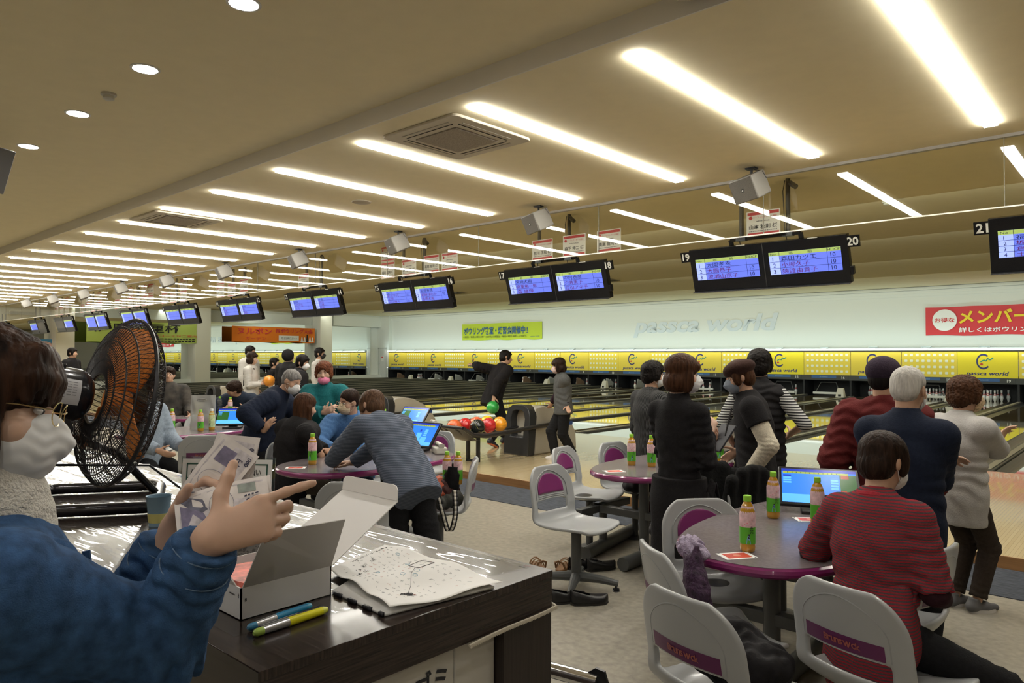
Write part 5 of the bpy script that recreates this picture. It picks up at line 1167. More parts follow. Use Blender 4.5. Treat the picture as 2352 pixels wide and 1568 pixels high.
q = MB(); w0 = t.matrix_world @ Vector((-.02, -.12, -.22)); q.tube([loc(p) for p in catmull([(0, 0), (1, 0), (2, 0), (3, 0)], 3)] if False else [loc(w0), loc(w0 + Vector((.06, .02, -.09))), loc(Vector((-2.45, .95, 1.26))), loc(Vector((-2.62, 1.16, CZ + .02))), loc(Vector((-2.82, 1.25, CZ + .006))), loc(Vector((-2.6, 1.36, CZ + .006)))], .004, 6); q.build('power_cord', BLACK, t)
# ================================================================== figures: bodies and clothes grown as smooth solids
import openvdb
FIGS = []
def V3(*a): return np.array(a, float)
def nrm(v): v = np.asarray(v, float); return v / max(1e-9, np.linalg.norm(v))
class Solid:
    def __init__(s, vox): s.vox = vox; s.P = []; s.folds = []
    def cap(s, a, b, ra, rb=None, k=.02, op=0, flat=None, cut=False):
        """tapered limb; flat=(axis, factor) squeezes it along an axis; cut = flat far end"""
        s.P.append(('c', np.asarray(a, float), np.asarray(b, float), ra, ra if rb is None else rb, k, op, flat, cut)); return s
    def ell(s, c, r, M=None, k=.02, op=0):
        s.P.append(('e', np.asarray(c, float), np.asarray(r, float), np.eye(3) if M is None else np.asarray(M, float), k, op)); return s
    def chain(s, pts, rs, k=.02, op=0, flat=None, cut=False):
        for i in range(len(pts) - 1): s.cap(pts[i], pts[i + 1], rs[i], rs[i + 1], k, op, flat, cut and i == len(pts) - 2)
        return s
    def fold(s, c, d, wl, amp, rad, d2=None): s.folds.append((np.asarray(c, float), nrm(d), wl, amp, rad)); return s
    def _bb(s, p):
        if p[0] == 'c': r = max(p[3], p[4]); return np.minimum(p[1], p[2]) - r, np.maximum(p[1], p[2]) + r
        e = np.sqrt(((p[3] * p[2][None, :]) ** 2).sum(1)); return p[1] - e, p[1] + e
    def mesh(s, name, mats, parent=None, noise=None):
        vx = s.vox; add = [p for p in s.P if p[-3 if p[0] == 'c' else -1] == 0]
        bbs = [s._bb(p) for p in add]; mg = .03 + 4 * vx
        lo = np.min([b[0] for b in bbs], 0) - mg; hi = np.max([b[1] for b in bbs], 0) + mg
        n = np.ceil((hi - lo) / vx).astype(int) + 1
        F = np.full(n, 1.0, np.float32)
        ax = [lo[i] + vx * np.arange(n[i]) for i in range(3)]
        for p in s.P:
            isc = p[0] == 'c'; k = p[5] if isc else p[4]; op = p[6] if isc else p[5]
            b0, b1 = s._bb(p); m = k + 5 * vx
            i0 = np.maximum(0, np.floor((b0 - m - lo) / vx).astype(int)); i1 = np.minimum(n, np.ceil((b1 + m - lo) / vx).astype(int) + 1)
            if np.any(i1 <= i0): continue
            sl = tuple(slice(a, b) for a, b in zip(i0, i1))
            X = ax[0][sl[0]][:, None, None]; Y = ax[1][sl[1]][None, :, None]; Z = ax[2][sl[2]][None, None, :]
            if isc:
                a, b, ra, rb, flat, cut = p[1], p[2], p[3], p[4], p[7], p[8]
                ab = b - a; L2 = max(1e-12, ab @ ab)
                t = ((X - a[0]) * ab[0] + (Y - a[1]) * ab[1] + (Z - a[2]) * ab[2]) / L2
                tc = np.clip(t, 0, 1)
                qx, qy, qz = X - a[0] - tc * ab[0], Y - a[1] - tc * ab[1], Z - a[2] - tc * ab[2]
                r = ra + (rb - ra) * tc
                if flat is not None:
                    fn, ff = flat; fn = np.asarray(fn); dn = qx * fn[0] + qy * fn[1] + qz * fn[2]
                    q2 = qx * qx + qy * qy + qz * qz + dn * dn * (ff * ff - 1)
                    d = (np.sqrt(q2) - r) / (1 + .45 * (ff - 1))
                else: d = np.sqrt(qx * qx + qy * qy + qz * qz) - r
                if cut: d = np.maximum(d, (t - 1) * math.sqrt(L2))
            else:
                c, r, M = p[1], p[2], p[3]; x, y, z = X - c[0], Y - c[1], Z - c[2]
                u = (x * M[0, 0] + y * M[1, 0] + z * M[2, 0]) / r[0]; v = (x * M[0, 1] + y * M[1, 1] + z * M[2, 1]) / r[1]; w_ = (x * M[0, 2] + y * M[1, 2] + z * M[2, 2]) / r[2]
                k0 = np.sqrt(u * u + v * v + w_ * w_) + 1e-9
                k1 = np.sqrt((u / r[0]) ** 2 + (v / r[1]) ** 2 + (w_ / r[2]) ** 2) + 1e-9
                d = k0 * (k0 - 1) / k1
            A = F[sl]
            if op == 0:
                h = np.clip(.5 + .5 * (A - d) / k, 0, 1); F[sl] = A + (d - A) * h - k * h * (1 - h)
            else:
                d = -d; h = np.clip(.5 - .5 * (A - d) / k, 0, 1); F[sl] = A + (d - A) * h + k * h * (1 - h)
        if s.folds or noise:
            I = np.nonzero(np.abs(F) < .03); Pt = np.stack([ax[0][I[0]], ax[1][I[1]], ax[2][I[2]]], 1)
            dsp = np.zeros(len(Pt))
            for (c, d, wl, amp, rad) in s.folds:
                q = Pt - c; w_ = np.exp(-(q * q).sum(1) / (rad * rad)); ph = (q @ d) / wl * 2 * PI
                ot = nrm(np.cross(d, [.31, .52, .79])); ph2 = 1.5 * np.sin((q @ ot) / (wl * 2.3) * 2 * PI) ; dsp += amp * w_ * (np.sin(ph + ph2))
            if noise:
                for (wl, amp, st) in noise:
                    q = Pt * (np.asarray(st) / wl * 2 * PI); dsp += amp * np.sin(q[:, 0] + 1.7 * np.sin(q[:, 1] * .7 + 1)) * np.sin(q[:, 1] + 1.3 * np.sin(q[:, 2] * .8)) * np.sin(q[:, 2] + 1.9 * np.sin(q[:, 0] * .6 + 2))
            F[I] += dsp.astype(np.float32)
        g = openvdb.FloatGrid(3 * vx); g.copyFromArray(np.clip(F, -3 * vx, 3 * vx)); pts, tris, quads = g.convertToPolygons(0.0, 0.0)
        pts = pts * vx + lo
        me = bpy.data.meshes.new(name); nv, nq = len(pts), len(quads)
        me.vertices.add(nv); me.vertices.foreach_set('co', pts.astype(np.float32).ravel())
        me.loops.add(nq * 4); me.loops.foreach_set('vertex_index', quads[:, ::-1].astype(np.int32).ravel())
        me.polygons.add(nq); me.polygons.foreach_set('loop_start', np.arange(0, nq * 4, 4, dtype=np.int32))
        try: me.polygons.foreach_set('loop_total', np.full(nq, 4, np.int32))
        except Exception: pass
        me.update(calc_edges=True); me.validate()
        me.polygons.foreach_set('use_smooth', [True] * len(me.polygons))
        mats = mats if isinstance(mats, (list, tuple)) else [mats]
        for m in mats: me.materials.append(m)
        o = bpy.data.objects.new(name, me); COL.objects.link(o)
        if parent: o.parent = parent
        return o
def rotm(ax_, deg):
    return np.array(Matrix.Rotation(R(deg), 3, ax_))
def ik(a, b, l1, l2, pole):
    a, b = np.asarray(a, float), np.asarray(b, float); d = b - a; L_ = np.linalg.norm(d)
    if L_ > (l1 + l2) * .999: b = a + d / L_ * (l1 + l2) * .999; d = b - a; L_ = np.linalg.norm(d)
    x = (l1 * l1 - l2 * l2 + L_ * L_) / (2 * L_); hh = math.sqrt(max(0, l1 * l1 - x * x)); u = d / L_
    p = np.asarray(pole, float); p = p - u * (p @ u); p = nrm(p) if np.linalg.norm(p) > 1e-6 else nrm(np.cross(u, [0, 0, 1]))
    return a + u * x + p * hh, b
def hand(S, W, f, n, side, sc=1.0, curl=(20, 25, 18), spread=.0, thumb=(.55, .7, .25), curls=None, r0=.0085, k=.006):
    """W wrist, f towards the fingers, n palm normal, side = +1 when the thumb lies along cross(n, f)"""
    f = nrm(f); n = nrm(n - f * (np.asarray(n) @ f)); s_ = np.cross(n, f) * side
    W = np.asarray(W, float)
    for i, (o_, ln) in enumerate(((.026, .086), (.009, .090), (-.009, .086), (-.026, .078))):
        kn = W + f * ln * sc + s_ * o_ * sc
        S.cap(W + s_ * o_ * .55 * sc + f * .012 * sc, kn, .0135 * sc, .0115 * sc, .014, flat=(n, 1.05))
        a = kn; c1, c2, c3 = curls[i] if curls else curl
        fl = ((.042, .026, .021), (.047, .030, .023), (.043, .028, .022), (.033, .021, .019))[i]
        ang = 0; dirf = nrm(f + s_ * spread * (1.5 - i) * .5)
        for j, (c, l_) in enumerate(zip((c1, c2, c3), fl)):
            ang += c; d = dirf * math.cos(R(ang)) + n * math.sin(R(ang)); b = a + d * l_ * sc
            S.cap(a, b, (r0 - .0006 * j) * sc * (.9 if i == 3 else 1), (r0 - .0006 * (j + 1)) * sc * (.9 if i == 3 else 1), k); a = b
    S.cap(W + f * .01 * sc, W + f * .06 * sc + s_ * .0 * sc, .018 * sc, .02 * sc, .015, flat=(n, 1.35))
    a = W + f * .022 * sc + s_ * .022 * sc + n * .004 * sc
    d = nrm(f * thumb[0] + s_ * thumb[1] + n * thumb[2]); d2 = nrm(d + f * .35)
    b = a + d * .040 * sc; c = b + d2 * .030 * sc; e = c + nrm(d2 + n * .1) * .024 * sc
    S.cap(a, b, .015 * sc, .0115 * sc, .012); S.cap(b, c, .0108 * sc, .0098 * sc, k); S.cap(c, e, .0098 * sc, .0078 * sc, k)

SKIN = mat('skin', (0.50, 0.30, 0.20), 0.5, noise=(18, .06)); SKIN_P = mat('skin_pale', (0.56, 0.36, 0.26), 0.5, noise=(20, .05), sss=.15)
LIP = mat('lips', (0.36, 0.14, 0.12), .45); EYEW = mat('eye_white', (.6, .58, .55), .3); EYEB = mat('eye_dark', (.015, .01, .008), .2)
def hair_mat(name, c, streak=.5, sc_=70):
    return mat(name, c, .5, noise=(sc_, streak, (1, 1, .12)), bump=(sc_ * 1.3, .6, (1, 1, .1)), spec=.12)
H_BLACK = hair_mat('hair_black', (.010, .008, .007)); H_DARK = hair_mat('hair_dark_brown', (.022, .012, .008)); H_BROWN = hair_mat('hair_brown', (.055, .024, .012)); H_RED = hair_mat('hair_reddish_brown', (.12, .04, .018)); H_GREY = hair_mat('hair_grey', (.22, .21, .20)); H_WHITE = hair_mat('hair_white', (.52, .50, .46), .25)

def fabric(name, c, rough=.9, nz=(60, .15), bp=(140, .25), **kw): return mat(name, c, rough, noise=nz, bump=bp, spec=.2, sheen=.0, **kw)
def figure(label, loc, facing, h=1.58, vox=.007, pelvis=None, lean=0, side=0, twist=0, hunch=0.0, head=(0, 0, 0), neckf=.0,
           hands=(None, None), elbow=(None, None), feet=None, knee=(None, None), hpose=(None, None), sit=False,
           top=None, bottom=None, shoes=None, hair=None, mask=None, glasses=None, skin=None, build=1.0, arms=1.0, extra=None, eyes=True, group=None, hat=None, legs=True, headscale=1.0, mouth=True, neckl=.0):
    """One person. Local frame: x right, y forward, z up from the ground; loc is where the person stands."""
    h_ = h; s = h / 1.6; skin = skin or SKIN
    root_M = Matrix.Translation(loc) @ Matrix.Rotation(face(*facing), 4, 'Z')
    P = V3(*(pelvis or (0, 0, .50 * h)))
    Rt = rotm('Y', side) @ rotm('X', -lean); u = Rt @ V3(0, 0, 1); fw = Rt @ V3(0, 1, 0)
    Tw = np.array(Matrix.Rotation(R(twist), 3, Vector(u))); rt = Tw @ (Rt @ V3(1, 0, 0)); fw2 = Tw @ fw
    waist = P + u * .10 * h; chest = P + u * .205 * h + fw2 * (-.01 + hunch * .2) * s; Sc = P + u * .300 * h + fw2 * (hunch - .012) * s
    u2 = nrm(Sc - waist + fw2 * hunch * .4); neck = Sc + u2 * .038 * h + fw2 * (.012 + neckf * .4) * s
    HR = np.stack([rt, fw2, np.cross(rt, fw2)], 1)
    HM = HR @ np.array(Euler((R(head[1]), R(head[2]), R(head[0])), 'YXZ').to_matrix()) if False else HR @ rotm('Z', head[0]) @ rotm('X', -head[1]) @ rotm('Y', head[2])
    hsz = .98 * headscale * (s ** .5)
    HC = neck + u2 * (.040 * h + neckl) + HM @ V3(0, .022, .085) * hsz + fw2 * neckf * s
    def hp(x, y, z): return HC + HM @ (V3(x, y, z) * hsz)
    shw = .108 * h * build ** .5
    sh = [Sc - rt * shw - u2 * .012 * h, Sc + rt * shw - u2 * .012 * h]
    LA, LF = .178 * h * arms, .150 * h * arms
    el, wr = [], []
    for i in (0, 1):
        sg = -1 if i == 0 else 1
        tgt = hands[i] if hands[i] is not None else sh[i] + V3(0, 0, -1) * (LA + LF) * .985 + rt * sg * .055 * s + fw2 * .05 * s
        pole = elbow[i] if elbow[i] is not None else (-fw2 * .8 + rt * sg * .4 - V3(0, 0, .3))
        e, w_ = ik(sh[i], tgt, LA, LF, pole); el.append(e); wr.append(w_)
    hipw = .058 * h
    hj = [P - rt * 0 + V3(-hipw, 0, -.01), P + V3(hipw, 0, -.01)]
    if feet is None: feet = (V3(-.08 * s, 0, 0), V3(.08 * s, .02, 0))
    an, kn = [], []
    for i in (0, 1):
        f_ = np.asarray(feet[i], float); a = f_[:3] + V3(0, 0, .075 * s)
        k_, a_ = ik(hj[i], a, .245 * h, .235 * h, knee[i] if knee[i] is not None else V3(0, 1, .1)); kn.append(k_); an.append(a_)
    # ---- body in one piece
    B = Solid(vox)
    B.ell(hp(0, -.014, .034), V3(.073, .092, .078) * hsz, HM, .02).ell(hp(0, .022, -.028), V3(.060, .066, .080) * hsz, HM, .03)
    B.ell(hp(0, .046, -.083), V3(.032, .032, .026) * hsz, HM, .03)
    B.cap(hp(0, .080, .008), hp(0, .104, -.030), .0085 * hsz, .0125 * hsz, .012).ell(hp(0, .094, -.036), V3(.0175, .013, .010) * hsz, HM, .010)
    for sx in (-1, 1):
        B.ell(hp(sx * .030, .101, .004), V3(.019, .02, .011) * hsz, HM, .014, 1); B.ell(hp(sx * .043, .052, -.032), V3(.024, .024, .026) * hsz, HM, .02)
        B.ell(hp(sx * .075, -.006, -.008), V3(.010, .021, .031) * hsz, HM @ rotm('Z', sx * 20), .008)
    B.ell(hp(0, .083, -.058), V3(.024, .012, .011) * hsz, HM, .010)
    B.cap(hp(0, -.022, -.05), neck - u2 * .03 * s, .052 * s, .055 * s * build ** .5, .03)
    B.cap(neck - u2 * .02 * s, Sc - u2 * .03 * s, .06 * s, .07 * s, .03)
    B.chain([P, waist, chest, Sc - u2 * .03 * h], [.10 * s * build, .092 * s * build, .10 * s * build, .07 * s], .04, flat=(fw2, 1.3)); B.cap(sh[0], sh[1], .042 * s, .042 * s, .03)
    for i in (0, 1):
        sg = -1 if i == 0 else 1
        B.chain([sh[i], el[i], wr[i]], [.042 * s, .034 * s, .024 * s], .02)
        f = nrm(wr[i] - el[i]); hpz = dict(hpose[i] or {})
        f = nrm(hpz.pop('f', f)); n = np.asarray(hpz.pop('n', -rt * sg), float)
        hand(B, wr[i], f, n, hpz.pop('side', -sg), .95 * s ** .5, **{**dict(curl=(18, 22, 14)), **hpz}, r0=max(.0085, vox * 1.25))
        if legs: B.chain([hj[i], kn[i], an[i]], [.065 * s, .045 * s, .03 * s], .02)
    body = B.mesh('person', skin)
    tag(body, label, 'person', group); body.matrix_world = root_M
    c = dict(P=P, waist=waist, chest=chest, Sc=Sc, u=u2, u0=u, rt=rt, fw=fw2, sh=sh, el=el, wr=wr, kn=kn, an=an, hj=hj, neck=neck, HC=HC, HM=HM, hp=hp, hsz=hsz, s=s, h=h, root=body, vox=vox, feet=feet, sit=sit, build=build)
    c['label'] = label
    FIGS.append(c)
    # ---- face details
    if eyes:
        for sx in (-1, 1):
            q = MB(); T = Matrix(HM.tolist()).to_4x4(); T.translation = Vector(hp(sx * .030, .0775, .003))
            q.sphere((0, 0, 0), (.0150 * hsz, .0075 * hsz, .0050 * hsz), 12, 8, 0, T); q.sphere((0, .0042 * hsz, 0), (.0058 * hsz, .0045 * hsz, .0048 * hsz), 10, 6, 1, T)
            q.tube([hp(sx * (.014 + .006 * j), .088 - .0018 * j * j * .5, .024 + .002 * (1 - abs(j - 2))) for j in range(6)], .0022 * hsz, 5, 2)
            q.tube([hp(sx * (.016 + .0055 * j), .087 - .0012 * j, .0075 + .0015 * (1 - abs(j - 2.5) / 2.5)) for j in range(6)], .0013 * hsz, 5, 1)
            q.build('eye', [EYEW, EYEB, hair[1] if hair else H_BLACK], body)
        if mouth and not mask:
            q = MB(); q.tube([hp(-.022 + .0055 * j, .0925 - .00035 * (j - 4) ** 2, -.058 + .0004 * (j - 4) ** 2) for j in range(9)], .0035 * hsz, 6, 0); q.build('lips', LIP, body)
    if hair: make_hair(c, *hair)
    if mask: make_mask(c, mask)
    if glasses: make_glasses(c, glasses)
    if hat: make_hat(c, *hat)
    if top: make_top(c, **top)
    if bottom: make_bottom(c, **bottom)
    if shoes: make_shoes(c, *shoes)
    if extra: extra(c)
    return c
def make_hair(c, style, m, **kw):
    hp, HM, z = c['hp'], c['HM'], c['hsz']; S = Solid(max(.0035, c['vox'] * .8)); E = lambda p, r, k=.012, op=0: S.ell(hp(*p), V3(*r) * z, HM, k, op)
    noise = [(.016, .0018, (1, 1, .25))]
    if style == 'crop':
        E((0, -.016, .040), (.081, .099, .082)); E((0, -.05, .0), (.073, .062, .075)); E((0, .085, -.055), (.082, .075, .105), .015, 1)
        for sx in (-1, 1): E((sx * .085, .0, -.035), (.03, .04, .05), .012, 1)
        noise = [(.012, .0012, (1, 1, .5))]
    elif style == 'short':      # full short hair, covers ear tops
        E((0, -.014, .042), (.089, .106, .088)); E((0, -.045, -.015), (.083, .072, .085)); E((0, .098, -.045), (.064, .07, .093), .018, 1); E((0, -.02, -.125), (.085, .06, .04), .02, 1)
        for sx in (-1, 1): E((sx * .07, .03, .0), (.018, .032, .06))
        E((0, .07, .062), (.05, .03, .016))
    elif style == 'perm':
        E((0, -.014, .045), (.096, .112, .094)); E((0, -.045, -.015), (.09, .078, .085)); E((0, .105, -.045), (.062, .072, .092), .018, 1)
        for sx in (-1, 1): E((sx * .078, .015, .0), (.024, .045, .06))
        noise = [(.030, .006, (1, 1, 1)), (.014, .002, (1, 1, 1))]
    elif style == 'spiky':
        E((0, -.014, .045), (.092, .11, .09)); E((0, -.045, -.01), (.085, .075, .08)); E((0, .098, -.05), (.066, .07, .09), .018, 1)
        E((0, .075, .06), (.07, .03, .022)); noise = [(.03, .008, (1, 1, .7)), (.012, .002, (1, 1, 1))]
    elif style == 'bob':
        E((0, -.012, .044), (.092, .108, .088)); E((0, -.035, -.045), (.094, .085, .085)); E((0, .105, -.055), (.060, .075, .10), .018, 1)
        for sx in (-1, 1): E((sx * .078, .015, -.04), (.020, .040, .075))
        E((0, .082, .05), (.055, .022, .03))
        S.cap(hp(0, -.03, -.40), hp(0, -.03, -.115), .15 * z, .15 * z, .01, 1, None, True)
    elif style == 'long':
        E((0, -.014, .042), (.088, .106, .086)); ln = kw.get('ln', .30); d = kw.get('down', None)
        E((0, .10, -.045), (.062, .07, .10), .018, 1)
        a = hp(0, -.055, -.02); dn = np.array([0, 0, -1.0]) if d is None else np.asarray(d); S.chain([a, a + dn * ln * .5, a + dn * ln], [.085 * z, .086 * z, .07 * z], .03, flat=(c['HM'] @ V3(0, 1, 0), 1.5))
        for sx in (-1, 1): b = hp(sx * .070, .005, -.01); S.chain([b, b + dn * ln * .6], [.026 * z, .03 * z], .02)
    elif style == 'front':      # foreground woman: heavy side hair falling past the jaw with a fringe
        E((0, -.014, .043), (.090, .106, .088)); E((0, .104, -.06), (.072, .060, .100), .012, 1)
        a = hp(0, -.045, -.02); S.chain([a, hp(0, -.04, -.10), hp(0, -.02, -.19)], [.088 * z, .088 * z, .06 * z], .02)
        for sx in (-1, 1):
            S.chain([hp(sx * .074, .018, .03), hp(sx * .083, .012, -.06), hp(sx * .072, .022, -.16)], [.024 * z, .034 * z, .024 * z], .02, flat=(HM @ V3(1, 0, 0), 1.7))
        E((0, .050, .058), (.070, .034, .044), .02)
        for k in range(9): x_ = -.06 + .015 * k; S.chain([hp(x_ * .8, .064, .085), hp(x_ * 1.06, .086 - 6 * x_ * x_, .050), hp(x_ * 1.15, .090 - 6 * x_ * x_, .014 + .006 * (k % 2))], [.012 * z, .009 * z, .005 * z], .016)
        noise = [(.02, .0022, (1, 1, .15)), (.008, .0007, (1, 1, .1))]
    o = S.mesh('hair', m, c['root'], noise)
    return o
def make_mask(c, m):
    hp, HM, z = c['hp'], c['HM'], c['hsz']; S = Solid(max(.003, c['vox'] * .75)); big = 1.0
    S.ell(hp(0, .040, -.052), V3(.066, .074, .066) * z, HM, .01); S.cap(hp(0, .095, -.012), hp(0, .113, -.040), .012 * z, .017 * z, .02)
    S.ell(hp(0, -.065, -.04), V3(.12, .115, .16) * z, HM, .006, 1)
    S.fold(hp(0, .1, -.05), HM @ V3(0, 0, 1), .022 * z, .0012, .08); o = S.mesh('face_mask', m, c['root'])
    q = MB()
    for sx in (-1, 1):
        for zz in (-.02, -.085): q.tube([hp(sx * .062, .035, zz), hp(sx * .074, .005, zz * .6 - .01), hp(sx * .079, -.018, -.012)], .0018 * z, 5)
    q.build('ear_loop', m, c['root'])
def make_glasses(c, m):
    hp, z = c['hp'], c['hsz'] * (.7 if c['vox'] < .005 else 1); q = MB()
    for sx in (-1, 1):
        z = z; q.tube([hp(sx * .031 + .024 * math.cos(a), .105 - .004 * abs(math.cos(a) * sx + .3), .001 + .018 * math.sin(a)) for a in [2 * PI * k / 20 for k in range(20)]], .0013 * z, 5, closed=True)
        q.tube([hp(sx * .055, .100, .006), hp(sx * .076, .06, .008), hp(sx * .081, -.005, .006)], .0016 * z, 5)
    q.tube([hp(-.008, .107, .004), hp(0, .110, .006), hp(.008, .107, .004)], .0013 * z, 5); q.build('glasses', m, c['root'])
def make_hat(c, style, m):
    hp, HM, z = c['hp'], c['HM'], c['hsz']; S = Solid(max(.004, c['vox'] * .8))
    if style == 'beanie': S.ell(hp(0, -.018, .052), V3(.098, .112, .092) * z, HM, .01); S.cap(hp(0, -.02, -.40), hp(0, -.02, -.03), .2 * z, .2 * z, .008, 1, None, True); S.ell(hp(0, .12, -.02), V3(.07, .06, .06) * z, HM, .02, 1)
    if style == 'beret': S.ell(hp(.0, -.02, .060), V3(.112, .122, .062) * z, HM @ rotm('Y', 10), .02); S.ell(hp(0, -.012, .028), V3(.088, .104, .05) * z, HM, .02); S.cap(hp(0, 0, -.40), hp(0, 0, .018), .2 * z, .2 * z, .01, 1, None, True)
    if style == 'cap': S.ell(hp(0, -.012, .05), V3(.092, .106, .085) * z, HM, .01); S.cap(hp(0, -.02, -.40), hp(0, -.02, .0), .2 * z, .2 * z, .01, 1, None, True); S.ell(hp(0, -.12, .02), V3(.06, .06, .012) * z, HM, .01)
    if style == 'hood': S.ell(hp(0, -.03, .02), V3(.105, .115, .118) * z, HM, .02); S.ell(hp(0, .10, -.02), V3(.075, .09, .10) * z, HM, .02, 1)
    S.mesh({'beanie': 'knit_hat', 'beret': 'beret', 'cap': 'cap', 'hood': 'hood'}[style], m, c['root'])
def make_top(c, m, ease=.012, hem=.06, sleeve=1.0, collar=.0, cuff=None, sleeve_m=None, puff=0.0, short=None, vest=False, hemw=1.0, name='top', folds=1.0, flare=0.0, ssc=1.0, quilt=0.0):
    """upper garment with its sleeves; sleeve = how far along the arm it reaches (1 = wrist)"""
    s, u, fw, rt, b = c['s'], c['u'], c['fw'], c['rt'], c['build']; vx = c['vox']; S = Solid(vx)
    hips = c['P'] - c['u0'] * hem * c['h'] if not c['sit'] else c['P'] - c['u0'] * .045 * s
    fl = (fw, 1.38)
    S.chain([hips, c['P'], c['waist'], c['chest'], c['Sc'] - u * .055 * s], [(.155 * b * hemw + ease) * s, (.150 * b + ease) * s, (.140 * b + ease) * s, (.150 * b ** .8 + ease) * s, (.128 + ease) * s], .05, flat=fl)
    S.cap(c['sh'][0] + rt * .02 * s, c['sh'][1] - rt * .02 * s, (.052 + ease * .7) * s, (.052 + ease * .7) * s, .05)
    S.cap(c['Sc'] - u * .02 * s, c['neck'] - u * .012 * s, (.085 + ease) * s, (.060 + ease * .6) * s, .03)
    S.P.append(('c', c['neck'] - u * .005 * s + fw * .0, c['neck'] + u * .12 * s, (.052) * s, .062 * s, .006, 1, None, False))
    if collar: S.cap(c['neck'] - u * .02 * s, c['neck'] + u * collar * s, .066 * s, .064 * s, .01, cut=True); S.cap(c['neck'] + u * (collar - .01) * s, c['neck'] + u * (collar + .08) * s, .053 * s, .058 * s, .005, 1)
    dn = nrm(hips - c['waist'])
    if not c['sit']: S.cap(hips + dn * .30 * s, hips + dn * .20 * s, .33 * s, .33 * s, .004, 1) if False else S.P.append(('c', hips + dn * (.05 + .30) * s, hips + dn * (.045) * s, .30 * s, .30 * s, .006, 1, None, True))
    SL = S if sleeve_m is None else Solid(vx)
    for i in (0, 1):
        sh, el, wr = c['sh'][i], c['el'][i], c['wr'][i]; sg = -1 if i == 0 else 1
        r0, r1, r2 = (.060 + ease + puff) * s * ssc, (.050 + ease * .8 + puff) * s * ssc, (.036 + ease * .55 + puff * .5) * s * ssc
        if vest: S.ell(sh + rt * sg * .055 * s - u * .02 * s, V3(.055, .075, .085) * s, np.stack([rt, fw, u], 1), .015, 1)
        def arm(D, fr):
            if fr <= .5: D.cap(sh, sh + (el - sh) * fr * 2, r0, r0 * .97, .03, cut=True)
            else:
                D.cap(sh, el, r0, r1, .03); e2 = el + (wr - el) * (fr - .5) * 2; D.cap(el, e2, r1, r1 + (r2 - r1) * (fr - .5) * 2, .02, cut=True)
        if sleeve and not vest: arm(SL, sleeve)
        if sleeve and not vest and folds:
            for t_ in (.25, .6, .95): SL.fold(sh + (el - sh) * t_, (el - sh), .055 * s, .0045 * folds * s, .075 * s)
            SL.fold(el, nrm(wr - sh), .034 * s, .006 * folds * s, .07 * s)
            if sleeve > .8: SL.fold(el + (wr - el) * .75, wr - el, .03 * s, .0035 * folds * s, .06 * s)
    if folds:
        S.fold(c['waist'] + rt * .12 * s, u + rt * .4, .075 * s, .006 * folds * s, .13 * s); S.fold(c['waist'] - rt * .12 * s, u - rt * .5, .08 * s, .006 * folds * s, .13 * s); S.fold(c['chest'] - fw * .1 * s, rt * .8 + u * .5, .12 * s, .004 * folds * s, .16 * s); S.fold(c['P'] - fw * .08 * s, rt + u * .4, .10 * s, .005 * folds * s, .15 * s)
    if quilt: S.fold(c['chest'], u, quilt * s, .0055 * s, .6 * s); SL is not S and None
    o = S.mesh(name, m, c['root'])
    if sleeve_m is not None and sleeve:
        for i in (0, 1):
            D = Solid(vx); sh, el, wr = c['sh'][i], c['el'][i], c['wr'][i]; k_ = ssc
            D.cap(sh + (el - sh) * ((short or 0) * .75), el, (.050 + ease * .6) * s * k_, (.044 + ease * .6) * s * k_, .03); D.cap(el, el + (wr - el) * ((sleeve - .5) * 2), (.044 + ease * .6) * s * k_, (.036 + ease * .5) * s * k_, .02, cut=True)
            D.fold(el, wr - sh, .03 * s, .005 * s, .07 * s); D.fold(el + (wr - el) * .7, wr - el, .03 * s, .003 * s, .06 * s); D.mesh('sleeve', sleeve_m, c['root'])
    if short is not None:
        for i in (0, 1):
            D = Solid(vx); sh, el = c['sh'][i], c['el'][i]; D.cap(sh, sh + (el - sh) * short, (.058 + ease) * s, (.056 + ease) * s, .03, cut=True); D.mesh('short_sleeve', m, c['root'])
    if cuff is not None:
        for i in (0, 1):
            D = Solid(vx); el, wr = c['el'][i], c['wr'][i]; f = nrm(wr - el); D.cap(wr - f * .055 * s, wr + f * .002 * s, .042 * s, .039 * s, .01, cut=True); D.mesh('cuff', cuff, c['root'])
    return o
def make_bottom(c, m, ease=.010, length=.93, wide=1.0, skirt=False, name='trousers'):
    s, b = c['s'], c['build']; S = Solid(c['vox']); fl = (c['fw'], 1.25)
    S.ell(c['P'] - V3(0, 0, .02 * s), V3(.150 * b + ease, .115 * b + ease, .105) * s, None, .04)
    for i in (0, 1):
        hj, kn, an = c['hj'][i], c['kn'][i], c['an'][i]; d = nrm(an - kn)
        e2 = kn + (an - kn) * length
        S.cap(hj, kn, (.082 * b + ease) * s, (.058 + ease) * s * wide, .035); S.cap(kn, e2, (.058 + ease) * s * wide, (.046 + ease) * s * wide, .02, cut=True)
        S.fold(kn, nrm(an - hj), .05 * s, .005 * s, .09 * s); S.fold(e2, d, .045 * s, .004 * s, .09 * s); S.fold(hj + (kn - hj) * .3, nrm(kn - hj) + V3(.5, 0, 0), .07 * s, .004 * s, .1 * s)
    if skirt: S.cap(c['P'], c['P'] - V3(0, 0, skirt * s), .15 * s, .17 * s, .04, flat=fl)
    return S.mesh(name, m, c['root'])
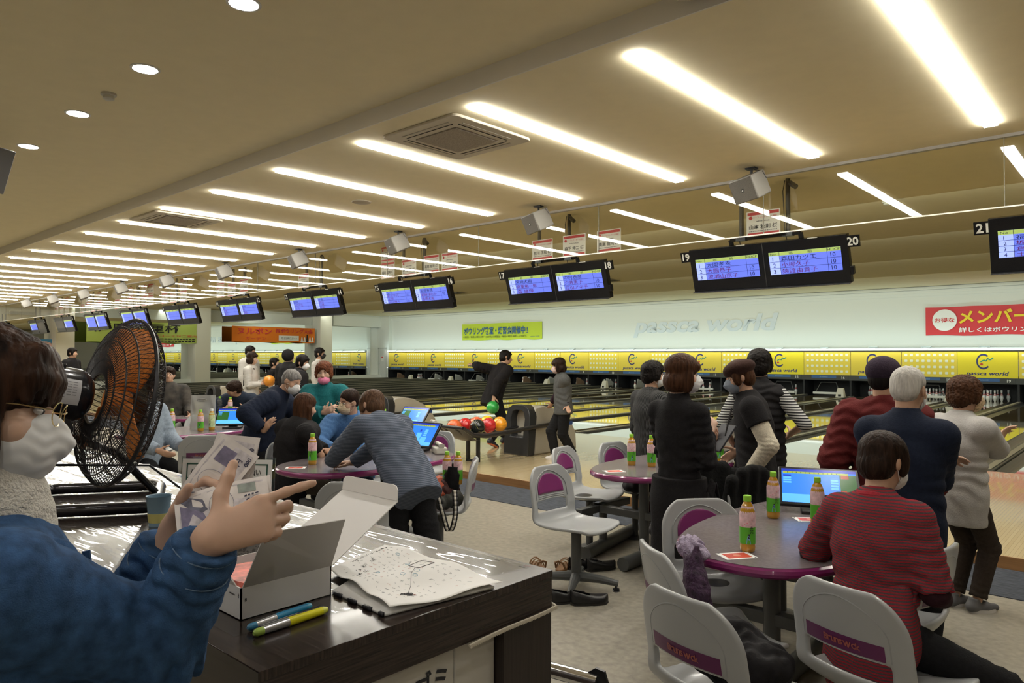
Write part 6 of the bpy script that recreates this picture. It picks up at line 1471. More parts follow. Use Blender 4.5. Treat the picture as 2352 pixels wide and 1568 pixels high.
def make_shoes(c, m, sole=None, sc=1.0):
    s = c['s'] * sc
    for i in (0, 1):
        f = np.asarray(c['feet'][i], float); a = c['an'][i]; yaw = f[3] if len(f) > 3 else (-8 if i else 8); pit = f[4] if len(f) > 4 else 0
        Mx = rotm('Z', yaw) @ rotm('X', pit); g = a - V3(0, 0, .075 * c['s'])
        S = Solid(max(.005, c['vox'] * .8)); P = lambda x, y, z: g + Mx @ (V3(x, y, z) * s)
        S.cap(P(0, -.045, .038), P(0, .05, .036), .036 * s, .040 * s, .02); S.cap(P(0, .05, .034), P(.0, .135, .026), .040 * s, .030 * s, .02, flat=(Mx @ V3(0, 0, 1), 1.2)); S.cap(P(0, -.03, .05), P(0, -.02, .095), .037 * s, .036 * s, .02, cut=True)
        S.P.append(('c', P(0, .03, -.10), P(0, .03, -.001), .25 * s, .25 * s, .004, 1, None, True))
        o = S.mesh('shoe', m, c['root'])
        if sole is not None:
            q = MB(); ol = [(.043 * s * math.cos(t), (.045 + .105 * math.sin(t)) * s) for t in [2 * PI * k / 24 for k in range(24)]]
            T = Matrix(Mx.tolist()).to_4x4(); T.translation = Vector(g); q.prism(ol, .0, .022 * s, 0, T); q.build('shoe_sole', sole, o)
# ================================================================== the people
NF = V3
BLK = fabric('cloth_black', (.014, .013, .014)); BLKT = fabric('trouser_black', (.010, .010, .011)); NAVYC = fabric('knit_navy', (.012, .017, .034)); DKTR = fabric('trouser_brown', (.035, .026, .020)); SHOEB = mat('shoe_black', (.015, .014, .014), .4); SHOEW = mat('shoe_white', (.6, .58, .56), .5); SHOEG = mat('shoe_grey', (.12, .12, .125), .6)
MWHITE = mat('mask_white', (.70, .70, .69), .8); MPINK = mat('mask_pink', (.72, .22, .36), .8); MBEIGE = mat('mask_beige', (.62, .50, .33), .8); MGREYB = mat('mask_greyblue', (.20, .23, .28), .8); MBLK = mat('mask_black', (.02, .02, .022), .8)
STRIPE_D = mat('cardigan_dark_stripe', (.012, .012, .013), .9, stripes=((26, 0, 0), (.07, .07, .07), .25), bump=(140, .2), spec=.2)
BLUESTR = mat('cardigan_blue_stripe', (.060, .075, .105), .9, stripes=((0, 0, 30), (.135, .155, .20), .25), bump=(140, .25), spec=.2)
REDSTR = mat('cardigan_red_stripe', (.28, .025, .035), .95, stripes=((0, 0, 30), (.075, .055, .06), .25), bump=(180, .3), spec=.15)
TEALC = fabric('top_teal', (.012, .115, .125)); DENIMS = fabric('shirt_blue', (.075, .17, .36)); CREAMS = fabric('sleeve_cream', (.56, .51, .40)); GREYJ = fabric('jacket_grey', (.38, .365, .345), nz=(20, .05)); GREYT = fabric('tee_grey', (.085, .088, .088)); PLUM = fabric('sleeve_plum', (.022, .010, .016)); MAROON = fabric('puffer_maroon', (.105, .016, .016), nz=(20, .08)); QBLK = fabric('quilt_black', (.014, .013, .014), nz=(20, .1)); HOODW = fabric('hoodie_white', (.52, .50, .46), nz=(20, .04)); BROWNV = fabric('vest_brown', (.12, .065, .025)); MARB = fabric('trouser_maroon', (.055, .022, .022))
BRSTR = mat('sleeve_stripes', (.02, .02, .022), .9, stripes=((0, 0, 15), (.5, .5, .48), .08), spec=.2)
BEANIE = fabric('knit_purple', (.032, .022, .036)); BERET = fabric('felt_brown', (.040, .020, .016)); METAL = mat('glasses_metal', (.45, .40, .30), .25, 1.0)
def apron_x(c):     # waist apron with its bow and a pen clipped on
    s, fw, rt = c['s'], c['fw'], c['rt']; S = Solid(c['vox'])
    a = c['P'] + V3(0, 0, .06); S.chain([a, c['P'] - V3(0, 0, .08), c['P'] - V3(0, 0, .45)], [.172, .180, .185], .03, flat=(fw, 1.15)); S.P.append(('c', c['P'] - V3(0, 0, .80), c['P'] - V3(0, 0, .44), .3, .3, .006, 1, None, True)); S.P.append(('c', c['P'] + V3(0, 0, .38), c['P'] + V3(0, 0, .075), .3, .3, .006, 1, None, True))
    S.fold(c['P'] - V3(0, 0, .2), rt + fw, .11, .006, .25); S.mesh('apron', BLK, c['root'])
    q = MB(); b = c['P'] + rt * .17 + fw * .06 + V3(0, 0, .07)
    for k in (-1, 1): q.grid(lambda u, v: b + rt * (.02 + .05 * u) + fw * (k * .03 * v - .01) + V3(0, 0, -.07 * v * (1 + .4 * u) + .012 * math.sin(u * 6)), 5, 5)
    q.build('apron_bow', BLK, c['root'], solid=.004)
    q = MB(); p0 = c['P'] + rt * .195 + fw * -.02 - V3(0, 0, .03); q.tube([p0, p0 - V3(0, 0, .10)], .006, 6); q.b2(tuple(p0 + V3(-.01, -.012, -.05)), tuple(p0 + V3(.01, .012, -.025))); q.build('clip_pen', mat('pen_wood', (.45, .30, .12), .5), c['root'])
# waitress
c = figure('waitress in black with a waist apron and short brown hair, writing beside the table', (-2.2, 3.95, 0), (.19, .98), 1.62, .006, build=.86, hands=(NF(-.02, .24, 1.06), NF(.09, .18, 1.15)), elbow=(NF(-.6, -.3, -.6), NF(.25, -.15, -1)), hpose=(dict(f=NF(.3, .9, .2), n=NF(.2, 0, 1), curl=(40, 40, 20)), dict(f=NF(-.2, .6, .8), n=NF(-.7, .6, -.2), curl=(45, 50, 30))),
       head=(-38, 4, 0), top=dict(m=BLK, ease=.006, hem=.05, sleeve=.95, collar=.035, ssc=.92), bottom=dict(m=BLKT, ease=.008), shoes=(SHOEB,), hair=('bob', H_BROWN), mask=MWHITE, skin=SKIN_P, extra=apron_x)
WROOT = c['root']; q = MB(); M_ = WROOT.matrix_world
a = M_ @ Vector((.125, .30, 1.17)); b = a + Vector((.02, .03, .12)); q.tube([tuple(a - Vector((.006, .01, .05))), tuple(b)], .0055, 8); o = q.build('pen', mat('pen_black', (.02, .02, .022), .3)); tag(o, 'black pen held upright by the waitress', 'pen')
q = MB(); T = Matrix.Translation(M_ @ Vector((.06, .33, 1.10))) @ Matrix.Rotation(WROOT.matrix_world.to_euler().z, 4, 'Z') @ Euler((R(52), 0, R(-18))).to_matrix().to_4x4(); q.box((0, 0, 0), (.15, .20, .012), 0, T); o = q.build('order_pad', mat('pad_dark', (.02, .022, .03), .6), bevel=.003); tag(o, 'dark order pad in the hands of the waitress', 'pad')
# woman with the beret
figure('woman in a brown beret, black tunic and cream sleeves seen from the side', (-2.19, 5.06, 0), (-.91, -.48), 1.59, .007, hands=(NF(-.19, .06, .80), NF(.20, .12, .90)), lean=5, hunch=.02, head=(8, 12, 0), hpose=(dict(curl=(15, 18, 12)), None),
       top=dict(m=BLK, ease=.03, hem=.22, sleeve=.97, sleeve_m=CREAMS, short=.45, hemw=1.12), bottom=dict(m=BLKT), shoes=(SHOEB,), hair=('short', H_BROWN), mask=MGREYB, hat=('beret', BERET))
# quilted vest
figure('person in a black quilted vest and striped sleeves seen from behind', (-2.455, 5.73, 0), (.1, 1), 1.66, .008, hands=(NF(-.26, .05, .86), NF(.19, .16, .99)), elbow=(None, NF(.9, -.3, -.3)), head=(18, 2, 0), top=dict(m=QBLK, ease=.035, hem=.08, sleeve=0.0, sleeve_m=None, quilt=.055, collar=.05, name='quilted_vest'), bottom=dict(m=BLKT), shoes=(SHOEB,), hair=('perm', H_BLACK), build=1.06,
       extra=lambda c: [(lambda D: (D.cap(c['sh'][i] + c['rt'] * 0, c['el'][i], .062, .052, .03, cut=False), D.cap(c['el'][i], c['el'][i] + (c['wr'][i] - c['el'][i]) * .1, .052, .05, .01, cut=True), D.mesh('sleeve', BRSTR, c['root'])))(Solid(.008)) for i in (0, 1)])
figure('woman with short black hair and glasses in a dark pinstriped cardigan', (-3.5, 5.74, 0), (.40, .90), 1.55, .008, head=(-28, 3, 0), hunch=.015, top=dict(m=STRIPE_D, ease=.022, hem=.17, sleeve=.98), bottom=dict(m=MARB), shoes=(SHOEG, SHOEW), hair=('perm', H_BLACK), glasses=METAL, mask=MWHITE)
# right hand group
figure('person in a purple knit hat and maroon puffer jacket', (-1.25, 4.68, 0), (-.15, 1), 1.59, .008, head=(-20, 4, 0), build=.92, top=dict(m=MAROON, ease=.038, hem=.10, sleeve=.98, quilt=.065, collar=.06, puff=.01, folds=1.6, name='puffer_jacket'), bottom=dict(m=BLKT), shoes=(SHOEB,), hair=('crop', H_BLACK), hat=('beanie', BEANIE), mask=MGREYB,
       hands=(NF(-.25, .06, .80), NF(.26, .1, .82)))
figure('white haired man in a navy jumper standing with arms folded, seen from behind', (-.97, 4.0, 0), (.05, 1), 1.56, .007, hands=(NF(.06, .24, 1.06), NF(-.10, .26, 1.02)), elbow=(NF(-1, -.3, -.5), NF(1, -.3, -.5)), head=(-6, 6, 0), hunch=.03, top=dict(m=NAVYC, ease=.03, hem=.09, sleeve=.97, collar=.05, ssc=.9), bottom=dict(m=BLKT), shoes=(SHOEB,), hair=('crop', H_WHITE), mask=MWHITE, build=.98)
def ua_x(c):    # loose printed petals on the back, dark side seams
    q = MB(); b = c['chest'] - c['fw'] * .165 * c['s'] - c['rt'] * .05
    def loop(cx, cz, rx, rz, a0, a1, r=.003):
        n = 14; q.tube([b + c['rt'] * (cx + rx * math.cos(a0 + (a1 - a0) * k / n)) + c['u'] * (cz + rz * math.sin(a0 + (a1 - a0) * k / n)) - c['fw'] * (.008 - .6 * abs(cx + rx * math.cos(a0 + (a1 - a0) * k / n)) ** 2 * 2.2) for k in range(n + 1)], r, 5)
    loop(-.03, .0, .12, .05, -.2, PI * .6); loop(-.03, -.06, .10, .03, -PI * .5, PI * .5); loop(-.03, -.11, .10, .03, -PI * .5, PI * .5); q.build('back_print', INK, c['root'])
figure('woman with brown permed hair in a light grey jacket, hands raised', (-.98, 5.37, 0), (.50, .87), 1.47, .007, hands=(NF(-.02, .36, 1.04), NF(-.10, .34, 1.08)), elbow=(NF(-.8, -.4, -.8), NF(1, -.4, -.6)), hpose=(dict(f=NF(.1, .45, .9), n=NF(.8, .3, 0), curl=(25, 25, 15)), dict(f=NF(-.1, .5, .85), n=NF(-.8, .3, .2), curl=(25, 25, 15))), head=(-20, 4, 0), hunch=.02,
       feet=(NF(-.06, .02, 0, 6), NF(.07, .05, 0, -8)), top=dict(m=GREYJ, ease=.03, hem=.10, sleeve=.97, collar=.035, folds=1.5, name='jacket'), bottom=dict(m=DKTR, ease=.008), shoes=(SHOEG, SHOEW), hair=('perm', H_BROWN), mask=mat('mask_pattern', (.45, .33, .2), .8, noise=(60, .6)), extra=ua_x, build=.98)
def long_hem(c):
    S = Solid(.006); fl = (c['fw'], 1.3); P = c['P']
    S.chain([P + c['u0'] * .12, P + V3(0, -.03, -.02), P + V3(.02, -.11, -.14), P + V3(.05, -.13, -.34)], [.165, .185, .165, .115], .04, flat=(V3(.2, 1, 0) / 1.02, 1.7)); S.P.append(('c', P + V3(.05, -.13, -.7), P + V3(.05, -.13, -.27), .4, .4, .006, 1, None, True)); S.fold(P, V3(1, .2, .3), .09, .007, .2); S.fold(P + V3(0, -.1, -.15), V3(1, 0, .6), .08, .006, .2); S.mesh('cardigan_hem', REDSTR, c['root'])
    q = MB(); hp = c['neck']
    q.tube([hp + c['rt'] * (.075 * math.cos(a)) + c['fw'] * (.068 * math.sin(a) - .005) - c['u'] * (.012 + .015 * math.sin(a)) for a in [2 * PI * k / 24 for k in range(24)]], .016, 8, closed=True); q.build('collar_band', fabric('collar_red', (.34, .03, .045)), c['root'])
figure('woman with short dark hair in a red striped cardigan seated by the nearest table', (-.84, 3.10, 0), (.20, .98), 1.50, .006, pelvis=(0, -.05, .56), sit=True, lean=6, side=-3, hunch=.03, hands=(NF(-.20, .24, .80), NF(.14, .20, .66)), elbow=(NF(-.75, -.3, -.8), NF(.5, -1, -.4)), head=(-14, 8, 0), feet=(NF(.06, .32, 0, -20), NF(.42, .18, 0, -40)), knee=(NF(.2, 1, .4), NF(1, .5, .3)),
       top=dict(m=REDSTR, ease=.02, hem=.1, sleeve=.50, ssc=.9, folds=1.3, name='cardigan'), bottom=dict(m=BLKT), shoes=(SHOEB,), hair=('short', H_DARK), mask=MWHITE, build=.93,
       extra=lambda c: (long_hem(c), [(lambda D: (D.cap(c['el'][i] + (c['sh'][i] - c['el'][i]) * .5, c['el'][i], .054, .05, .02), D.cap(c['el'][i], c['wr'][i], .048, .04, .02, cut=True), D.mesh('sleeve', fabric('sleeve_wine', (.030, .010, .014)), c['root'])))(Solid(.006)) for i in (0, 1)]))
# on the approach
figure('woman in a grey top and black trousers walking across the approach', (-6.5, 8.3, .10), (-.62, -.78), 1.47, .008, head=(-14, 8, 0), hands=(NF(.26, .17, .70), NF(-.30, -.04, .62)), elbow=(NF(.3, -.8, 0), NF(-.3, -.8, 0)), feet=(NF(.0, -.15, 0, 4, 6), NF(.04, .11, 0, 0)), lean=4, top=dict(m=GREYT, ease=.035, hem=.02, sleeve=.95, sleeve_m=PLUM, short=.75), bottom=dict(m=BLKT, ease=.015, wide=1.12), shoes=(SHOEW, SHOEW), hair=('bob', H_DARK), mask=mat('mask_pinkish', (.55, .42, .40), .8))
c = figure('bowler in black leaning forward with a green ball in the swinging hand', (-8.45, 8.85, .10), (.15, 1), 1.72, .009, pelvis=(.05, -.05, .80), lean=24, hands=(NF(-.48, -.03, 1.35), NF(.26, -.18, .83)), elbow=(NF(-.2, -1, .2), NF(.3, -1, 0)), hpose=(dict(f=NF(-.9, -.2, .1), n=NF(0, .3, -1), curl=(10, 12, 8)), dict(f=NF(.0, -.1, -1), n=NF(-.2, 1, 0), curl=(35, 40, 25))), feet=(NF(-.05, .30, 0, 0), NF(.30, -.28, .05, 0, -25)), head=(-30, -14, 0), top=dict(m=BLK, ease=.03, hem=.06, sleeve=.97), bottom=dict(m=BLKT, ease=.015), shoes=(mat('shoe_navy', (.02, .022, .035), .5), mat('sole_orange', (.5, .14, .05), .5)), hair=('short', H_BLACK))
q = MB(); q.sphere((0, 0, 0), .108, 28, 18); o = q.build('bowling_ball', mat('ball_green', (.03, .33, .06), .15, noise=(7, .35), coat=.5)); o.location = c['root'].matrix_world @ Vector((.26, -.20, .655)); tag(o, 'green bowling ball swung by the bowler in black', 'bowling ball')
def pink_mask(c):     # pulled down under the nose
    hp, HM, z = c['hp'], c['HM'], c['hsz']; S = Solid(.004); S.ell(hp(0, .040, -.078), V3(.066, .072, .052) * z, HM, .01); S.ell(hp(0, -.065, -.06), V3(.12, .10, .16) * z, HM, .006, 1); S.fold(hp(0, .1, -.08), HM @ V3(1, 0, .2), .03, .002, .06); S.mesh('face_mask', MPINK, c['root'])
    q = MB()
    for sx in (-1, 1): q.tube([hp(sx * .062, .035, -.06), hp(sx * .079, -.018, -.012)], .0018, 5)
    q.build('ear_loop', MPINK, c['root'])
# around the third table
figure('woman in a blue-grey striped cardigan and black trousers bending over the table', (-3.95, 3.25, 0), (-1, .12), 1.52, .006, pelvis=(.0, -.02, .80), lean=46, hunch=.03, twist=4, hands=(NF(-.22, .72, .79), NF(-.05, .66, .79)), elbow=(NF(-.7, .2, -.3), NF(.9, .1, -.2)), hpose=(dict(f=NF(.5, .8, 0), n=NF(0, 0, -1)), dict(f=NF(-.5, .8, 0), n=NF(0, 0, -1))), feet=(NF(-.08, -.10, 0), NF(.10, -.26, 0, -10)), head=(16, -22, 0), top=dict(m=BLUESTR, ease=.035, hem=.12, sleeve=.97, folds=1.2, name='cardigan'), bottom=dict(m=BLKT, ease=.022, wide=1.15), shoes=(SHOEB,), hair=('short', hair_mat('hair_light_brown', (.085, .045, .025))), build=1.06)
figure('seated man in a blue shirt with glasses and a beige mask', (-5.80, 4.13, 0), (.75, -.66), 1.62, .007, pelvis=(0, -.02, .53), sit=True, lean=16, hunch=.03, hands=(NF(-.02, .52, .775), NF(.12, .50, .775)), elbow=(NF(-1, 0, -.3), NF(1, 0, -.3)), hpose=(dict(f=NF(.7, .7, 0), n=NF(0, 0, -1)), dict(f=NF(-.7, .7, 0), n=NF(0, 0, -1))), feet=(NF(-.14, .42, 0), NF(.14, .42, 0)), knee=(NF(-.2, 1, 1), NF(.2, 1, 1)), head=(-48, 0, 4), top=dict(m=DENIMS, ease=.03, hem=.05, sleeve=.95, collar=.03, name='shirt'), bottom=dict(m=fabric('jeans_dark', (.025, .04, .08))), shoes=(SHOEB,), hair=('crop', H_DARK), mask=MBEIGE, glasses=METAL, build=1.12)
figure('woman with reddish brown hair, pink mask below the nose and teal top, hands clasped', (-6.70, 4.40, 0), (.67, -.74), 1.53, .006, hands=(NF(-.17, .27, 1.00), NF(-.08, .30, 1.02)), elbow=(NF(-1, -.3, -.4), NF(1, -.3, -.4)), hpose=(dict(f=NF(.75, .4, .5), n=NF(.3, -1, 0), curl=(35, 35, 20)), dict(f=NF(-.75, .4, .45), n=NF(-.3, -1, 0), curl=(35, 35, 20))), head=(4, 2, 3), top=dict(m=TEALC, ease=.035, hem=.15, sleeve=.93, folds=1.5, ssc=1.15), bottom=dict(m=BLKT), shoes=(SHOEB,), hair=('perm', H_RED), skin=SKIN_P,
       extra=lambda c: pink_mask(c))
figure('grey haired man in a dark navy jumper bending towards the huddle, white mask', (-6.26, 3.63, 0), (.74, .67), 1.53, .007, pelvis=(-.05, -.24, .78), lean=19, hunch=.04, hands=(NF(-.10, .35, .80), NF(.36, -.04, .93)), elbow=(NF(-1, -.3, -.2), NF(1, -.5, -.6)), hpose=(None, dict(f=NF(.3, .5, .6), n=NF(-.8, .5, .2), curl=(20, 25, 15))), feet=(NF(-.1, -.22, 0), NF(.1, -.18, 0)), head=(-20, 4, 0), neckf=.03, top=dict(m=NAVYC, ease=.045, hem=.14, sleeve=.96, folds=1.3), bottom=dict(m=BLKT), shoes=(SHOEB,), hair=('crop', H_GREY), mask=MWHITE, build=1.15)
figure('seated woman with long brown hair in black, seen from behind', (-5.70, 3.43, 0), (-.10, .99), 1.52, .007, pelvis=(0, -.04, .52), sit=True, lean=8, hunch=.03, hands=(NF(.30, .12, .78), NF(.33, .0, .80)), elbow=(NF(-1, -.4, -.3), NF(1, -.8, -.2)), feet=(NF(.10, .36, 0, -30), NF(.35, .26, 0, -40)), knee=(NF(.4, 1, 1), NF(.8, 1, 1)), head=(-14, 6, 0), top=dict(m=BLK, ease=.04, hem=.08, sleeve=.97, name='jumper'), bottom=dict(m=fabric('trouser_khaki', (.10, .085, .065))), shoes=(SHOEB,), hair=('long', H_BROWN), build=1.08)
# far tables
figure('young man with tousled dark hair in navy and brown leaning on the far table', (-10.7, 5.6, 0), (.67, -.74), 1.7, .009, pelvis=(0, 0, .52), sit=True, lean=30, hunch=.05, hands=(NF(-.18, .48, .80), NF(.16, .46, .80)), elbow=(NF(-1, .2, -.2), NF(1, .2, -.2)), head=(-62, 4, 0), feet=(NF(-.15, .40, 0), NF(.15, .40, 0)), knee=(NF(0, 1, 1), NF(0, 1, 1)), top=dict(m=fabric('jacket_navy', (.014, .02, .035)), ease=.04, hem=.05, sleeve=.96, folds=1.3), bottom=dict(m=BLKT), shoes=(SHOEB,), hair=('spiky', H_DARK),
       extra=lambda c: (lambda S: (S.chain([c['P'], c['waist'], c['chest'], c['Sc'] - c['u'] * .05], [.192, .19, .20, .168], .04, flat=(c['fw'], 1.3)), S.ell(c['sh'][0], V3(.1, .1, .1), None, .02, 1), S.ell(c['sh'][1], V3(.1, .1, .1), None, .02, 1), S.mesh('vest', BROWNV, c['root'])))(Solid(.009)))
c = figure('young woman in a white top with dark apron straps holding an orange ball', (-12.66, 6.72, .10), (.74, .67), 1.56, .010, hands=(NF(-.04, .22, 1.02), NF(.09, .24, .98)), head=(0, 2, 0), top=dict(m=HOODW, ease=.02, hem=.03, sleeve=.95), bottom=dict(m=fabric('skirt_brown', (.035, .02, .018)), skirt=.35), shoes=(SHOEB,), hair=('bob', H_DARK), skin=SKIN_P,
       extra=lambda c: (lambda q: (q.tube([c['Sc'] + c['rt'] * .07 + c['fw'] * .10, c['Sc'] + c['rt'] * .09 + c['u'] * .035, c['Sc'] + c['rt'] * .07 - c['fw'] * .10, c['waist'] + c['rt'] * .10 - c['fw'] * .10], .016, 6), q.build('strap', DKTR, c['root'])))(MB()))
q = MB(); q.sphere((0, 0, 0), .108, 24, 16); o = q.build('bowling_ball', mat('ball_orange_far', (.80, .30, .03), .15, coat=.5)); o.location = c['root'].matrix_world @ Vector((.06, .36, 1.03)); tag(o, 'orange ball held by the young woman in white', 'bowling ball')
figure('person with black hair in a white hoodie behind the young woman with the ball', (-14.1, 7.45, .10), (.85, .5), 1.70, .011, top=dict(m=HOODW, ease=.045, hem=.07, sleeve=.97, collar=.05), bottom=dict(m=BLKT), shoes=(SHOEB,), hair=('short', H_BLACK), eyes=False)
figure('child in black with a white sleeve holding on beside the far lanes', (-13.75, 7.8, .10), (.74, .6), 1.44, .010, hands=(NF(-.1, .2, .88), NF(.12, .22, .88)), top=dict(m=BLK, ease=.02, hem=.05, sleeve=.97, sleeve_m=HOODW, short=.5), bottom=dict(m=BLKT), shoes=(SHOEB,), hair=('short', H_BLACK), eyes=False)
figure('person in a black hood among the far players', (-11.75, 6.95, .10), (-.2, 1), 1.60, .011, top=dict(m=BLK, ease=.045, hem=.07, sleeve=.97), bottom=dict(m=BLKT), shoes=(SHOEB,), hair=('crop', H_BLACK), hat=('hood', BLK), eyes=False)
figure('broad man in a black top with black hair and a white mask, back to us', (-9.85, 5.97, 0), (.35, .94), 1.62, .009, head=(-42, 10, 0), hunch=.04, build=1.35, top=dict(m=BLK, ease=.05, hem=.08, sleeve=.97, folds=1.2), bottom=dict(m=BLKT), shoes=(SHOEB,), hair=('short', H_BLACK), mask=MWHITE)
figure('far bowler with a black mask and dark apron straps over white', (-13.0, 8.4, .10), (.80, .6), 1.66, .011, top=dict(m=HOODW, ease=.02, hem=.05, sleeve=.97), bottom=dict(m=DKTR), shoes=(SHOEB,), hair=('short', H_BLACK), mask=MBLK,
       extra=lambda c: (lambda q: (q.tube([c['Sc'] + c['rt'] * .08 + c['fw'] * .11, c['Sc'] + c['rt'] * .09 + c['u'] * .04, c['Sc'] + c['rt'] * .03 - c['fw'] * .11, c['waist'] - c['rt'] * .10 - c['fw'] * .10], .022, 6), q.build('strap', BLK, c['root'])))(MB()))
figure('seated young person with glasses in a black and tan patterned jacket behind the fan', (-10.75, 4.45, 0), (.90, -.2), 1.68, .010, pelvis=(0, 0, .60), sit=True, lean=-8, hands=(NF(-.2, .3, .75), NF(.2, .35, .78)), feet=(NF(-.12, .46, 0), NF(.12, .5, 0)), knee=(NF(0, 1, 1), NF(0, 1, 1)), head=(-14, 0, 0), top=dict(m=mat('jacket_pattern', (.03, .025, .02), .8, noise=(9, .9)), ease=.045, hem=.05, sleeve=.97), bottom=dict(m=mat('trouser_side_stripe', (.012, .012, .014), .9, stripes=((2, 0, 0), (.5, .5, .5), .04))), shoes=(SHOEB,), hair=('spiky', H_DARK), glasses=BLACKM)
figure('dark haired man in black standing far off at the left', (-19.0, 5.6, 0), (.74, .67), 1.78, .013, top=dict(m=BLK, ease=.035, hem=.07, sleeve=.97, collar=.04), bottom=dict(m=BLKT), shoes=(SHOEB,), hair=('short', H_BLACK), eyes=False)
figure('seated person in black trousers mostly hidden behind the fan', (-7.80, 3.0, 0), (.85, .35), 1.66, .009, pelvis=(0, 0, .54), sit=True, lean=-4, hands=(NF(-.15, .3, .66), NF(.15, .3, .66)), feet=(NF(-.12, .62, 0), NF(.12, .66, 0)), knee=(NF(0, 1, 1), NF(0, 1, 1)), top=dict(m=fabric('jacket_pale_denim', (.25, .30, .36)), ease=.04, hem=.05, sleeve=.97), bottom=dict(m=BLKT, ease=.02), shoes=(SHOEB,), hair=('short', H_BLACK))
# ================================================================== the woman counting money at the counter
DENIM = mat('denim_blue', (.034, .082, .180), .85, noise=(45, .35), bump=(500, .35), spec=.2); DEN2 = mat('denim_seam', (.10, .16, .25), .85, noise=(200, .4)); TURT = mat('turtleneck_white', (.68, .65, .58), .9, bump=(220, .8), spec=.2); HB2 = hair_mat('hair_dark_streaked', (.030, .014, .008), .85, 42)
camR, camU, camF = Vector((.7414, .6710, .0017)), Vector((.0113, -.0150, .9998)), Vector((-.6710, .7413, .0187))
VX = .0042
CROOT = (-1.235, .268, 0); CF = (.15, .99)
def wl(p):      # world to her local frame
    a = face(*CF); d = Vector(p) - Vector(CROOT); d.rotate(Euler((0, 0, -a))); return V3(*d)
def wd(v): d = Vector(v); d.rotate(Euler((0, 0, -face(*CF)))); return V3(*d)
def cash_x(c):
    s, u, fw, rt = c['s'], c['u'], c['fw'], c['rt']
    S = Solid(.004); n = c['neck']; ax_ = nrm(c['hp'](0, -.02, -.06) - n)
    S.chain([n - ax_ * .01, n + ax_ * .03, n + ax_ * .085], [.086, .084, .080], .02, cut=True); S.cap(n + ax_ * .06, n + ax_ * .16, .060, .064, .012, 1); S.fold(n, ax_, .03, .002, .1); S.mesh('turtleneck', TURT, c['root'])
    for sg in (-1, 1):      # collar leaves
        S = Solid(.004); b = n - ax_ * .022
        S.chain([b - fw * .105, b + rt * sg * .105 - fw * .02 - u * .006, b + rt * sg * .105 + fw * .065 - u * .035, b + rt * sg * .06 + fw * .150 - u * .095], [.024, .027, .030, .022], .015, flat=(nrm(rt * sg + u * .8), 2.4)); S.mesh('jacket_collar', DENIM, c['root'])
    q = MB()    # seam lines
    for i in (0, 1):
        e, w_ = c['el'][i], c['wr'][i]; f = nrm(w_ - e); a = np.cross(f, [0, 0, 1.]); a = nrm(a); b2 = np.cross(f, a)
        for d_, r_ in ((.052, .0505), (.014, .047)): q.tube([w_ - f * d_ + a * (r_ * math.cos(t_)) + b2 * (r_ * math.sin(t_)) for t_ in [2 * PI * k / 28 for k in range(28)]], .0011, 5, closed=True)
    q.build('stitching', DEN2, c['root'])
    q = MB(); e = wl((0, 0, 0)) * 0
    b = c['Sc'] + fw * .0; pts = [c['neck'] + fw * .13 - u * (.06 + .03 * k) + fw * .004 * k for k in range(10)]
    q.tube([p for p in pts], .006, 6); q.build('placket', DENIM, c['root'])
RW = wl(Vector((0, 0, 1.62)) + (camF + camR * ((478 - 1176) / 1654.) - camU * ((1238 - 784) / 1654.)) * 1.06)
LW = wl(Vector((0, 0, 1.62)) + (camF + camR * ((392 - 1176) / 1654.) - camU * ((1238 - 784) / 1654.)) * 1.24)
c = figure('woman in a denim jacket, white turtleneck, mask and glasses counting banknotes at the counter', CROOT, CF, 1.635, VX, neckl=.028, lean=0, hunch=.015, side=-8, hands=(LW, RW), elbow=(NF(-.5, -.5, -.8), NF(-.5, 0, -1)), head=(-15, 11, 0), neckf=-.048, headscale=1.03,
       hpose=(dict(f=wd(camR * .45 + camU * .85 + camF * .25), n=wd(camR * .75 - camU * .3 + camF * -.5), curl=(38, 45, 25), thumb=(.75, .45, .35)), dict(f=wd(camR * .86 + camU * .30 + camF * .35), n=wd(camF * .9 - camU * .35 - camR * .2), curls=((6, 8, 6), (42, 50, 30), (50, 55, 30), (55, 55, 30)), thumb=(.35, .95, .10))),
       arms=.85, build=.9, top=dict(m=DENIM, ease=.020, hem=.12, sleeve=.985, folds=2.1, name='denim_jacket', ssc=.98), bottom=dict(m=BLKT), shoes=(SHOEB,), hair=('front', HB2), mask=MWHITE, glasses=mat('glasses_gold', (.65, .52, .28), .2, 1.0), skin=SKIN_P, extra=cash_x)
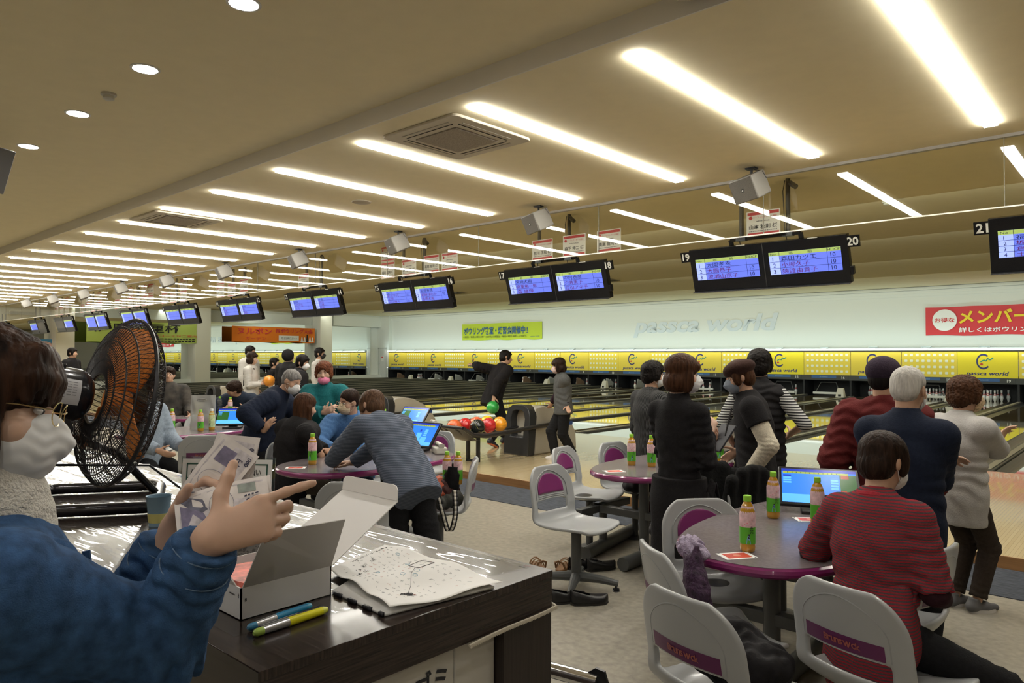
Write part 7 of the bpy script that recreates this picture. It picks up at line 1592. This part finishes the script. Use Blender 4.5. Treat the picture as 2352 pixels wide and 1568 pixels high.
# banknotes
NB = mat('note_paper', (.76, .71, .68), .7, noise=(30, .10)); NV = mat('note_violet', (.20, .18, .27), .7, noise=(60, .35)); NG = mat('note_green', (.30, .34, .31), .7, noise=(60, .25)); NI = mat('note_ink', (.035, .035, .08), .7)
def note(lab, cpx, dep, ang, tilt, back=True, bend=.006, mirror=1):
    """a 150 x 76 mm note; ang turns it in its plane, tilt leans its top away"""
    cen = Vector((0, 0, 1.62)) + (camF + camR * ((cpx[0] - 1176) / 1654.) - camU * ((cpx[1] - 784) / 1654.)) * dep
    Y0 = (camU * math.cos(R(tilt)) + camF * math.sin(R(tilt))).normalized(); X0 = camR.copy(); Z0 = X0.cross(Y0)
    X = X0 * math.cos(R(ang)) + Y0 * math.sin(R(ang)); Y = Z0.cross(X)
    t = thing('banknote', lab, 'banknote', tuple(cen), 0, 'thousand yen notes in the hands'); t.matrix_world = frame(cen, X, Y, Z0)
    def bz(x, y): return bend * math.sin((x / .15 + .5) * PI * 1.2) + .003 * math.sin(y * 60)
    q = MB(); q.grid(lambda u, v: ((u - .5) * .15, (v - .5) * .076, bz((u - .5) * .15, (v - .5) * .076)), 14, 6); q.build('note_sheet', NB, t)
    q = MB()
    def P(pts, mi, l_=.0005): q.quad([(x, y, bz(x, y) + l_) for x, y in pts], mi)
    def strip(x0, y0, x1, y1, mi, l_=.0004, n=6):
        for k in range(n): a, b = x0 + (x1 - x0) * k / n, x0 + (x1 - x0) * (k + 1) / n; P([(a, y0), (b, y0), (b, y1), (a, y1)], mi, l_)
    strip(-.068, -.031, .068, .031, 3, .0003)
    el_ = lambda cx, cy, rx, ry, n=22: [(cx + rx * math.cos(2 * PI * k / n), cy + ry * math.sin(2 * PI * k / n)) for k in range(n)]
    P(el_(.0, 0, .019, .024), 0, .0009); q.tube([(x, y, bz(x, y) + .0009) for x, y in el_(0, 0, .0195, .0245)], .0003, 4, 1, closed=True)
    if back:
        strip(.028, .012, .056, .029, 2, .0008, 4); P([(-.066, -.03), (-.022, -.03), (-.026, -.008), (-.044, .006), (-.066, .02)], 1, .0006); P([(-.066, .028), (-.05, .03), (-.028, .018), (-.022, -.002), (-.036, -.006), (-.05, .008)], 4, .0007); P([(-.03, .03), (-.02, .03), (-.024, .0)], 0, .0009)
        for k in range(9): strip(-.062 + .006 * k, -.037, -.0585 + .006 * k, -.032, 1, .0006, 1)
        for (s_, x, y, hh) in (('1000', .040, -.034, .0085), ('千円', .033, -.012, .013)): q.text(s_, (x, y, bz(x, y) + .001), (1, 0, 0), (0, 1, 0), hh, mi=5, bold=.02)
        for yy in (.004, -.019): q.dashes((.03, yy, bz(.04, yy) + .0006), (1, 0, 0), (0, 1, 0), .03, .004, 5, 5, .0003)
    else:
        P(el_(-.046, .0, .020, .027), 4, .0008); P(el_(-.046, .003, .010, .014), 0, .0010); P([(-.066, -.03), (-.026, -.03), (-.032, -.013), (-.046, -.008), (-.06, -.013)], 1, .0009); P([(.032, -.005), (.06, -.005), (.06, .022), (.032, .022)], 1, .0008)
        q.text('1000', (-.072, .018, bz(-.07, .02) + .001), (1, 0, 0), (0, 1, 0), .008, mi=5, bold=.02); q.text('1000', (.045, -.033, bz(.05, -.03) + .001), (1, 0, 0), (0, 1, 0), .008, mi=5, bold=.02); q.text('千円', (.03, -.022, bz(.04, -.02) + .001), (1, 0, 0), (0, 1, 0), .012, mi=5, bold=.02)
    q.build('note_print', [NB, NV, NG, mat('note_tint', (.60, .56, .58), .7, noise=(80, .25)), mat('note_shade', (.15, .15, .20), .7, noise=(50, .5)), NI], t, smooth=False); return t
note('banknote held in front by the thumb, its value reading upside down', (512, 1163), 1.20, 20, 42, True, .008)
note('banknote fanned out behind, turned on end with a portrait', (492, 1106), 1.245, 58, 12, False, .010)
note('banknote just behind the upright one, its pale edge showing', (520, 1100), 1.258, 78, 10, True, .004)
note('rearmost banknote of the fan, tip showing at the top', (532, 1098), 1.268, 84, 8, False, .004)
note('banknote directly behind the front one, edge showing at right', (520, 1158), 1.222, 16, 40, True, .006)
# ================================================================== bags and coats left on the chairs
def sol(vox=.006): return Solid(vox)
BAGB = mat('bag_black_cloth', (.012, .011, .012), .7, bump=(30, .5), spec=.15); BAGO = mat('bag_orange', (.40, .075, .03), .7, bump=(40, .4)); BAGD = mat('bag_dark_red', (.05, .012, .010), .7, bump=(40, .4)); BAGG = mat('bag_olive_cloth', (.07, .07, .06), .8, bump=(40, .5)); STRW = mat('strap_cream', (.60, .56, .48), .7); QPUR = mat('bag_quilted_purple', (.055, .028, .060), .6, noise=(50, .6), bump=(60, .8)); LAV = mat('knit_lavender', (.42, .36, .48), .9, bump=(160, .8)); COAT = mat('coat_black', (.010, .010, .010), .8, bump=(50, .5), spec=.1)
S = sol(.005); c_ = V3(-1.12, 2.47, .53); S.ell(c_, V3(.15, .17, .075), None, .03).ell(c_ + V3(-.06, .04, .06), V3(.08, .10, .07), None, .05).ell(c_ + V3(.08, -.02, .02), V3(.10, .10, .06), None, .05).ell(c_ + V3(-.09, -.06, .03), V3(.07, .09, .06), None, .05)
for d, w_ in ((V3(1, .3, .4), .07), (V3(.2, 1, .6), .09), (V3(.6, -.8, .3), .05)): S.fold(c_, d, w_, .006, .2)
o = S.mesh('cloth_bag', BAGB); tag(o, 'crumpled black cloth bag on the seat of the chair nearest the lower edge', 'bag')
S = sol(.005); a = V3(-1.47, 2.80, .47); S.chain([a + V3(.02, 0, .02), a + V3(-.01, .0, .17), a + V3(-.035, .01, .33)], [.085, .075, .055], .03, flat=(V3(.62, .79, 0), 1.7)); S.cap(a + V3(-.035, .01, .34), a + V3(-.04, .01, .45), .045, .05, .01, 1); S.fold(a, V3(0, 0, 1), .06, .003, .3)
o = S.mesh('tote_bag', QPUR); tag(o, 'tall purple quilted bag standing on a chair by the nearest table', 'bag')
S = sol(.005); a = V3(-1.54, 2.86, .79); S.ell(a, V3(.055, .05, .045), None, .02).ell(a + V3(.05, -.02, -.02), V3(.05, .04, .03), None, .03); S.fold(a, V3(1, 0, 1), .03, .006, .1); S.fold(a, V3(0, 1, .4), .035, .005, .1); o = S.mesh('knit_scarf', LAV); tag(o, 'pale lavender knitted cloth tucked behind the purple quilted bag', 'scarf')
def drape(lab, cx, cy, fx, fy, ztop, zbot, w_, thick, name='coat'):
    f = nrm(V3(fx, fy, 0)); r = V3(f[1], -f[0], 0); S = sol(.007); c = V3(cx, cy, 0)
    for k in range(-2, 3):
        x = r * (w_ * .42 * k / 2); S.chain([c + x + V3(0, 0, ztop - .015 * k * k), c + x * 1.05 - f * .02 + V3(0, 0, (ztop + zbot) / 2), c + x * 1.12 - f * .015 + V3(0, 0, zbot)], [thick, thick * 1.15, thick * 1.05], .04)
    S.fold(c + V3(0, 0, (ztop + zbot) / 2), r, .11, .007, .4); S.fold(c + V3(0, 0, zbot), r + V3(0, 0, .4), .05, .008, .2)
    o = S.mesh(name, COAT); tag(o, lab, 'coat'); return o
drape('black coat draped over the chair behind the nearest table', -2.03, 4.60, .9, -.3, .86, .42, .42, .045)
drape('dark jacket hanging over the chair back right of the waitress', -2.29, 4.58, -.75, .6, .86, .40, .36, .05, 'jacket')
S = sol(.006); c_ = V3(-3.36, 5.34, .50); S.ell(c_, V3(.14, .16, .06), None, .03).ell(c_ + V3(.05, -.06, .03), V3(.1, .08, .05), None, .04); S.fold(c_, V3(1, .4, .3), .07, .006, .2); o = S.mesh('handbag', BAGB); tag(o, 'black handbag on the seat under the table with two bottles', 'bag')
# orange sports bag with striped straps
t = thing('sports_bag', 'orange and black sports bag with black and cream straps on a chair', 'bag', (0, 0, 0))
B0 = V3(-4.13, 3.72, .46)
S = sol(.006); S.ell(B0 + V3(.0, .0, .11), V3(.13, .16, .12), None, .03).ell(B0 + V3(-.02, -.08, .09), V3(.10, .10, .10), None, .04); S.fold(B0 + V3(0, 0, .1), V3(.6, .5, 1), .06, .006, .2); S.fold(B0 + V3(0, 0, .1), V3(1, -.5, 0), .07, .005, .2); S.mesh('bag_body', BAGO, t)
S = sol(.006); S.ell(B0 + V3(.06, .03, .12), V3(.10, .11, .10), None, .03); S.fold(B0, V3(.3, .8, .6), .05, .006, .3); S.mesh('dark_panel', BAGD, t)
S = sol(.006); S.chain([B0 + V3(.09, .06, .17), B0 + V3(.10, .07, .32)], [.085, .085], .03, flat=(V3(.7, .7, 0), 1.4), cut=True); S.chain([B0 + V3(.10, .07, .30), B0 + V3(.10, .07, .40)], [.07, .07], .01, 1); S.mesh('bottle_pouch', BAGB, t)
S = sol(.006); S.cap(B0 + V3(.10, -.06, .05), B0 + V3(.16, .04, .08), .055, .06, .02); S.fold(B0 + V3(.12, 0, .06), V3(.5, 1, 0), .05, .006, .15); S.mesh('rolled_cloth', BAGG, t)
q = MB()
def ribbon(pts, w_, mi, lift=0.0):
    P = catmull([(p[0], p[1]) for p in pts], 24); Z = catmull([(p[2], 0) for p in pts], 24); wd_ = Vector((.74, .67, 0)) * w_
    nn = Vector((.67, -.74, 0)) * lift
    for k in range(24):
        a, b = Vector((P[k].x, P[k].y, Z[k].x)) + nn, Vector((P[k + 1].x, P[k + 1].y, Z[k + 1].x)) + nn; q.quad([tuple(a - wd_), tuple(a + wd_), tuple(b + wd_), tuple(b - wd_)], mi)
sp = [(-4.05, 3.60, .66), (-4.00, 3.60, .60), (-3.95, 3.60, .48), (-3.90, 3.60, .36), (-3.875, 3.60, .335), (-3.85, 3.61, .36), (-3.84, 3.63, .45), (-3.85, 3.64, .55), (-3.87, 3.65, .63)]
ribbon(sp, .020, 0); ribbon(sp, .008, 1, .002); q.build('shoulder_strap', [mat('strap_black', (.015, .014, .015), .7), STRW], t, solid=.002)
for dx, dy, l_ in ((.06, .04, 'left one of two tea bottles stuck in the orange bag'), (.13, .09, 'right one of two tea bottles stuck in the orange bag')): dup(TEA0, (-4.13 + dx, 3.72 + dy, .635), R(20), l_, 'bottles in the orange bag')
